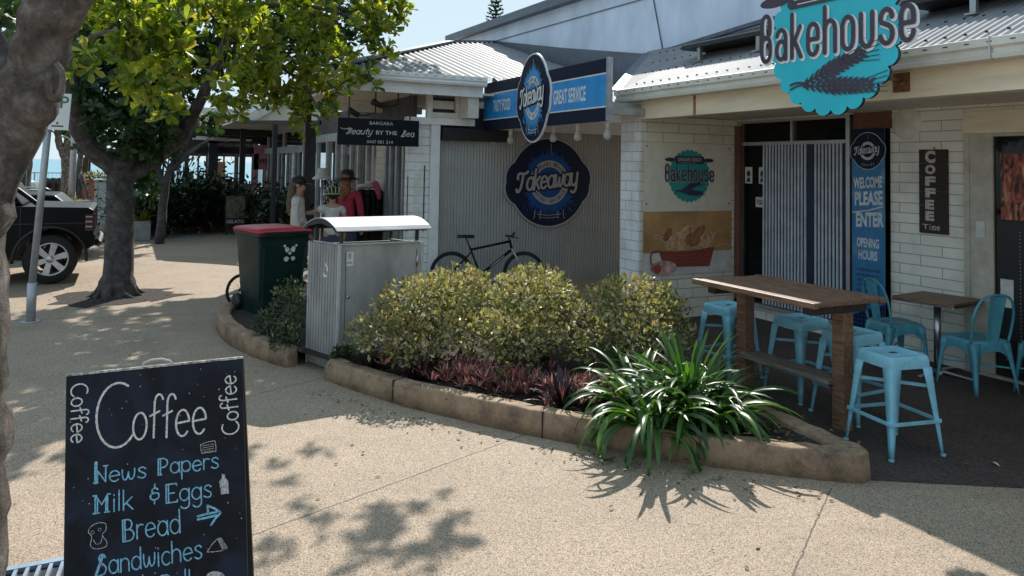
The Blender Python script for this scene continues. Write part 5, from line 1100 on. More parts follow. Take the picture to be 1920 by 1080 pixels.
for i, (x, y, z, L, lb) in enumerate(((2.05, 5.62, .13, .24, 'dark spiky plant near the left end of the long kerb'), (2.72, 4.62, .13, .26, 'dark purple spiky plant on the kerb beside the big strappy clump'), (1.80, 6.05, .13, .2, 'low dark spiky plant by the foot of the grey enclosure'), (2.95, 4.45, .13, .24, 'dark spiky plant tucked between the red bedding and the strappy clump'))):
    m = MB(); straps(m, rng, (x, y, z), 55, L, .024, (.3, 1.4), .5, 4, 0, .05, .13); solo('spiky_plant', m, M['purple'], lb, 'plant', 'dark spiky plants', base=(x, y, z))

# grey bin enclosure
E0 = Vector((1.645, 6.54, 0)); EA = Vector((math.cos(R_(6)), math.sin(R_(6)), 0)); EB = Vector((-math.sin(R_(20)), math.cos(R_(20)), 0)); EW, ED, EH = .79, .47, 1.06; Z = Vector((0, 0, 1))
t = thing('bin_enclosure', 'grey ribbed metal bin enclosure with a pale curved canopy', 'bin', tuple(E0))
def quadbox(mb, p, a, b, h, mi=0): mb.add([p, p + a, p + a + b, p + b, p + Z * h, p + a + Z * h, p + a + b + Z * h, p + b + Z * h], [(0, 3, 2, 1), (4, 5, 6, 7), (0, 1, 5, 4), (1, 2, 6, 5), (2, 3, 7, 6), (3, 0, 4, 7)], mi)
nA = Vector((EB.y, -EB.x, 0)).normalized(); nB = Vector((-EA.y, EA.x, 0)).normalized()
m = MB(); quadbox(m, E0 + EA * .02 + EB * .02, EA * (EW - .04), EB * .02, EH); quadbox(m, E0 + EA * .02 + EB * (ED - .03), EA * (EW - .04), EB * .02, EH - .02); quadbox(m, E0 + EA * (EW - .04) + EB * .045, EA * .02, EB * (ED - .08), EH - .002); quadbox(m, E0 + EA * .03 + EB * .045, EA * (EW - .08), EB * (ED - .08), .9); build('panel', m, M['enclosure'], t)
m = MB()
for i in range(10): quadbox(m, E0 + EB * (.023 + i * (ED - .046) / 10) - EA * .006 + Z * .012, EB * ((ED - .046) / 10 - .011), EA * .013, EH - .016)
pieces('slat', m, M['enclosure'], t)
m = MB(); quadbox(m, E0 + EA * .009 + EB * .02, EA * .012, EB * (ED - .04), EH - .003); build('side_backing', m, M['dark'], t)  # dark sheet puts the shade of the slat grooves into colour
m = MB(); quadbox(m, E0 - EA * .004 - EB * .002, EA * .022, EB * .02, EH + .002); quadbox(m, E0 + EA * (EW - .02), EA * .02, EB * .02, EH); quadbox(m, E0 + EB * (ED - .02) - EA * .004, EA * .02, EB * .02, EH + .002); quadbox(m, E0 + EA * .03 - EB * .0 + Z * (EH + .001), EA * (EW - .06), EB * .03, .012); build('frame', m, M['encedge'], t)
m = MB(); quadbox(m, E0 + EA * .02 + EB * .03 + Z * (EH - .02), EA * .02, EB * (ED - .06), .03); build('rim', m, M['encedge'], t)
m = MB()
for a, b in ((.03, .03), (EW - .05, .03), (.03, ED - .05), (EW - .05, ED - .05)): quadbox(m, E0 + EA * a + EB * b + Z * EH, EA * .022, EB * .022, .14)
pieces('post', m, M['dark'], t)
m = MB(); vs = []; n = 14
for k in range(2):
    for i in range(n + 1):
        s = -.03 + (ED + .06) * i / n; z = 1.185 + .098 * math.sin(math.pi * i / n) ** .8
        for d in (0, -.008): vs.append(E0 + EA * (-.04 + k * (EW + .10)) + EB * s + Z * (z + d))
N2 = 2 * (n + 1); fs = []
for i in range(n): a = 2 * i; fs += [(a, a + 2, N2 + a + 2, N2 + a), (a + 1, N2 + a + 1, N2 + a + 3, a + 3), (a, a + 1, a + 3, a + 2), (N2 + a, N2 + a + 2, N2 + a + 3, N2 + a + 1)]
fs += [(0, N2, N2 + 1, 1), (2 * n, 2 * n + 1, N2 + 2 * n + 1, N2 + 2 * n)]
m.add(vs, fs, 0); cn_ = build('canopy', m, pm('canopy_sheet', (.42, .43, .44), .5, var=.18, scale=3, spec=.35, stretch=(.6, 6, 1)), t)
m = MB(); P = [(-.03 + (ED + .06) * i / n, 1.175 + .098 * math.sin(math.pi * i / n) ** .8) for i in range(n + 1)] + [(ED + .0, 1.165), (ED - .05, 1.20), (ED * .5, 1.235), (.05, 1.20), (0, 1.165)]
m.prism(P, lambda a, b, d: E0 + EA * d + EB * a + Z * b, -.035, -.025); build('canopy_end_shade', m, M['black'], t)  # black crescent stands for the shaded underside seen at the open end
m = MB(); vs = []
for k in range(2):
    for i in range(n + 1): vs.append(E0 + EA * (-.03 + k * (EW + .08)) + EB * (-.022 + (ED + .044) * i / n) + Z * (1.168 + .098 * math.sin(math.pi * i / n) ** .8))
m.add(vs, [(i, i + 1, n + 2 + i, n + 1 + i) for i in range(n)], 0, True); build('canopy_under_shade', m, M['black'], t)  # added black sheet: shade under the canopy painted in
m = MB(); f = frame(E0 + EB * .20 + Z * .0 - EA * .006, tuple(-EB), (0, 0, 1))
m.flat([(.01, .90), (.05, .86), (.05, .82), (.03, .835), (.03, .86), (.01, .875)], f, .002); m.flat([(-.005, .815), (.012, .79), (.05, .80), (.03, .775), (-.0, .77), (-.02, .79)], f, .002); build('arrow_sticker', m, M['signwhite'], t)
f = frame(E0 + EB * .018, tuple(EA), (0, 0, 1)); m = MB(); m.flat([(.07, .88), (.14, .88), (.14, 1.0), (.07, 1.0)], f, .003); build('sticker', m, M['cards'], t)
m = MB(); m.flat([(.095, .94), (.115, .94), (.12, .985), (.09, .985)], f, .004); m.flat([(.08, .9), (.13, .9), (.13, .915), (.08, .915)], f, .004); build('sticker_print', m, M['grey'], t)

m = MB(); quadbox(m, E0 + EA * .06 - EB * .0021 + Z * .07, EA * .004, EB * .002, .93); quadbox(m, E0 + EA * (EW - .07) - EB * .0021 + Z * .07, EA * .004, EB * .002, .93)
quadbox(m, E0 + EA * .06 - EB * .0021 + Z * .07, EA * (EW - .13), EB * .0018, .004); pieces('door_seam', m, M['dark'], t)
m = MB(); f = frame(E0 + EA * .09, tuple(EA), (0, 0, 1)); m.lathe([(.014, 0), (.014, .006), (.004, .008), (0, .008)], f(.0, .62, .0), tuple(-EB), 12); build('lock', m, M['steel'], t)
for z in (.25, .85):
    m = MB(); m.tube([E0 + EA * (EW - .064) - EB * .006 + Z * z, E0 + EA * (EW - .064) - EB * .006 + Z * (z + .09)], .008, 8); build('hinge', m, M['steel'], t)
# wheelie bin
bx, by, br_ = 1.48, 8.88, R_(14)
t = thing('wheelie_bin', 'dark green wheelie bin with a bright red lid behind the kerb', 'bin', (bx, by, .1), br_)
def brect(w_, d_, z, r=.04, dy=0): return [(x, y + dy, z) for x, y in rrect(w_, d_, r)]
m = MB(); loft(m, [brect(.20, .22, .0), brect(.225, .26, .04), brect(.275, .335, .78), brect(.285, .345, .80), brect(.285, .345, .86), brect(.30, .36, .865), brect(.30, .36, .895)]); build('bin_body', m, M['bingreen'], t, local=True)
for s in (-1, 1):
    m = MB(); m.add([(s * .205 - .014, -.2745, .08), (s * .205 + .014, -.2745, .08), (s * .235 + .014, -.341, .74), (s * .235 - .014, -.341, .74), (s * .205 - .010, -.262, .08), (s * .205 + .010, -.262, .08), (s * .235 + .010, -.33, .74), (s * .235 - .010, -.33, .74)], [(0, 1, 2, 3), (0, 3, 7, 4), (1, 5, 6, 2), (3, 2, 6, 7), (0, 4, 5, 1)]); build('moulded_rib', m, M['bingreen'], t, local=True)
m = MB(); loft(m, [brect(.31, .375, .897, .05), brect(.31, .375, .92, .05), brect(.29, .355, .94, .06), brect(.20, .26, .955, .08), brect(.1, .13, .96, .08)]); build('lid', m, M['redlid'], t, local=True)
m = MB(); m.tube([(-.22, .40, .89), (.22, .40, .89)], .018, 8); m.bar((-.22, .40, .89), (-.22, .33, .88), .03, .03); m.bar((.22, .40, .89), (.22, .33, .88), .03, .03); m.box(-.24, .24, -.40, -.374, .898, .918); build('handle', m, M['black'], t, local=True)
for s in (-1, 1):
    m = MB(); m.lathe([(0, -.03), (.09, -.03), (.10, -.02), (.10, .02), (.09, .03), (0, .03)], (s * .25, .30, .10), (1, 0, 0), 18); build('wheel', m, M['black'], t, local=True)
f = frame((0, -.3, .0), (1, 0, 0), (0, .1, .99)); f = (lambda x, y, d=0: Vector((x, -.262 - .0985 * (y - .04) - .004 - d, y)))
m = MB(); rn = random.Random(8)
for (cx, cy, r) in ((.03, .72, .035), (.10, .72, .035), (.0, .76, .018), (.13, .76, .018), (.03, .62, .032), (.105, .62, .03), (.065, .68, .02)):
    m.flat([(cx + r * rn.uniform(.6, 1.1) * math.cos(a), cy + r * rn.uniform(.6, 1.1) * math.sin(a)) for a in [k * .52 for k in range(12)]], f, .001)
build('sticker', m, M['cards'], t, local=True)
# child's bicycle wheel behind the bin comes with the bicycles below
# ------------------------------------------------------------------ trees
def barkmat(name, c0, c1, c2, sc_=10):
    m, n, b, L = newmat(name); tc = n.nodes.new('ShaderNodeTexCoord'); n1 = n.nodes.new('ShaderNodeTexNoise'); n1.inputs['Scale'].default_value = sc_; n1.inputs['Detail'].default_value = 9; n1.inputs['Roughness'].default_value = .7; n1.inputs['Distortion'].default_value = .25; L(tc.outputs['Object'], n1.inputs['Vector'])
    cr = n.nodes.new('ShaderNodeValToRGB'); e = cr.color_ramp.elements; e[0].position = .3; e[0].color = rgb(c0); e[1].position = .72; e[1].color = rgb(c2); x = e.new(.5); x.color = rgb(c1); L(n1.outputs[0], cr.inputs[0]); L(cr.outputs[0], b.inputs['Base Color']); b.inputs['Roughness'].default_value = .9
    n2 = n.nodes.new('ShaderNodeTexNoise'); n2.inputs['Scale'].default_value = 16; n2.inputs['Detail'].default_value = 12; n2.inputs['Roughness'].default_value = .75; L(tc.outputs['Object'], n2.inputs['Vector']); bp = n.nodes.new('ShaderNodeBump'); bp.inputs['Strength'].default_value = 1; bp.inputs['Distance'].default_value = .06; L(n2.outputs[0], bp.inputs['Height']); L(bp.outputs[0], b.inputs['Normal']); return m
M['barkpale'] = barkmat('pale_bark', (.03, .025, .021), (.16, .13, .108), (.40, .36, .315)); M['barkdark'] = barkmat('dark_bark', (.022, .02, .02), (.085, .078, .074), (.19, .175, .165), 9)
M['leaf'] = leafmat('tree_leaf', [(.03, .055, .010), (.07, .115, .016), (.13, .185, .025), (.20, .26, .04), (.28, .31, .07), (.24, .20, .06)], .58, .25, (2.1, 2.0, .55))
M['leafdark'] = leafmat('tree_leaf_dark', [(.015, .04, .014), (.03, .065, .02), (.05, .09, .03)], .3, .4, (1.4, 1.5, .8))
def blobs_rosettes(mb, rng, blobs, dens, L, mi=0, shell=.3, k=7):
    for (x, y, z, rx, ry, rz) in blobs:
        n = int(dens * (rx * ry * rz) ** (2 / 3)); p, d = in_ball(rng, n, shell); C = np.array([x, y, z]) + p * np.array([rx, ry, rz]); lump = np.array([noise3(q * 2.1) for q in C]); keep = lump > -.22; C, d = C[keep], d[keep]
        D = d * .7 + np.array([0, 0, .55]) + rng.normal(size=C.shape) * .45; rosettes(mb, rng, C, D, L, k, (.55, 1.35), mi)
rnd = random.Random(21)
# tree on the left foreground
t = thing('street_tree', 'thick pale barked street tree at the left edge with a knotted forking trunk', 'tree', (-.56, 3.75, 0))
m = MB()
P = [Vector((-.625, 3.72, -.05)), Vector((-.612, 3.75, .2)), Vector((-.615, 3.78, .6)), Vector((-.62, 3.8, 1.0)), Vector((-.62, 3.85, 1.45)), Vector((-.58, 3.88, 1.75))]
limb(m, P, .26, .185, rnd, 16, .012)
b0 = at(-8, 335, 3.85); b1 = at(42, 200, 3.85); b2 = at(78, 90, 3.8); b3 = at(104, -20, 3.75); b4 = at(190, -260, 3.8)
PP = cat_3([b0 + Vector((-.06, 0, -.15)), b1, b2, b3, b4], 5); m.tube(PP, [.098 + .026 * min(1, i / 5) - .018 * min(1, i / (len(PP) - 6)) + .008 * math.sin(i * 2.1) for i in range(len(PP))], 16)
c1 = at(-10, 190, 3.9); c2 = at(-60, 60, 3.95); c3 = at(-170, -160, 4.0); limb(m, [b0 + Vector((-.1, 0, 0)), c1, c2, c3], .16, .10, rnd, 14, .01)
k0 = at(100, 150, 3.72); m.ell(at(80, 158, 3.80), .085, .10, .12, 16, 12); m.ell(at(62, 195, 3.8), .10, .11, .11, 14, 10); 
limb(m, [b2, at(132, 30, 3.7), at(165, -40, 3.6)], .06, .05, rnd, 10, .006); limb(m, [b4, Vector((1.0, 5.4, 3.9)), Vector((2.6, 7.0, 4.3))], .09, .04, rnd, 8, .02); limb(m, [c3, Vector((-1.3, 4.2, 3.8)), Vector((-1.8, 4.4, 4.6))], .1, .05, rnd, 8, .02)
limb(m, [b4, Vector((.9, 3.9, 3.9)), Vector((2.4, 3.8, 4.6))], .07, .03, rnd, 8, .02)
tr = build('trunk', m, M['barkpale'], t)
m = MB(); q = at(103, 150, 3.70); m.tube(cat_3([q + Vector((0, 0, .07)), q + Vector((.025, 0, .03)), q + Vector((.02, 0, -.05)), q + Vector((-.01, 0, -.075)), q + Vector((-.025, 0, -.03)), q + Vector((-.02, 0, .04))], 3), .014, 6); build('bark_knot', m, M['barkpale'], tr)
rng = np.random.default_rng(77); m = MB()
B1 = [(3.1, 7.2, 4.25, .55, .5, .3), (3.7, 7.9, 4.4, .5, .55, .3), (2.7, 7.4, 4.35, .5, .5, .3), (3.4, 6.6, 4.2, .4, .35, .25), (4.0, 8.0, 4.6, .4, .4, .25), (3.6, 9.4, 4.9, .5, .5, .3), (2.3, 7.2, 4.5, .5, .6, .3), (-1.4, 4.3, 4.8, .5, .5, .3), (1.2, 6.2, 4.8, .5, .4, .3)]
blobs_rosettes(m, rng, B1, 185, .105, 0, .1)
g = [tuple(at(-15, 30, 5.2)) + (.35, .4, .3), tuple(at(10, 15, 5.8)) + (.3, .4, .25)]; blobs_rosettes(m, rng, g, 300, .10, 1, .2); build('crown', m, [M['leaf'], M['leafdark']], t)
# tree in the middle distance
t = thing('street_tree', 'leafy street tree with a dark trunk standing in the pavement beside the black car', 'tree', (-.03, 11.25, 0))
m = MB(); X0, Y0 = -.04, 11.27
P = cat_3([Vector((X0, Y0, -.03)), Vector((X0 + .0, Y0, .12)), Vector((X0 + .01, Y0, .45)), Vector((X0 - .0, Y0, 1.0)), Vector((X0 - .02, Y0, 1.5)), Vector((X0 - .02, Y0, 1.75))], 4); m.tube(P, [.29 if i == 0 else (.262 if i < 3 else (.235 if i < 6 else .20)) - .003 * i for i in range(len(P))], 16)
for i in range(9):
    a = i * .7 + .2; q = rnd.uniform(.30, .44); m.tube(cat_3([Vector((X0 + .15 * math.cos(a), Y0 + .15 * math.sin(a), .2)), Vector((X0 + .25 * math.cos(a), Y0 + .25 * math.sin(a), .05)), Vector((X0 + q * math.cos(a + .3), Y0 + q * math.sin(a + .3), -.02))], 3), [.05, .042, .033, .026, .02, .015, .01], 7)
top = Vector((X0 - .02, Y0, 1.6)); ends = []
ends += limb(m, [top, at(165, 270, 11.2), at(142, 200, 11.0), at(128, 100, 10.6), at(140, -40, 10.2)], .14, .07, rnd, 10, .02)
ends += limb(m, [top, at(245, 260, 11.3), at(270, 180, 11.0), at(250, 60, 10.4), at(280, -120, 10.0)], .15, .06, rnd, 10, .02)
ends += limb(m, [top + Vector((.05, 0, -.1)), at(320, 275, 11.4), at(362, 215, 11.2), at(400, 130, 10.6), at(470, -30, 10.2)], .11, .05, rnd, 9, .02)
ends += limb(m, [at(250, 60, 10.4), at(400, 20, 9.8), at(560, 10, 9.5), at(690, 40, 9.4)], .05, .015, rnd, 7, .03)
ends += limb(m, [at(128, 100, 10.6), at(200, 60, 9.4), at(290, 80, 8.6), at(330, 150, 8.2)], .04, .012, rnd, 7, .03)
ends += limb(m, [at(400, 130, 10.6), at(480, 110, 9.8), at(560, 150, 9.4), at(600, 210, 9.2)], .035, .01, rnd, 7, .03)
ends += limb(m, [at(362, 215, 11.2), at(420, 90, 9.6), at(390, 20, 8.8)], .03, .01, rnd, 7, .03)
tr = build('trunk', m, M['barkdark'], t)
rng = np.random.default_rng(5); m = MB()
V = [(200, 110, 7.6, .30), (255, 140, 7.8, .36), (230, 60, 7.8, .38), (310, 60, 8.0, .45), (300, 160, 8.2, .36), (360, 130, 8.6, .45), (330, 205, 9.0, .26), (400, 60, 8.8, .5), (420, 160, 9.0, .42), (428, 196, 9.6, .22), (480, 80, 9.2, .55), (520, 160, 9.4, .48), (560, 60, 9.4, .55), (572, 215, 9.4, .30), (600, 130, 9.5, .5), (640, 50, 9.6, .55), (655, 120, 9.7, .36), (700, 20, 9.8, .45), (720, 80, 9.8, .26), (350, 0, 8.6, .5), (450, 0, 9.0, .6), (540, -10, 9.4, .6), (650, -20, 9.6, .6), (740, 5, 9.9, .3), (500, 160, 9.6, .36), (395, 205, 9.4, .30), (685, 160, 9.9, .14), (622, 195, 9.4, .24), (590, 225, 9.35, .18), (170, 25, 8.4, .32), (250, 0, 8.2, .45), (755, 25, 9.9, .16)]
blobs_rosettes(m, rng, [tuple(at(u, v, y)) + (r, r * .9, r * .8) for u, v, y, r in V], 225, .125, 0, .1, 8)
V2 = [(265, 240, 11.0, .45), (230, 180, 11.3, .5), (300, 200, 11.4, .5), (180, 160, 11.5, .5), (150, 110, 11.6, .5), (330, 130, 11.4, .7), (420, 110, 11.6, .8), (230, 90, 11.6, .8), (520, 90, 11.6, .8), (300, 30, 11.5, .9), (620, 60, 11.4, .7), (165, 215, 11.8, .35), (280, 285, 11.2, .28), (420, 20, 11.4, .9), (560, 0, 11.4, .9), (160, 40, 11.6, .7), (680, 60, 11.2, .4), (160, 265, 11.9, .22), (235, 262, 10.9, .3), (215, 222, 10.8, .35), (290, 262, 10.9, .28), (190, 195, 10.9, .33), (255, 215, 10.7, .35), (300, 235, 10.8, .3), (330, 195, 10.8, .35), (150, 165, 10.9, .3)]
blobs_rosettes(m, rng, [tuple(at(u, v, y)) + (r, r, r * .85) for u, v, y, r in V2], 300, .12, 1, .1)  # rear clumps in shadow: shade is put into the darker leaf colour
blobs_rosettes(m, rng, [(1.2, 12.5, 5.7, .9, .8, .4), (2.5, 12.6, 5.6, .9, .8, .4), (3.8, 12.6, 5.5, .8, .8, .4), (4.7, 12.5, 5.4, .8, .8, .4), (.9, 13.9, 5.6, .9, .9, .4), (2.2, 13.9, 5.7, .9, .9, .4), (3.6, 14.0, 5.6, .9, .9, .4), (1.4, 15.3, 5.8, .9, .8, .4), (2.9, 15.4, 5.8, 1.0, .8, .4), (4.0, 15.4, 5.8, .8, .7, .4), (.1, 13.2, 5.6, .8, .9, .4), (1.9, 11.7, 5.5, .8, .6, .3), (3.3, 11.7, 5.4, .8, .6, .3), (.7, 11.9, 5.6, .8, .6, .3)], 470, .13, 0, .2)
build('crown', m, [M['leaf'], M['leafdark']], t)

# parking sign pole
t = thing('parking_sign_pole', 'galvanised parking sign pole with two white plates by the tree', 'sign', (-.85, 9.78, 0))
m = MB(); m.tube([(-.85, 9.78, 0), (-.85, 9.78, .42)], .047, 14); m.tube([(-.85, 9.78, .0), (-.85, 9.78, .012)], .10, 14); a = Vector((-.85, 9.78, .42)); b = Vector((-.74, 9.78, 2.6)); m.tube([a, b], .036, 14); build('pole', m, M['galv'], t)
f = frame(at(86, 243, 9.72), (1, 0, 0), (.05, 0, 1)); m = MB(); m.prism([(0, 0), (.21, 0), (.21, .40), (0, .40)], f, -.003, 0); pl = build('sign_plate', m, M['signwhite'], t, bevel=.002)
m = MB(); print_text(m, 'P', .11, .19, .24, .37, f, .002, .01); print_text(m, '2', .04, .09, .24, .31, f, .002, .01); build('green_lettering', m, pm('sign_green', (.02, .2, .1), .5), pl)
m = MB(); m.flat(arc(.1, .075, .012, .012, 0, 330, 8), f, .002); m.flat([(.05, .035), (.16, .035), (.16, .05), (.05, .05)], f, .002); build('dark_print', m, M['dark'], pl)
f = frame(at(46, 240, 9.82), (1, 0, 0), (.05, 0, 1)); m = MB(); m.prism([(0, 0), (.155, 0), (.155, .25), (0, .25)], f, -.003, 0); pl = build('sign_plate', m, M['signwhite'], t, bevel=.002)
m = MB(); print_text(m, '1/2P', .04, .14, .12, .19, f, .002); m.flat([(.04, .045), (.12, .045), (.12, .06), (.04, .06)], f, .002); build('dark_print', m, M['dark'], pl)
m = MB(); m.box(-.80, -.72, 9.735, 9.80, 2.08, 2.10); build('clamp', m, M['steel'], t)
# grate in the paving at the foot of the near tree
g0 = gr(70, 1092); t = thing('drain_grate', 'blue grey metal grate set in the paving beside the near tree', 'grate', (g0.x, g0.y, 0))
m = MB(); x, y = g0.x, g0.y
for s in (-1, 1): m.box(x - .19, x + .19, y + s * .13 - .018, y + s * .13 + .018, 0, .022); m.box(x + s * .19 - .018, x + s * .19 + .018, y - .112, y + .112, 0, .021)
for i in range(8): m.bar((x - .15 + i * .043, y - .11, .012), (x - .13 + i * .043, y + .11, .012), .014, .016)
build('bars', m, pm('grate_paint', (.25, .33, .42), .5, var=.2), t); m = MB(); m.box(x - .17, x + .17, y - .11, y + .11, .001, .004); build('pit', m, M['black'], t)
for i, (u, v, c, lb) in enumerate(((1450, 908, 'yellow', 'small yellow fallen leaf on the sunlit paving below the kerb'), (1875, 875, 'cards', 'pale curled fallen leaf on the dark patio floor'), (1800, 868, 'twig', 'small grey fallen leaf on the patio beside the near stool'), (1682, 826, 'twig', 'brown fallen leaf between the legs of the near stool'), (1152, 948, 'bark', 'dark speck of dry leaf on the sunlit paving, right'), (683, 845, 'bark', 'dark speck of dry leaf on the sunlit paving near the chalk board'))):
    p = gr(u, v, .012); m = MB(); rng = np.random.default_rng(i); leaves(m, [tuple(p)], [tuple(rng.normal(size=2)) + (.1,)], [(.2, .1, 1)], [.07 if i < 2 else .04], BIG); solo('fallen_leaf', m, M[c], lb, 'leaf', 'fallen leaves', base=(p.x, p.y, .006))

# small litter blown against the kerbs and round the trees
rng = np.random.default_rng(91); KP = [(1.45, 6.2), (1.85, 5.35), (2.35, 4.5), (2.95, 3.75), (3.6, 3.1)]; C = []
for i in range(150):
    t_ = rng.random() * 3.99; k = int(t_); q = np.array(KP[k]) * (1 - t_ + k) + np.array(KP[k + 1]) * (t_ - k) + np.array([-.05, -.05]) - abs(rng.normal()) * .10; C.append((q[0], q[1], .006))
for i in range(170): C.append((rng.normal() * .7, 11.0 + rng.normal() * .6, .008))
for i in range(70): C.append((rng.uniform(-.6, 4.2), rng.uniform(2.4, 8.5), .006))
C = np.array(C); n = len(C); m = MB(); leaves(m, C, np.c_[rng.normal(size=(n, 2)), rng.normal(size=n) * .1], np.c_[rng.normal(size=(n, 2)) * .25, np.ones(n)], .012 + .03 * rng.random(n), SML)
props(build('ground_litter', m, leafmat('ground_litter_leaf', [(.04, .025, .015), (.14, .09, .05), (.25, .19, .1), (.08, .06, .03)], .1, .8)), 'small dry leaves and twigs scattered over the paving along the kerb and round the tree', 'leaf litter', None, 'stuff')
# ------------------------------------------------------------------ bicycles
def bicycle(label, rear, front, r, mat, accent, lean=(0, 0)):
    rear, front = Vector(rear), Vector(front); a = (front - rear); wb = a.length; a.normalize(); Zb = (Vector((0, 0, 1)) + Vector((lean[0], lean[1], 0))).normalized(); n = a.cross(Zb)
    base = rear - Zb * r; p = lambda x, z, s=0: rear + a * (x * wb) + Zb * z + n * s
    t = thing('bicycle', label, 'bicycle', tuple(base + a * wb / 2)); k = r / .34
    for c, nm in ((rear, 'r'), (front, 'f')):
        m = MB(); m.tube([c + (a * math.cos(q) + Zb * math.sin(q)) * (r - .022 * k) for q in [i * 2 * math.pi / 28 for i in range(28)]], .026 * k, 8, False, 0, True); wh = build('wheel', m, M['tyre'], t)
        m = MB(); m.tube([c + (a * math.cos(q) + Zb * math.sin(q)) * (r - .05 * k) for q in [i * 2 * math.pi / 28 for i in range(28)]], .012 * k, 6, False, 0, True)
        for i in range(24):
            q = i * 2 * math.pi / 24; m.tube([c + n * (.02 if i % 2 else -.02), c + (a * math.cos(q) + Zb * math.sin(q)) * (r - .05 * k)], .0016, 4, False)
        m.tube([c - n * .045, c + n * .045], .018 * k, 8); build('rim', m, M['dark'], wh)
    bb = p(.40, -.03 * k); seat = p(.24, .42 * k); head = p(.80, .50 * k); headb = p(.83, .37 * k)
    m = MB()
    for q0, q1, rr in ((seat, bb, .016), (headb, bb, .024), (seat + (bb - seat) * .12, head, .019), (head, headb, .022)): m.tube([q0, q1], rr * k, 8)
    for s in (-1, 1): m.tube([bb + n * .03 * s, rear + n * .05 * s], .010 * k, 6); m.tube([seat + (bb - seat) * .2 + n * .02 * s, rear + n * .05 * s], .009 * k, 6)
    build('frame', m, mat, t)
    m = MB(); q0 = bb + (headb - bb) * .3 + n * .0; q1 = bb + (headb - bb) * .75
    for s in (-1, 1): m.tube([q0 + n * .018 * s * k, q1 + n * .018 * s * k], .010 * k, 6)
    build('decal', m, accent, t)
    m = MB()
    for s in (-1, 1): m.tube([headb + n * .045 * s * k, front + n * .05 * s], [.018 * k, .014 * k], 8)
    m.tube([headb - n * .05 * k, headb + n * .05 * k], .018 * k, 8); build('fork', m, accent, t)
    m = MB(); m.tube([seat, seat + (seat - bb).normalized() * .16 * k], .013 * k, 8); s0 = seat + (seat - bb).normalized() * .17 * k
    P = []
    for x, wd in ((-.13, .065), (-.09, .07), (-.02, .045), (.06, .022), (.14, .016)): P.append((x, wd))
    vs = []
    for x, wd in P: vs += [s0 + a * x * k + n * wd * k + Zb * -.012, s0 + a * x * k + Zb * .022, s0 + a * x * k - n * wd * k + Zb * -.012, s0 + a * x * k - Zb * .025]
    m.add(vs, [(4 * i + j, 4 * i + (j + 1) % 4, 4 * i + 4 + (j + 1) % 4, 4 * i + 4 + j) for i in range(4) for j in range(4)] + [(3, 2, 1, 0), (16, 17, 18, 19)], 0, True); build('saddle', m, M['black'], t)
    m = MB(); hb = head + (head - headb).normalized() * .08 * k; m.tube([head, hb, hb + a * .06 * k], .016 * k, 8); c = hb + a * .06 * k
    m.tube([c - n * .33 * k - a * .05 * k, c - n * .1 * k + Zb * .01, c + n * .1 * k + Zb * .01, c + n * .33 * k - a * .05 * k], .014 * k, 8)
    for s in (-1, 1): m.tube([c + n * .22 * s * k, c + n * .2 * s * k + a * .07 * k - Zb * .02], .008 * k, 6); m.tube([c + n * .21 * s * k - a * .02 * k, c + n * .34 * s * k - a * .05 * k], .019 * k, 8)
    m.tube([c + Zb * .0, c + Zb * .06 + a * .03], .02 * k, 6); build('handlebar', m, M['black'], t)
    m = MB(); m.lathe([(.02, -.01), (.085 * k, -.004), (.085 * k, .004), (.02, .01)], bb + n * .05, n, 18); m.tube([bb + n * .07, bb + n * .07 + (a * .6 - Zb * .8) * .17 * k], .01 * k, 6); m.tube([bb - n * .07, bb - n * .07 - (a * .6 - Zb * .8) * .17 * k], .01 * k, 6)
    e = bb + n * .09 + (a * .6 - Zb * .8) * .17 * k; m.obox(e + n * .04, a * .04, n * .04, Zb * .01); m.lathe([(.015, -.01), (.05 * k, -.004), (.05 * k, .004), (.015, .01)], rear + n * .045, n, 14); build('crank_set', m, M['dark'], t); return t
c0 = at(846, 517, 9.85); c1 = at(982, 518, 9.55); zz = .292
bicycle('black mountain bicycle leaning in front of the ribbed takeaway wall', (c0.x, 9.85, zz), (c1.x, 9.55, zz), zz, M['car'], M['galv'], (.02, .05))
c0 = at(452, 540, 9.9); bicycle("small child's bicycle mostly hidden behind the green wheelie bin", (c0.x + .0, 9.9, .2), (c0.x + .46, 10.1, .2), .2, M['darkwood'], M['galv'], (0, .03))

# ------------------------------------------------------------------ vehicles
def wheel(t, c, r, w_, ax, spokes=6):
    c, ax = Vector(c), Vector(ax); m = MB(); m.lathe([(r * .68, -w_ / 2), (r * .93, -w_ / 2), (r, -w_ * .36), (r, w_ * .36), (r * .93, w_ / 2), (r * .68, w_ / 2)], c, ax, 30); ty = build('wheel', m, M['tyre'], t)
    m = MB(); m.lathe([(r * .69, w_ * .47), (r * .66, w_ * .5), (r * .62, w_ * .46), (r * .60, w_ * .2), (r * .6, 0)], c, ax, 30); u = Vector((1, 0, 0)) if abs(ax.x) < .9 else Vector((0, 1, 0)); v = ax.cross(u)
    for i in range(spokes):
        q = 2 * math.pi * i / spokes + .3; d = u * math.cos(q) + v * math.sin(q); e = u * -math.sin(q) + v * math.cos(q)
        m.add([c + ax * w_ * .44 + d * r * .08 + e * r * .09, c + ax * w_ * .44 + d * r * .08 - e * r * .09, c + ax * w_ * .47 + d * r * .65 - e * r * .13, c + ax * w_ * .47 + d * r * .65 + e * r * .13, c + ax * w_ * .34 + d * r * .3], [(0, 1, 2, 3)])
    m.lathe([(r * .16, w_ * .40), (r * .15, w_ * .47), (0, w_ * .48)], c, ax, 14); build('rim', m, M['rim'], ty)
    m = MB(); m.lathe([(0, w_ * .1), (r * .5, w_ * .1), (r * .5, w_ * .05)], c, ax, 18); build('brake', m, M['dark'], ty)
YC = 12.55
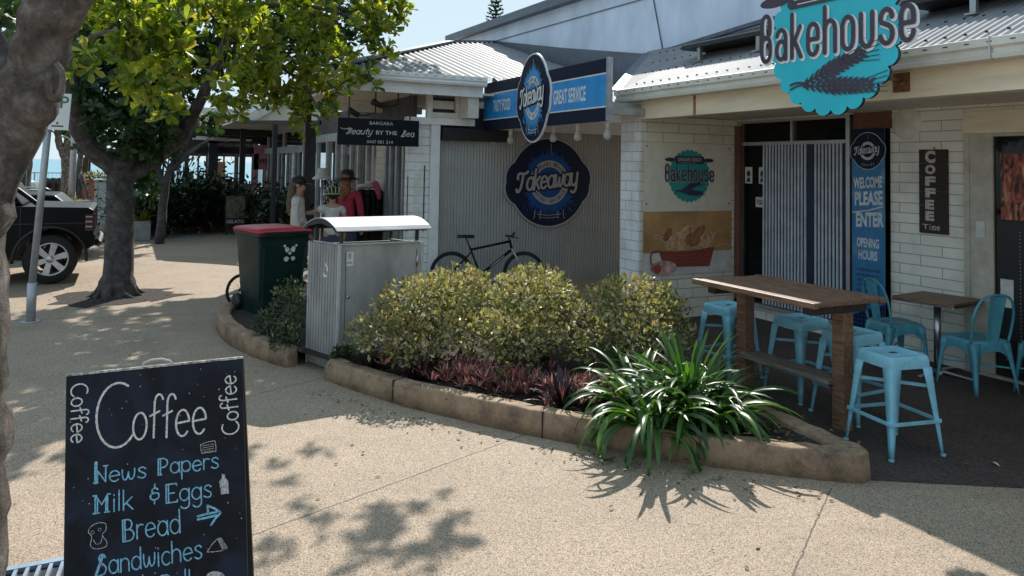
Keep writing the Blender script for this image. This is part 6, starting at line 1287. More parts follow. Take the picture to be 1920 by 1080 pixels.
t = thing('parked_ute', 'glossy black utility vehicle parked tail first behind the sign pole', 'car', (-1.4, 13.4, 0))
rx = -.36
wx = at(93, 495, YC).x
def arch(cx, r, z0): return [(cx + r * math.cos(R_(a)), z0 + r * math.sin(R_(a))) for a in range(0, 181, 15)]
wz = .35; wr = .34
body = [(rx, .55), (rx + .015, .66), (rx - .01, .72), (rx - .02, 1.02), (rx - .10, 1.06), (-1.22, 1.08), (-5.2, 1.06), (-5.6, .95), (-5.65, .45)] + [(-5.25, .40)] + [(x, z) for x, z in reversed(arch(-4.7, .44, .36))][0:0] + [(-1.40, .40)] + list(reversed(arch(wx, .43, wz))) + [(wx + .46, .50)]
# body side with the rear wheel arch cut out
body = [(wx + .44, .43), (rx - .10, .47), (rx, .53), (rx + .01, .66), (rx - .015, .70), (rx - .02, 1.03), (rx - .08, 1.065), (-1.22, 1.085), (-5.2, 1.06), (-5.6, .95), (-5.65, .40), (wx - .44, .40)] + [(x, z) for x, z in reversed(arch(wx, .43, wz))]
m = MB(); fr = lambda x, z, d: Vector((x, d, z)); m.prism(body, fr, YC + 1.80, YC + .02); bo = build('body', m, M['car'], t, bevel=.03)
m = MB(); P = [(-1.24, 1.09), (-1.42, 1.36), (-1.66, 1.62), (-3.4, 1.66), (-4.3, 1.10)]; m.prism(P, fr, YC + 1.68, YC + .12); build('cab', m, M['car'], t, bevel=.04)
m = MB(); m.flat([(-1.62, 1.14), (-1.75, 1.52), (-2.4, 1.56), (-2.4, 1.14)], lambda x, z, d: Vector((x, YC + .115, z)), 0); m.add([(-1.30, YC + .3, 1.14), (-1.30, YC + 1.5, 1.14), (-1.62, YC + 1.45, 1.54), (-1.62, YC + .35, 1.54)], [(0, 1, 2, 3)]); build('window', m, glass('car_glass', (.02, .02, .02), .5), t)
m = MB(); m.tube(cat_3([Vector((-1.02, YC + .07, 1.07)), Vector((-1.3, YC + .1, 1.30)), Vector((-1.65, YC + .15, 1.56))], 4), .032, 8); build('sail_bar', m, M['car'], t)
m = MB(); m.tube([(rx + .02, YC + .25, .56), (rx + .05, YC + .3, .53), (rx + .05, YC + 1.6, .53), (rx + .02, YC + 1.65, .56)], .045, 8); build('bumper', m, M['dark'], t)
m = MB(); m.box(rx - .12, rx - .012, YC + .005, YC + .12, .74, .98); tl = build('tail_lamp', m, pm('smoked_lamp', (.05, .008, .01), .12, coat=.6), t, bevel=.012)
m = MB()
for z in (.79, .86, .93): m.box(rx - .115, rx - .03, YC + .0, YC + .004, z, z + .018)
pieces('lamp_bar', m, M['galv'], tl)
m = MB(); m.tube(cat_3([Vector((wx + .45 * math.cos(R_(a)), YC + .0, wz + .45 * math.sin(R_(a)))) for a in range(-5, 186, 19)], 2), .022, 6); m.box(-1.27, -1.262, YC + .012, YC + .02, .5, 1.07); m.bar((-5, YC + .012, .82), (rx - .1, YC + .012, .85), .008, .012); build('trim', m, M['black'], t)
wheel(t, (wx, YC + .14, wz), wr, .24, (0, -1, 0)); wheel(t, (wx, YC + 1.66, wz), wr, .24, (0, 1, 0)); wheel(t, (wx - 3.2, YC + .14, wz), wr, .24, (0, -1, 0)); wheel(t, (wx - 3.2, YC + 1.66, wz), wr, .24, (0, 1, 0))
# second dark car beyond
t = thing('parked_car', 'dark station wagon with a red tail lamp seen over the tray of the black ute', 'car', (-1.4, 16.2, 0)); Y2 = 15.6; sx = at(178, 400, Y2).x
P = [(sx - .1, .35), (sx, .45), (sx, .95), (sx - .1, 1.08), (sx - .32, 1.12), (sx - .62, 1.46), (sx - 2.6, 1.52), (sx - 3.4, 1.08), (sx - 4.4, .9), (sx - 4.45, .35)]; fr = lambda x, z, d: Vector((x, d, z))
m = MB(); m.prism(P, fr, Y2 + 1.7, Y2); build('body', m, M['car'], t, bevel=.05)
m = MB(); m.flat([(sx - .50, 1.14), (sx - .68, 1.40), (sx - 1.5, 1.44), (sx - 1.5, 1.12)], lambda x, z, d: Vector((x, Y2 - .012, z)), 0); m.flat([(sx - 1.56, 1.12), (sx - 1.56, 1.44), (sx - 2.5, 1.45), (sx - 3.1, 1.1)], lambda x, z, d: Vector((x, Y2 - .012, z)), 0); build('window', m, glass('wagon_glass', (.2, .2, .2), .7), t)
m = MB(); m.box(sx - .08, sx + .012, Y2 + .0, Y2 + .2, .85, 1.06); m.box(sx - 1.6, sx - 1.45, Y2 - .02, Y2, 1.18, 1.34); build('tail_lamp', m, M['redlamp'], t)
m = MB()
for yy in (Y2 + .15, Y2 + 1.5): m.tube([(sx - .8, yy, 1.50), (sx - .9, yy, 1.56), (sx - 2.5, yy, 1.58), (sx - 2.6, yy, 1.54)], .018, 6)
pieces('roof_rail', m, M['galv'], t)
for x in (sx - .85, sx - 3.5): wheel(t, (x, Y2 + .12, .34), .33, .2, (0, -1, 0)); wheel(t, (x, Y2 + 1.58, .34), .33, .2, (0, 1, 0))
t.scale = (1, 1, .77)
t = thing('parked_car', 'white car parked far off by the seaside railing', 'car', tuple(at(40, 350, 36).xy) + (0,)); p0, p1 = at(-40, 345, 36), at(66, 345, 36); fr = lambda x, z, d: Vector((x, d, z))
m = MB(); m.prism([(p0.x, .35), (p1.x, .35), (p1.x, .8), (p1.x - .7, .92), (p1.x - 1.2, 1.3), (p0.x + .5, 1.32), (p0.x, .9)], fr, 37.6, 36); build('body', m, M['signwhite'], t, bevel=.06)
m = MB(); m.flat([(p1.x - .85, .92), (p1.x - 1.25, 1.24), (p0.x + .6, 1.26), (p0.x + .4, .92)], lambda x, z, d: Vector((x, 35.98, z)), 0); build('window', m, M['dark'], t)
for x in (p1.x - .6, p0.x + .6): wheel(t, (x, 36.1, .32), .32, .2, (0, -1, 0))

# ------------------------------------------------------------------ people under the verandah
def skin(name, verts, edges, mat, parent, root=0, subd=2):
    me = bpy.data.meshes.new(name); me.from_pydata([v[0] for v in verts], edges, []); me.materials.append(mat); o = bpy.data.objects.new(name, me); COL.objects.link(o); o.parent = parent; WM[o.name] = WM[parent.name]
    md = o.modifiers.new('skin', 'SKIN'); md.use_smooth_shade = True
    for i, v in enumerate(verts):
        s = me.skin_vertices[0].data[i]; r = v[1]; s.radius = r if hasattr(r, '__len__') else (r, r); s.use_root = (i == root)
    b = o.modifiers.new('sub', 'SUBSURF'); b.levels = subd; b.render_levels = subd; return o
def person(label, loc, rotz, h, arms, top, bottom, sleeve, hem, hair, hairlen, legcol=None, legend=.28, shoes=None, hatf=None, group=None, turn=0):
    """stands facing local -y; arms = elbow/hand offsets of the left and right arm in units of height"""
    t = thing('person', label, 'person', loc, rotz, group); V = lambda x, y, z: Vector((x * h, y * h, z * h))
    vs = [(V(0, 0, .53), .075 * h), (V(0, -.004, .62), .064 * h), (V(0, .004, .73), (.082 * h, .062 * h)), (V(0, .006, .80), (.06 * h, .045 * h)), (V(0, .0, .845), .028 * h), (V(0, -.012, .875), .040 * h), (V(0, -.006, .925), .054 * h), (V(0, .004, .965), .040 * h), (V(0, -.062, .897), .013 * h)]
    es = [(0, 1), (1, 2), (2, 3), (3, 4), (4, 5), (5, 6), (6, 7), (6, 8)]; tops = [[], []]
    for s, (el, ha) in zip((-1, 1), arms):
        b = len(vs); S = V(s * .105, .004, .795); E, Hn = V(*el), V(*ha); d = (Hn - E).normalized()
        vs += [(S, .034 * h), (E, .025 * h), (Hn, .017 * h), (Hn + d * .045 * h, (.02 * h, .012 * h))]; es += [(3, b), (b, b + 1), (b + 1, b + 2), (b + 2, b + 3)]
        q = d.orthogonal().normalized()
        for k, (o_, L) in enumerate(((-.018, .042), (-.006, .05), (.006, .048), (.018, .036))):
            vs.append((Hn + d * (.05 + L) * h + q * o_ * h + Vector((0, -.008 * h, 0)), .0065 * h)); es.append((b + 3, len(vs) - 1))
        vs.append((Hn + d * .035 * h + q * -.035 * h, .0065 * h)); es.append((b + 2, len(vs) - 1)); tops[(s + 1) // 2] = [S, E, Hn]
    legs = []
    for s in (-1, 1):
        b = len(vs); L = [V(s * .05, .0, .48), V(s * .055, -.008, .285), V(s * .055, .004, .05), V(s * .058, -.07, .015)]; vs += [(L[0], .056 * h), (L[1], .037 * h), (L[2], .024 * h), (L[3], .018 * h)]; es += [(0, b), (b, b + 1), (b + 1, b + 2), (b + 2, b + 3)]; legs.append(L)
    skin('body', vs, es, M['skin'], t)
    g = 1.16; cv = [(V(0, 0, .62), (.085 * h, .07 * h)), (V(0, .004, .73), (.094 * h, .074 * h)), (V(0, .005, .80), (.068 * h, .052 * h)), (V(0, .002, .828), .036 * h), (V(0, 0, hem), (.095 * h, .078 * h))]; ce = [(0, 1), (1, 2), (2, 3), (0, 4)]
    for (S, E, Hn) in tops:
        b = len(cv); cv.append((S, .043 * h)); ce.append((2, b))
        if sleeve < .5: cv.append((S.lerp(E, sleeve * 2), .040 * h)); ce.append((b, b + 1))
        else: cv += [(E, .034 * h), (E.lerp(Hn, (sleeve - .5) * 2), .028 * h)]; ce += [(b, b + 1), (b + 1, b + 2)]
    skin('top', cv, ce, top, t)
    pv = [(V(0, 0, .53), (.082 * h, .07 * h)), (V(0, 0, .58), (.074 * h, .064 * h))]; pe = [(0, 1)]
    for L in legs:
        b = len(pv); pv.append((L[0], .066 * h)); pe.append((0, b)); pv.append((L[0].lerp(L[1], legend), .058 * h) if legend < 1 else (L[1], .045 * h)); pe.append((b, b + 1))
        if legend >= 1: pv.append((L[2], .034 * h)); pe.append((b + 1, b + 2))
    skin('trousers', pv, pe, bottom, t)
    m = MB(); Q = WM[t.name]
    for L in legs: m.ell(Q @ (L[2] + V(0, -.03, -.022)), .03 * h, .062 * h, .026 * h, 10, 6, 0, Q.to_3x3())
    build('shoes', m, shoes or M['dark'], t)
    m = MB(); hc = V(0, .014, .945)
    m.ell(Q @ hc, .060 * h, .066 * h, .062 * h, 14, 10, 0, Q.to_3x3())
    if hairlen > 0: m.ell(Q @ V(0, .055, .90 - hairlen * .45), .055 * h, .045 * h, .05 * h + hairlen * .5 * h, 12, 10, 0, Q.to_3x3()); m.ell(Q @ V(.02, .075, .86 - hairlen * .6), .04 * h, .035 * h, .04 * h + hairlen * .35 * h, 10, 8, 0, Q.to_3x3())
    build('hair', m, hair, t)
    m = MB()
    for s in (-1, 1): m.ell(Q @ V(s * .020, -.052, .925), .007 * h, .005 * h, .005 * h, 8, 6)
    build('eyes', m, M['black'], t)
    m = MB(); m.bar(Q @ V(-.016, -.058, .872), Q @ V(.016, -.058, .872), .004, .006)
    build('mouth', m, pm('lips', (.35, .1, .09), .5), t)
    m = MB()
    for s in (-1, 1): m.ell(Q @ V(s * .054, .0, .918), .008 * h, .015 * h, .020 * h, 8, 6, 0, Q.to_3x3())
    build('ears', m, M['skin'], t)
    if hatf: hatf(t, Q, V, h)
    return t
def cap(t, Q, V, h):
    m = MB(); m.ell(Q @ V(0, .004, .960), .066 * h, .072 * h, .052 * h, 14, 8, 0, Q.to_3x3()); m.prism([(.06 * h * math.cos(a), -.03 * h + .11 * h * math.sin(a)) for a in [-math.pi * k / 10 for k in range(11)]], lambda x, y, d: Q @ Vector((x, y, .945 * h + d + y * .12)), -.003, .004); build('cap', m, M['hairk'], t)
def sunhat(t, Q, V, h):
    m = MB(); m.lathe([(.125 * h, -.02 * h), (.12 * h, -.012 * h), (.07 * h, .0), (.066 * h, .045 * h), (.05 * h, .07 * h), (0, .075 * h)], Q @ V(0, .004, .945), n=18); build('sun_hat', m, M['hairk'], t)
def helmet(t, Q, V, h):
    m = MB(); m.ell(Q @ V(0, .004, .955), .078 * h, .092 * h, .066 * h, 16, 10, 0, Q.to_3x3()); o = build('helmet', m, M['black'], t); m = MB()
    for s in (-.05, -.018, .018, .05): m.tube([Q @ V(s + s * .2 * math.sin(a), .004 + .094 * math.cos(a), .955 + .068 * math.sin(a) * (1 - abs(s) * 4)) for a in [k * math.pi / 8 for k in range(9)]], .008, 5)
    m.tube([Q @ V(.08 * math.cos(a), .004 + .094 * math.sin(a), .945) for a in [k * math.pi / 8 for k in range(16)]], .008, 5, False, 0, True); build('helmet_stripes', m, pm('helmet_green', (.40, .50, .22), .4), o)
p = at(558, 430, 11.2); person('woman in a long white knit top, orange shorts and dark cap, turned to the right', (p.x, 11.2, 0), R_(70), 1.56, (((-.13, .01, .64), (-.125, -.03, .50)), ((.125, -.01, .64), (.115, -.07, .51))), M['wshirt'], M['oshort'], .98, .50, M['hairb'], .19, None, .3, None, cap)
p = at(622, 430, 11.1); person('child seen from behind in a white T-shirt and striped bicycle helmet, one arm stretched left', (p.x, 11.1, 0), R_(172), 1.40, (((-.14, -.02, .64), (-.13, -.05, .50)), ((.19, -.05, .745), (.30, -.1, .74))), M['wshirt'], M['denim'], .22, .52, M['hairk'], .0, None, .9, None, helmet)
p = at(648, 430, 11.6); person('ginger haired person in a long sleeved red top and dark hat by the clothes rack', (p.x, 11.6, 0), R_(150), 1.64, (((-.135, -.0, .65), (-.135, -.03, .51)), ((.12, -.05, .68), (.06, -.13, .74))), M['rshirt'], M['denim'], .99, .49, M['hairo'], .10, None, 1.0, None, sunhat)
# clothes rack, hat stand
t = thing('clothes_rack', 'clothes rack crowded with dark garments and a pink scarf outside the shop front', 'clothes rack', (3.25, 12.1, 0)); a, b = at(655, 352, 12.0), at(716, 350, 12.2); zt = a.z
m = MB(); m.tube([(a.x, 12.0, 0), (a.x, 12.0, zt), (b.x, 12.2, zt), (b.x, 12.2, 0)], .014, 8)
for q, y in ((a, 12.0), (b, 12.2)): m.bar((q.x, y - .25, .02), (q.x, y + .25, .02), .03, .03)
build('rail', m, M['steel'], t); rnd = random.Random(3)
for i in range(9):
    x = a.x + .04 + (b.x - a.x - .08) * i / 8; y = 12.0 + .2 * i / 8; m = MB(); w_, L = .20 + rnd.uniform(-.03, .03), rnd.uniform(.7, .95); lo = []
    P = [(-.03, 0), (.03, 0), (w_, -.06), (w_ + .03, -.3), (w_ - .02, -.32), (w_ - .01, -L), (.1, -L - .03), (0, -L + .02), (-.1, -L - .02), (-w_ + .01, -L), (-w_ + .02, -.32), (-w_ - .03, -.3), (-w_, -.06)]
    m.prism(P, lambda u, z, d, x=x, y=y: Vector((x + d + .02 * math.sin(9 * u + x * 40), y + u, zt - .03 + z)), -.018, .018); build('garment', m, M['cloth'], t)
m = MB(); q = at(704, 345, 11.95); m.tube(cat_3([q + Vector((-.05, 0, .02)), q + Vector((0, -.02, .0)), q + Vector((.04, -.03, -.12)), q + Vector((.06, -.02, -.24))], 3), [.02, .04, .045, .05, .05, .05, .045, .045, .04, .03], 8); build('scarf', m, M['pinkcloth'], t)
m = MB(); q = at(688, 349, 12.1); m.ell(q, .16, .12, .04, 12, 6); m.ell(q + Vector((.05, 0, .05)), .09, .08, .03, 12, 6); build('folded_cloth', m, M['wshirt'], t)
t = thing('hat_stand', 'display stand with a white hat and black and white scarves behind the child', 'display stand', (2.72, 12.0, 0)); q = at(604, 330, 11.9)
m = MB(); m.tube([(q.x, 11.9, 0), (q.x, 11.9, q.z)], .016, 8); m.lathe([(.2, 0), (.2, .02), (.03, .04)], (q.x, 11.9, 0), n=16); build('stand', m, M['steel'], t)
m = MB(); m.lathe([(.15, -.05), (.14, -.03), (.08, .02), (.075, .09), (.06, .12), (0, .125)], q, n=18); build('hat', m, M['wshirt'], t)
m = MB(); r3 = random.Random(6)
for i in range(12):
    x = q.x + .02 + i * .026; w_ = .03; L = r3.uniform(.35, .75); m.tube(cat_3([Vector((x, 11.85 + .02 * math.sin(i), q.z - .06)), Vector((x + .01, 11.82, q.z - .25)), Vector((x, 11.84, q.z - L))], 3), [.02, .028, .03, .03, .032, .03, .025][:7], 7)
zm, zn, zb_, ZL = newmat('zebra_print'); ztc = zn.nodes.new('ShaderNodeTexCoord'); zw = zn.nodes.new('ShaderNodeTexNoise'); zw.inputs['Scale'].default_value = 18; zw.inputs['Distortion'].default_value = 2; ZL(ztc.outputs['Object'], zw.inputs['Vector']); zc_ = zn.nodes.new('ShaderNodeValToRGB'); zc_.color_ramp.elements[0].position = .48; zc_.color_ramp.elements[0].color = rgb((.01, .01, .012)); zc_.color_ramp.elements[1].position = .56; zc_.color_ramp.elements[1].color = rgb((.55, .6, .6)); ZL(zw.outputs[0], zc_.inputs[0]); ZL(zc_.outputs[0], zb_.inputs['Base Color'])
build('scarves', m, zm, t)

# ------------------------------------------------------------------ the next shops and the restaurant
t = thing('gabled_shop', 'shop with a pale gable verandah, narrow framed windows and a pink wall panel', 'building', (3.5, 20, 0)); YG = 17.6
a, b = at(444, 240, YG), at(548, 178, YG); zs = lambda v: v
m = MB(); m.bar((a.x + .2, YG, a.z + .19), (b.x + .6, YG, b.z + .36), .06, .2, (0, 0, 1)); build('barge_board', m, M['offwhite'], t)
m = MB(); m.add([(a.x, YG, a.z + .13), (b.x + .8, YG, b.z + .62), (b.x + .8, 25, b.z + .62), (a.x, 25, a.z + .13)], [(0, 1, 2, 3)]); build('roof', m, M['rooftrim'], t)
m = MB(); m.box(a.x, 5.5, YG + .03, 25, 2.64, 2.68); m.add([(a.x + .3, YG + .04, 2.69), (b.x + 1, YG + .04, b.z + .45), (b.x + 1, YG + .04, 2.69)], [(0, 1, 2)]); build('soffit', m, M['soffit'], t)
m = MB(); q0, q1 = at(452, 240, YG + .1), at(600, 256, YG - 1.5); m.bar((q0.x, YG + .1, 2.62), (q1.x, YG - 1.5, 2.60), .08, .08); pieces('verandah_beam', m, M['dark'], t)
xs = 3.62; m = MB()
for y in (17.7, 18.3, 18.7, 19.3, 19.7, 20.4, 20.9, 21.5, 22.1, 22.6, 23.4): m.box(xs - .03, xs + .06, y, y + .1, 0, 2.1)
m.box(xs - .04, xs + .05, 17.6, 24.5, 2.0, 2.16); m.box(xs - .04, xs + .05, 17.6, 24.5, 2.52, 2.64); m.box(xs - .035, xs + .05, 20.2, 20.35, 2.16, 2.52); m.box(xs - .035, xs + .05, 17.62, 17.8, 2.16, 2.52); m.box(xs - .035, xs + .05, 22.6, 22.75, 2.16, 2.52); sf = build('shopfront', m, M['grey'], t)
m = MB(); m.add([(xs + .01, 17.6, .1), (xs + .01, 24.5, .1), (xs + .01, 24.5, 2.6), (xs + .01, 17.6, 2.6)], [(3, 2, 1, 0)]); build('pane', m, glass('gable_shop_glass', (.6, .62, .63), .35), sf)
m = MB(); m.box(xs, xs + .15, 19.0, 19.25, 0, 2.0); m.box(xs, xs + .15, 21.0, 21.25, 0, 2.0); pieces('brick_pier', m, mb_brick_c, t)
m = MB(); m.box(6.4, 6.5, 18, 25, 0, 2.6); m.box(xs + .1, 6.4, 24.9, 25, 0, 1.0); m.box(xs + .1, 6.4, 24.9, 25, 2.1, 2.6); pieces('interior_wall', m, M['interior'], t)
p0, p1 = at(478, 270, 23.2), at(506, 302, 23.2); m = MB(); m.box(p0.x, p1.x, 23.2, 23.28, at(490, 318, 23.2).z, at(490, 272, 23.2).z); m.box(p0.x, p0.x + .12, 23.2, 23.28, 0, 2.0); m.box(p0.x + .3, p0.x + .38, 23.21, 23.28, .3, 1.66); pn = build('pink_panel', m, M['pink'], t)
f = frame((p0.x, 23.19, p1.z - .1), (1, 0, 0), (0, 0, 1)); m = MB(); print_text(m, 'OPEN', .05, .4, .02, .16, f, .002, .03); build('dark_lettering', m, M['brickred'], pn)

t = thing('seaside_restaurant', 'open sided restaurant with dark posts and wide windows onto the sea', 'building', (2.2, 26, 0)); 
xr0, xr1 = at(318, 240, 22).x, 3.6
m = MB(); m.box(xr0 - .4, 4.6, 21, 31, 3.05, 3.12); q = at(350, 205, 21.0); m.add([(xr0 - .2, 21, 2.78), (4.4, 21, 2.84), (4.4, 21, 3.05), (xr0 - .2, 21, 3.05)], [(0, 1, 2, 3)]); build('roof', m, M['soffit'], t)
m = MB(); m.box(xr0, 4.5, 22.0, 22.2, 2.46, 2.70); m.box(xr0, 4.5, 24.0, 24.2, 2.30, 2.62); m.box(xr0 + .8, 4.5, 30.6, 30.8, 1.95, 2.75); m.box(xr0 + .8, 4.5, 30.6, 30.8, 0, .95); m.box(xr0 + .8, 4.5, 24.3, 24.45, 2.0, 2.2); pieces('beam', m, M['dark'], t)
for u, y, w_ in ((400, 24.0, .26), (455, 21.6, .14), (392, 30.5, .2), (444, 30.5, .14), (350, 30.5, .14), (455, 30.5, .08), (475, 30.5, .1), (372, 30.5, .06), (420, 30.5, .06)):
    x = at(u, 300, y).x; m = MB(); m.box(x - w_ / 2, x + w_ / 2, y, y + w_, 0, 3.05); build('post', m, M['dark'], t)
m = MB(); m.tube([at(368, 258, 23), at(430, 262, 23)], .05, 8); m.box(at(370, 0, 23.5).x, at(480, 0, 23.5).x, 23.5, 23.6, 2.36, 2.42); pieces('ceiling_light', m, M['signwhite'], t)
m = MB(); m.box(xr0 + .2, 3.3, 22.4, 22.6, 0, 1.02); m.box(2.5, 3.55, 20.5, 20.6, 0, .9); pieces('servery', m, M['dark'], t)
x = at(412, 326, 26).x; m = MB(); m.box(x - .12, x + .16, 26, 26.1, 1.1, 1.75); m.box(x - .25, x + .3, 25.9, 26.2, .9, 1.1); build('timber_panel', m, pm('pale_timber', (.42, .27, .16), .6), t)
rnd = random.Random(31)
for i, (u, v, y) in enumerate(((365, 338, 25.5), (378, 334, 26), (430, 332, 26), (452, 335, 24.5), (395, 346, 24), (440, 345, 25))):
    q = at(u, v, y); c = thing('restaurant_chair', 'dark dining chair inside the seaside restaurant seen against the windows', 'chair', (q.x, y, 0), 0, 'dining chairs in the seaside restaurant'); m = MB(); m.box(q.x - .2, q.x + .2, y - .2, y + .2, q.z - .47, q.z - .43); build('seat', m, M['dark'], c); m = MB(); m.tube(cat_3([Vector((q.x - .2, y + .2, q.z - .45)), Vector((q.x - .19, y + .22, q.z - .1)), Vector((q.x, y + .24, q.z)), Vector((q.x + .19, y + .22, q.z - .1)), Vector((q.x + .2, y + .2, q.z - .45))], 3), .03, 6); m.box(q.x - .12, q.x + .12, y + .2, y + .23, q.z - .44, q.z - .06); build('backrest', m, M['dark'], c); m = MB()
    for a_, b_ in ((-1, -1), (1, -1), (1, 1), (-1, 1)): m.tube([(q.x + .18 * a_, y + .18 * b_, 0), (q.x + .17 * a_, y + .17 * b_, q.z - .45)], .02, 6)
    build('legs', m, M['dark'], c)
# gelato sign board
a, b = at(421, 422, 19.7), at(462, 367, 19.7); t = thing('gelato_board', 'dark standing board with a speckled picture above the word GELATO', 'sign', ((a.x + b.x) / 2, 19.7, 0)); f = frame((a.x, 19.7, a.z), (1, 0, 0), (0, 0, 1)); W_, H_ = b.x - a.x, b.z - a.z
m = MB(); m.prism([(0, 0), (W_, 0), (W_, H_), (0, H_)], f, -.03, 0); m.box(a.x + .03, a.x + .07, 19.71, 19.75, 0, a.z); m.box(b.x - .07, b.x - .03, 19.71, 19.75, 0, a.z); build('board', m, M['dark'], t)
m = MB(); print_text(m, 'GELATO', .08 * W_, .92 * W_, .06 * H_, .17 * H_, f, .003, .01); build('lettering', m, M['signwhite'], t)
m = MB(); m.flat([(.03, .24 * H_), (W_ - .03, .24 * H_), (W_ - .03, .97 * H_), (.03, .97 * H_)], f, .003); build('picture', m, pm('speckled_picture', (.28, .25, .17), .6, var=.6, scale=14, col2=(.02, .02, .015)), t)

# dark bushy plants in front of the restaurant
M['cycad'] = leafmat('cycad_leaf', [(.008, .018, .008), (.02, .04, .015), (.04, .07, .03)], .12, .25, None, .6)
CY = [(262, 408, 19.5, 1.3), (285, 414, 20.0, 1.5), (310, 418, 20.3, 1.5), (335, 420, 20.6, 1.45), (360, 421, 20.8, 1.4), (385, 422, 20.9, 1.35), (408, 424, 20.9, 1.3), (300, 410, 21.5, 2.0), (345, 408, 21.9, 1.7), (482, 425, 20.2, 1.0), (505, 428, 19.2, .9), (525, 432, 18.2, .8)]
WD = ('leftmost, by the planter box', 'second from the planter box', 'third from the planter box', 'before the middle of the restaurant', 'left of the dark restaurant post', 'below the dark restaurant post', 'beside the gelato board', 'tallest one at the back left', 'taller one at the back', 'right of the gelato board', 'second to the right of the gelato board', 'nearest the woman in white')
for i, (u, v, y, L) in enumerate(CY):
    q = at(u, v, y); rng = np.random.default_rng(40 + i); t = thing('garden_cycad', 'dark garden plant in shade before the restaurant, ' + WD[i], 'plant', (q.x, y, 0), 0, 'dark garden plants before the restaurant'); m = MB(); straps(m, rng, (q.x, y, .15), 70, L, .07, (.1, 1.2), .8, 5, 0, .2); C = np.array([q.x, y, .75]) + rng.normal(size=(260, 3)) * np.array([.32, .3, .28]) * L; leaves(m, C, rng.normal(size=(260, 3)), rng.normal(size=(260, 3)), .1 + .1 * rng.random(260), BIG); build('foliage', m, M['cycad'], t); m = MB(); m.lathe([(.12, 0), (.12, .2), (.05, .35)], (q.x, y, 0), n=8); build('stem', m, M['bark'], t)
a = at(263, 443, 19.0); t = thing('planter_box', 'weathered concrete planter box with a yellow leaved plant behind the tree trunk', 'planter', (a.x, 19, 0)); m = MB(); m.box(a.x - .24, a.x + .2, 18.8, 19.2, 0, .42); build('box', m, M['concrete'], t, bevel=.02); m = MB(); rng = np.random.default_rng(2); straps(m, rng, (a.x, 19, .42), 60, .3, .04, (.3, 1.3), .6, 4); build('plant', m, leafmat('yellow_plant', [(.2, .2, .03), (.4, .3, .04), (.1, .15, .03)], .3), t)
# ------------------------------------------------------------------ the far side of the street and the seafront
rnd = random.Random(55)
t = thing('seaside_railing', 'thin grey metal railing along the sea front', 'railing', (-4, 45, 0)); a, b = at(-250, 320, 45), at(340, 322, 45); zt = 1.05
m = MB(); m.bar((a.x, 45, zt), (b.x, 45, zt), .05, .05); m.bar((a.x, 45, .12), (b.x, 45, .12), .04, .04); build('rail', m, M['grey'], t)
k = int((b.x - a.x) / 2.2); m = MB()
for i in range(int((b.x - a.x) / .16)): m.bar((a.x + i * .16, 45, .12), (a.x + i * .16, 45, zt), .012, .012, (0, 1, 0))
build('pickets', m, M['grey'], t)
for i in range(k): m = MB(); m.box(a.x + i * 2.2 - .03, a.x + i * 2.2 + .03, 44.97, 45.03, 0, zt + .04); build('post', m, M['grey'], t)
for i, (u, lb) in enumerate(((86, 'dark bollard by the yellow green bush, left of the three'), (99, 'dark bollard above the yellow green bush, middle of the three'), (111, 'dark bollard above the yellow green bush, right of the three'))):
    q = at(u, 345, 36); m = MB(); m.lathe([(.14, 0), (.13, .75), (.17, .77), (.17, .88), (.1, .98), (0, 1.0)], (q.x, 36, 0), n=12); solo('bollard', m, M['dark'], lb, 'bollard', 'dark bollards on the sea front', base=(q.x, 36, 0))
def far_tree(name, label, cat, pts, r0, r1, blobs, Y, mat='leafdark', grp=None, L=.25, bark='barkdark'):
    q = at(pts[0][0][0], pts[0][0][1], Y); t = thing(name, label, cat, (q.x, Y, 0), 0, grp); m = MB()
    for i, P in enumerate(pts):
        W3 = [at(u, v, Y) for u, v in P]
        if i == 0: W3[0].z = 0
        limb(m, W3, r0 if i == 0 else r0 * .7, r1, rnd, 8, .02)
    build('trunk', m, M[bark], t); m = MB(); rng = np.random.default_rng(len(pts) * 7 + int(pts[0][0][0])); blobs_rosettes(m, rng, [tuple(at(u, v, Y + dy)) + (rx, rx, rz) for u, v, dy, rx, rz in blobs], 150, L, 0, .1); build('crown', m, M[mat], t); return t
far_tree('shore_tree', 'dark trunked shore tree leaning right, seen between the near trunk and the sign pole', 'tree', [[(38, 352), (44, 310), (52, 275), (66, 250), (84, 225)], [(46, 300), (40, 260), (20, 215)]], .34, .12, [(30, 215, 0, 1.0, .5), (70, 228, 0, .9, .35), (-20, 220, 1, 1.4, .7), (90, 215, 1, .8, .4), (20, 180, 1, 1.6, .8)], 33)
far_tree('shore_tree', 'slender pale forked tree on the sea front right of the sign pole', 'tree', [[(124, 352), (124, 305), (112, 270), (106, 235), (104, 205)], [(124, 300), (136, 262), (146, 230)], [(118, 290), (128, 250), (126, 200)]], .2, .06, [(104, 238, 0, .5, .2), (118, 225, 0, .8, .3), (146, 232, 0, .6, .25), (90, 215, .5, .7, .4), (130, 200, .5, 1.2, .6)], 34, bark='barkpale')
far_tree('shore_tree', 'dark leaning tree behind the middle street tree, right of its trunk', 'tree', [[(300, 410), (312, 340), (335, 290), (372, 225)], [(308, 350), (290, 300), (270, 270)], [(318, 320), (352, 290), (392, 262)]], .10, .035, [(300, 262, 0, .5, .4), (280, 290, .3, .4, .4), (330, 235, .5, .5, .35), (385, 235, .5, .4, .2), (262, 300, .5, .35, .45), (270, 340, .5, .4, .5)], 18)
far_tree('shore_tree', 'thin dark tree far off behind the picnic shelter', 'tree', [[(158, 345), (156, 310), (165, 290), (176, 268)], [(157, 312), (150, 295), (148, 280)]], .12, .04, [(172, 262, 0, .6, .3), (150, 262, 0, .7, .3), (190, 272, 0, .5, .3)], 40)
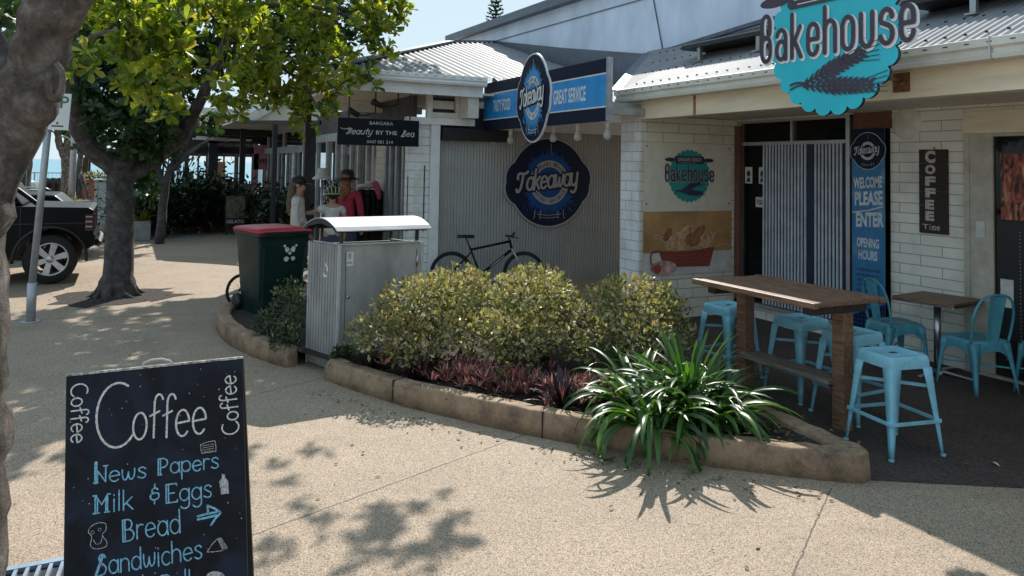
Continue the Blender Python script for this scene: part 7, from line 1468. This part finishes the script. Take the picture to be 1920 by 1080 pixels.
# pandanus with prop roots
q = at(148, 362, 30); t = thing('pandanus_tree', 'pandanus with a skirt of grey prop roots on the sea front', 'tree', (q.x, 30, 0)); m = MB(); tp = at(148, 318, 30)
for i in range(16):
    a = i * .393; r = .42 + .1 * (i % 3); m.tube([tp + Vector((.06 * math.cos(a), .06 * math.sin(a), -.03 * (i % 4))), Vector((q.x + r * .6 * math.cos(a), 30 + r * .6 * math.sin(a), tp.z * .5)), Vector((q.x + r * math.cos(a), 30 + r * math.sin(a), 0))], .03, 6)
m.tube([Vector((q.x, 30, .3)), tp, tp + Vector((.05, 0, .7))], .09, 8); build('trunk', m, M['barkdark'], t); m = MB(); straps(m, np.random.default_rng(4), tuple(tp + Vector((.05, 0, .7))), 70, .9, .06, (.1, 1.4), .9, 5); build('crown', m, M['leafdark'], t)
# picnic shelter
a, b = at(119, 288, 38), at(172, 288, 38); t = thing('picnic_shelter', 'dark roofed picnic shelter on the sea front', 'shelter', ((a.x + b.x) / 2, 38, 0)); z = a.z; xm = (a.x + b.x) / 2
m = MB(); m.box(a.x - .1, b.x + .1, 37, 40, z, z + .22); m.add([(a.x + .4, 37.2, z + .22), (b.x - .4, 37.2, z + .22), (b.x - .4, 39.8, z + .22), (a.x + .4, 39.8, z + .22), (xm, 38.5, z + .6)], [(0, 1, 4), (1, 2, 4), (2, 3, 4), (3, 0, 4)]); build('roof', m, M['dark'], t)
for x in (a.x + .15, b.x - .15):
    for y in (37.2, 39.7): m = MB(); m.box(x - .07, x + .07, y - .07, y + .07, 0, z); build('post', m, M['darkwood'], t)
m = MB(); m.box(xm - .5, xm + .1, 38.6, 38.7, .5, 1.45); build('board', m, pm('shelter_board', (.45, .38, .28), .7), t)
# light pole, brown post
q = at(134, 368, 27); t = thing('light_pole', 'slim grey light pole left of the middle street tree', 'pole', (q.x, 27, 0)); m = MB(); m.tube([(q.x, 27, 0), (q.x + .02, 27, 4.5)], [.1, .08], 12); build('pole', m, M['galv'], t); m = MB(); m.tube([(q.x, 27, 0), (q.x, 27, .35)], .15, 12); m.tube([(q.x + .02, 27, 4.5), (q.x + .5, 26.9, 4.7)], .05, 8); m.box(q.x + .4, q.x + .8, 26.8, 27, 4.68, 4.76); build('base', m, M['galv'], t)
q = at(38, 380, 24); m = MB(); m.box(q.x - .1, q.x + .1, 24, 24.2, 0, 2.7); m.box(q.x - .13, q.x + .13, 23.97, 24.23, 0, .1); m.box(q.x - .12, q.x + .12, 23.98, 24.22, 2.62, 2.76); solo('timber_post', m, M['darkwood'], 'dark square post standing between the near tree trunk and the sign pole', 'post', base=(q.x, 24, 0), bevel=.01)
# bushes
q = at(104, 372, 27); shrub('roadside_bush', 'rounded yellow green bush across the road', (q.x, 27, 0), [(q.x, 27, .35, .62, .5, .36), (q.x - .3, 27.1, .3, .5, .5, .3), (q.x + .4, 26.9, .3, .4, .4, .3)], 2600, 31, .09, ('shrub', 'shrubtip'), 'bushes on the sea front', .3, .3)
q = at(178, 340, 33); shrub('roadside_bush', 'green bush above the low brick pier behind the tree trunk', (q.x, 33, 0), [(q.x, 33, .95, .55, .5, .36), (q.x + .5, 33, .85, .5, .5, .3), (q.x, 33, .4, .4, .4, .4)], 1800, 32, .1, ('shrubdark', 'shrub'), 'bushes on the sea front', .3, .3)
q = at(168, 362, 31); m = MB(); m.box(q.x - .2, q.x + .2, 31, 31.4, 0, 1.0); m.box(q.x - .24, q.x + .24, 30.96, 31.44, 1.0, 1.06); m.box(q.x - .4, q.x - .2, 31.05, 31.3, 0, .35); solo('brick_pier', m, M['terracotta'], 'low reddish brick pier beside the pale cabinet', 'pier', base=(q.x, 31, 0), bevel=.01)
q0, q1 = at(176, 388, 22), at(207, 340, 22); m = MB(); m.box(q0.x, q1.x, 22, 22.6, 0, q1.z); m.box(q0.x - .03, q1.x + .03, 21.97, 22.63, q1.z, q1.z + .05); m.box(q0.x + .05, q0.x + .07, 21.985, 22, .1, q1.z - .1); solo('utility_cabinet', m, pm('cabinet_grey', (.42, .42, .38), .5), 'pale grey utility cabinet half hidden by the middle tree trunk', 'cabinet', base=(q0.x, 22, 0), bevel=.01)
q = at(150, 378, 28); t = thing('street_bench', 'grey slatted bench across the road in front of the pandanus', 'bench', (q.x, 28, 0)); m = MB()
for i in range(4): m.box(q.x - .8, q.x + .75, 27.8 + i * .12, 27.9 + i * .12, .42, .46)
build('seat', m, M['rail'], t)
for s in (-.7, .6): m = MB(); m.box(q.x + s, q.x + s + .08, 27.82, 28.24, 0, .419); build('leg', m, M['concrete'], t)
m = MB(); a = at(182, 420, 20.8); m.tube(cat_3([Vector((a.x - .1, 20.8, .12)), Vector((a.x + .3, 20.7, .3)), Vector((a.x + .9, 20.8, .32))], 4), [.02, .2, .3, .33, .33, .33, .33, .32, .3], 12); solo('boulder', m, M['concrete'], 'smooth grey boulder at the foot of the garden behind the tree trunk', 'boulder', base=(a.x, 20.8, 0))
# Norfolk pine beyond the roofs
q = at(929, 40, 70); t = thing('norfolk_pine', 'distant Norfolk pine rising above the roofs', 'tree', (q.x, 70, 0)); zt = at(929, -18, 70).z; m = MB(); m.tube([(q.x, 70, 0), (q.x + .05, 70, zt * .6), (q.x, 70, zt)], [.5, .25, .03], 8); build('trunk', m, M['barkdark'], t)
m = MB(); rng = np.random.default_rng(9); br2 = MB()
for i in range(20):
    z = zt - .12 - i * .40; L = .26 + .085 * i + .02 * (i % 3)
    for j in range(6):
        a = j * 1.047 + i * .4; d = np.array([math.cos(a), math.sin(a), .18]); n = 14 + int(L * 30); s = rng.random(n); C = np.array([q.x, 70, z]) + d * (s * L)[:, None] + np.array([0, 0, .12]) * (s ** 2)[:, None]
        leaves(m, C, d + rng.normal(size=(n, 3)) * .45 + np.array([0, 0, .35]), rng.normal(size=(n, 3)), .17 + .1 * rng.random(n), SML); br2.tube([(q.x, 70, z), (q.x + d[0] * L, 70 + d[1] * L, z + .3 * L)], [.03, .01], 4, False)
build('branches', br2, M['barkdark'], t); build('crown', m, leafmat('pine_leaf', [(.012, .035, .016), (.03, .06, .028)], .15, .5), t)
# tidy: nothing else to do
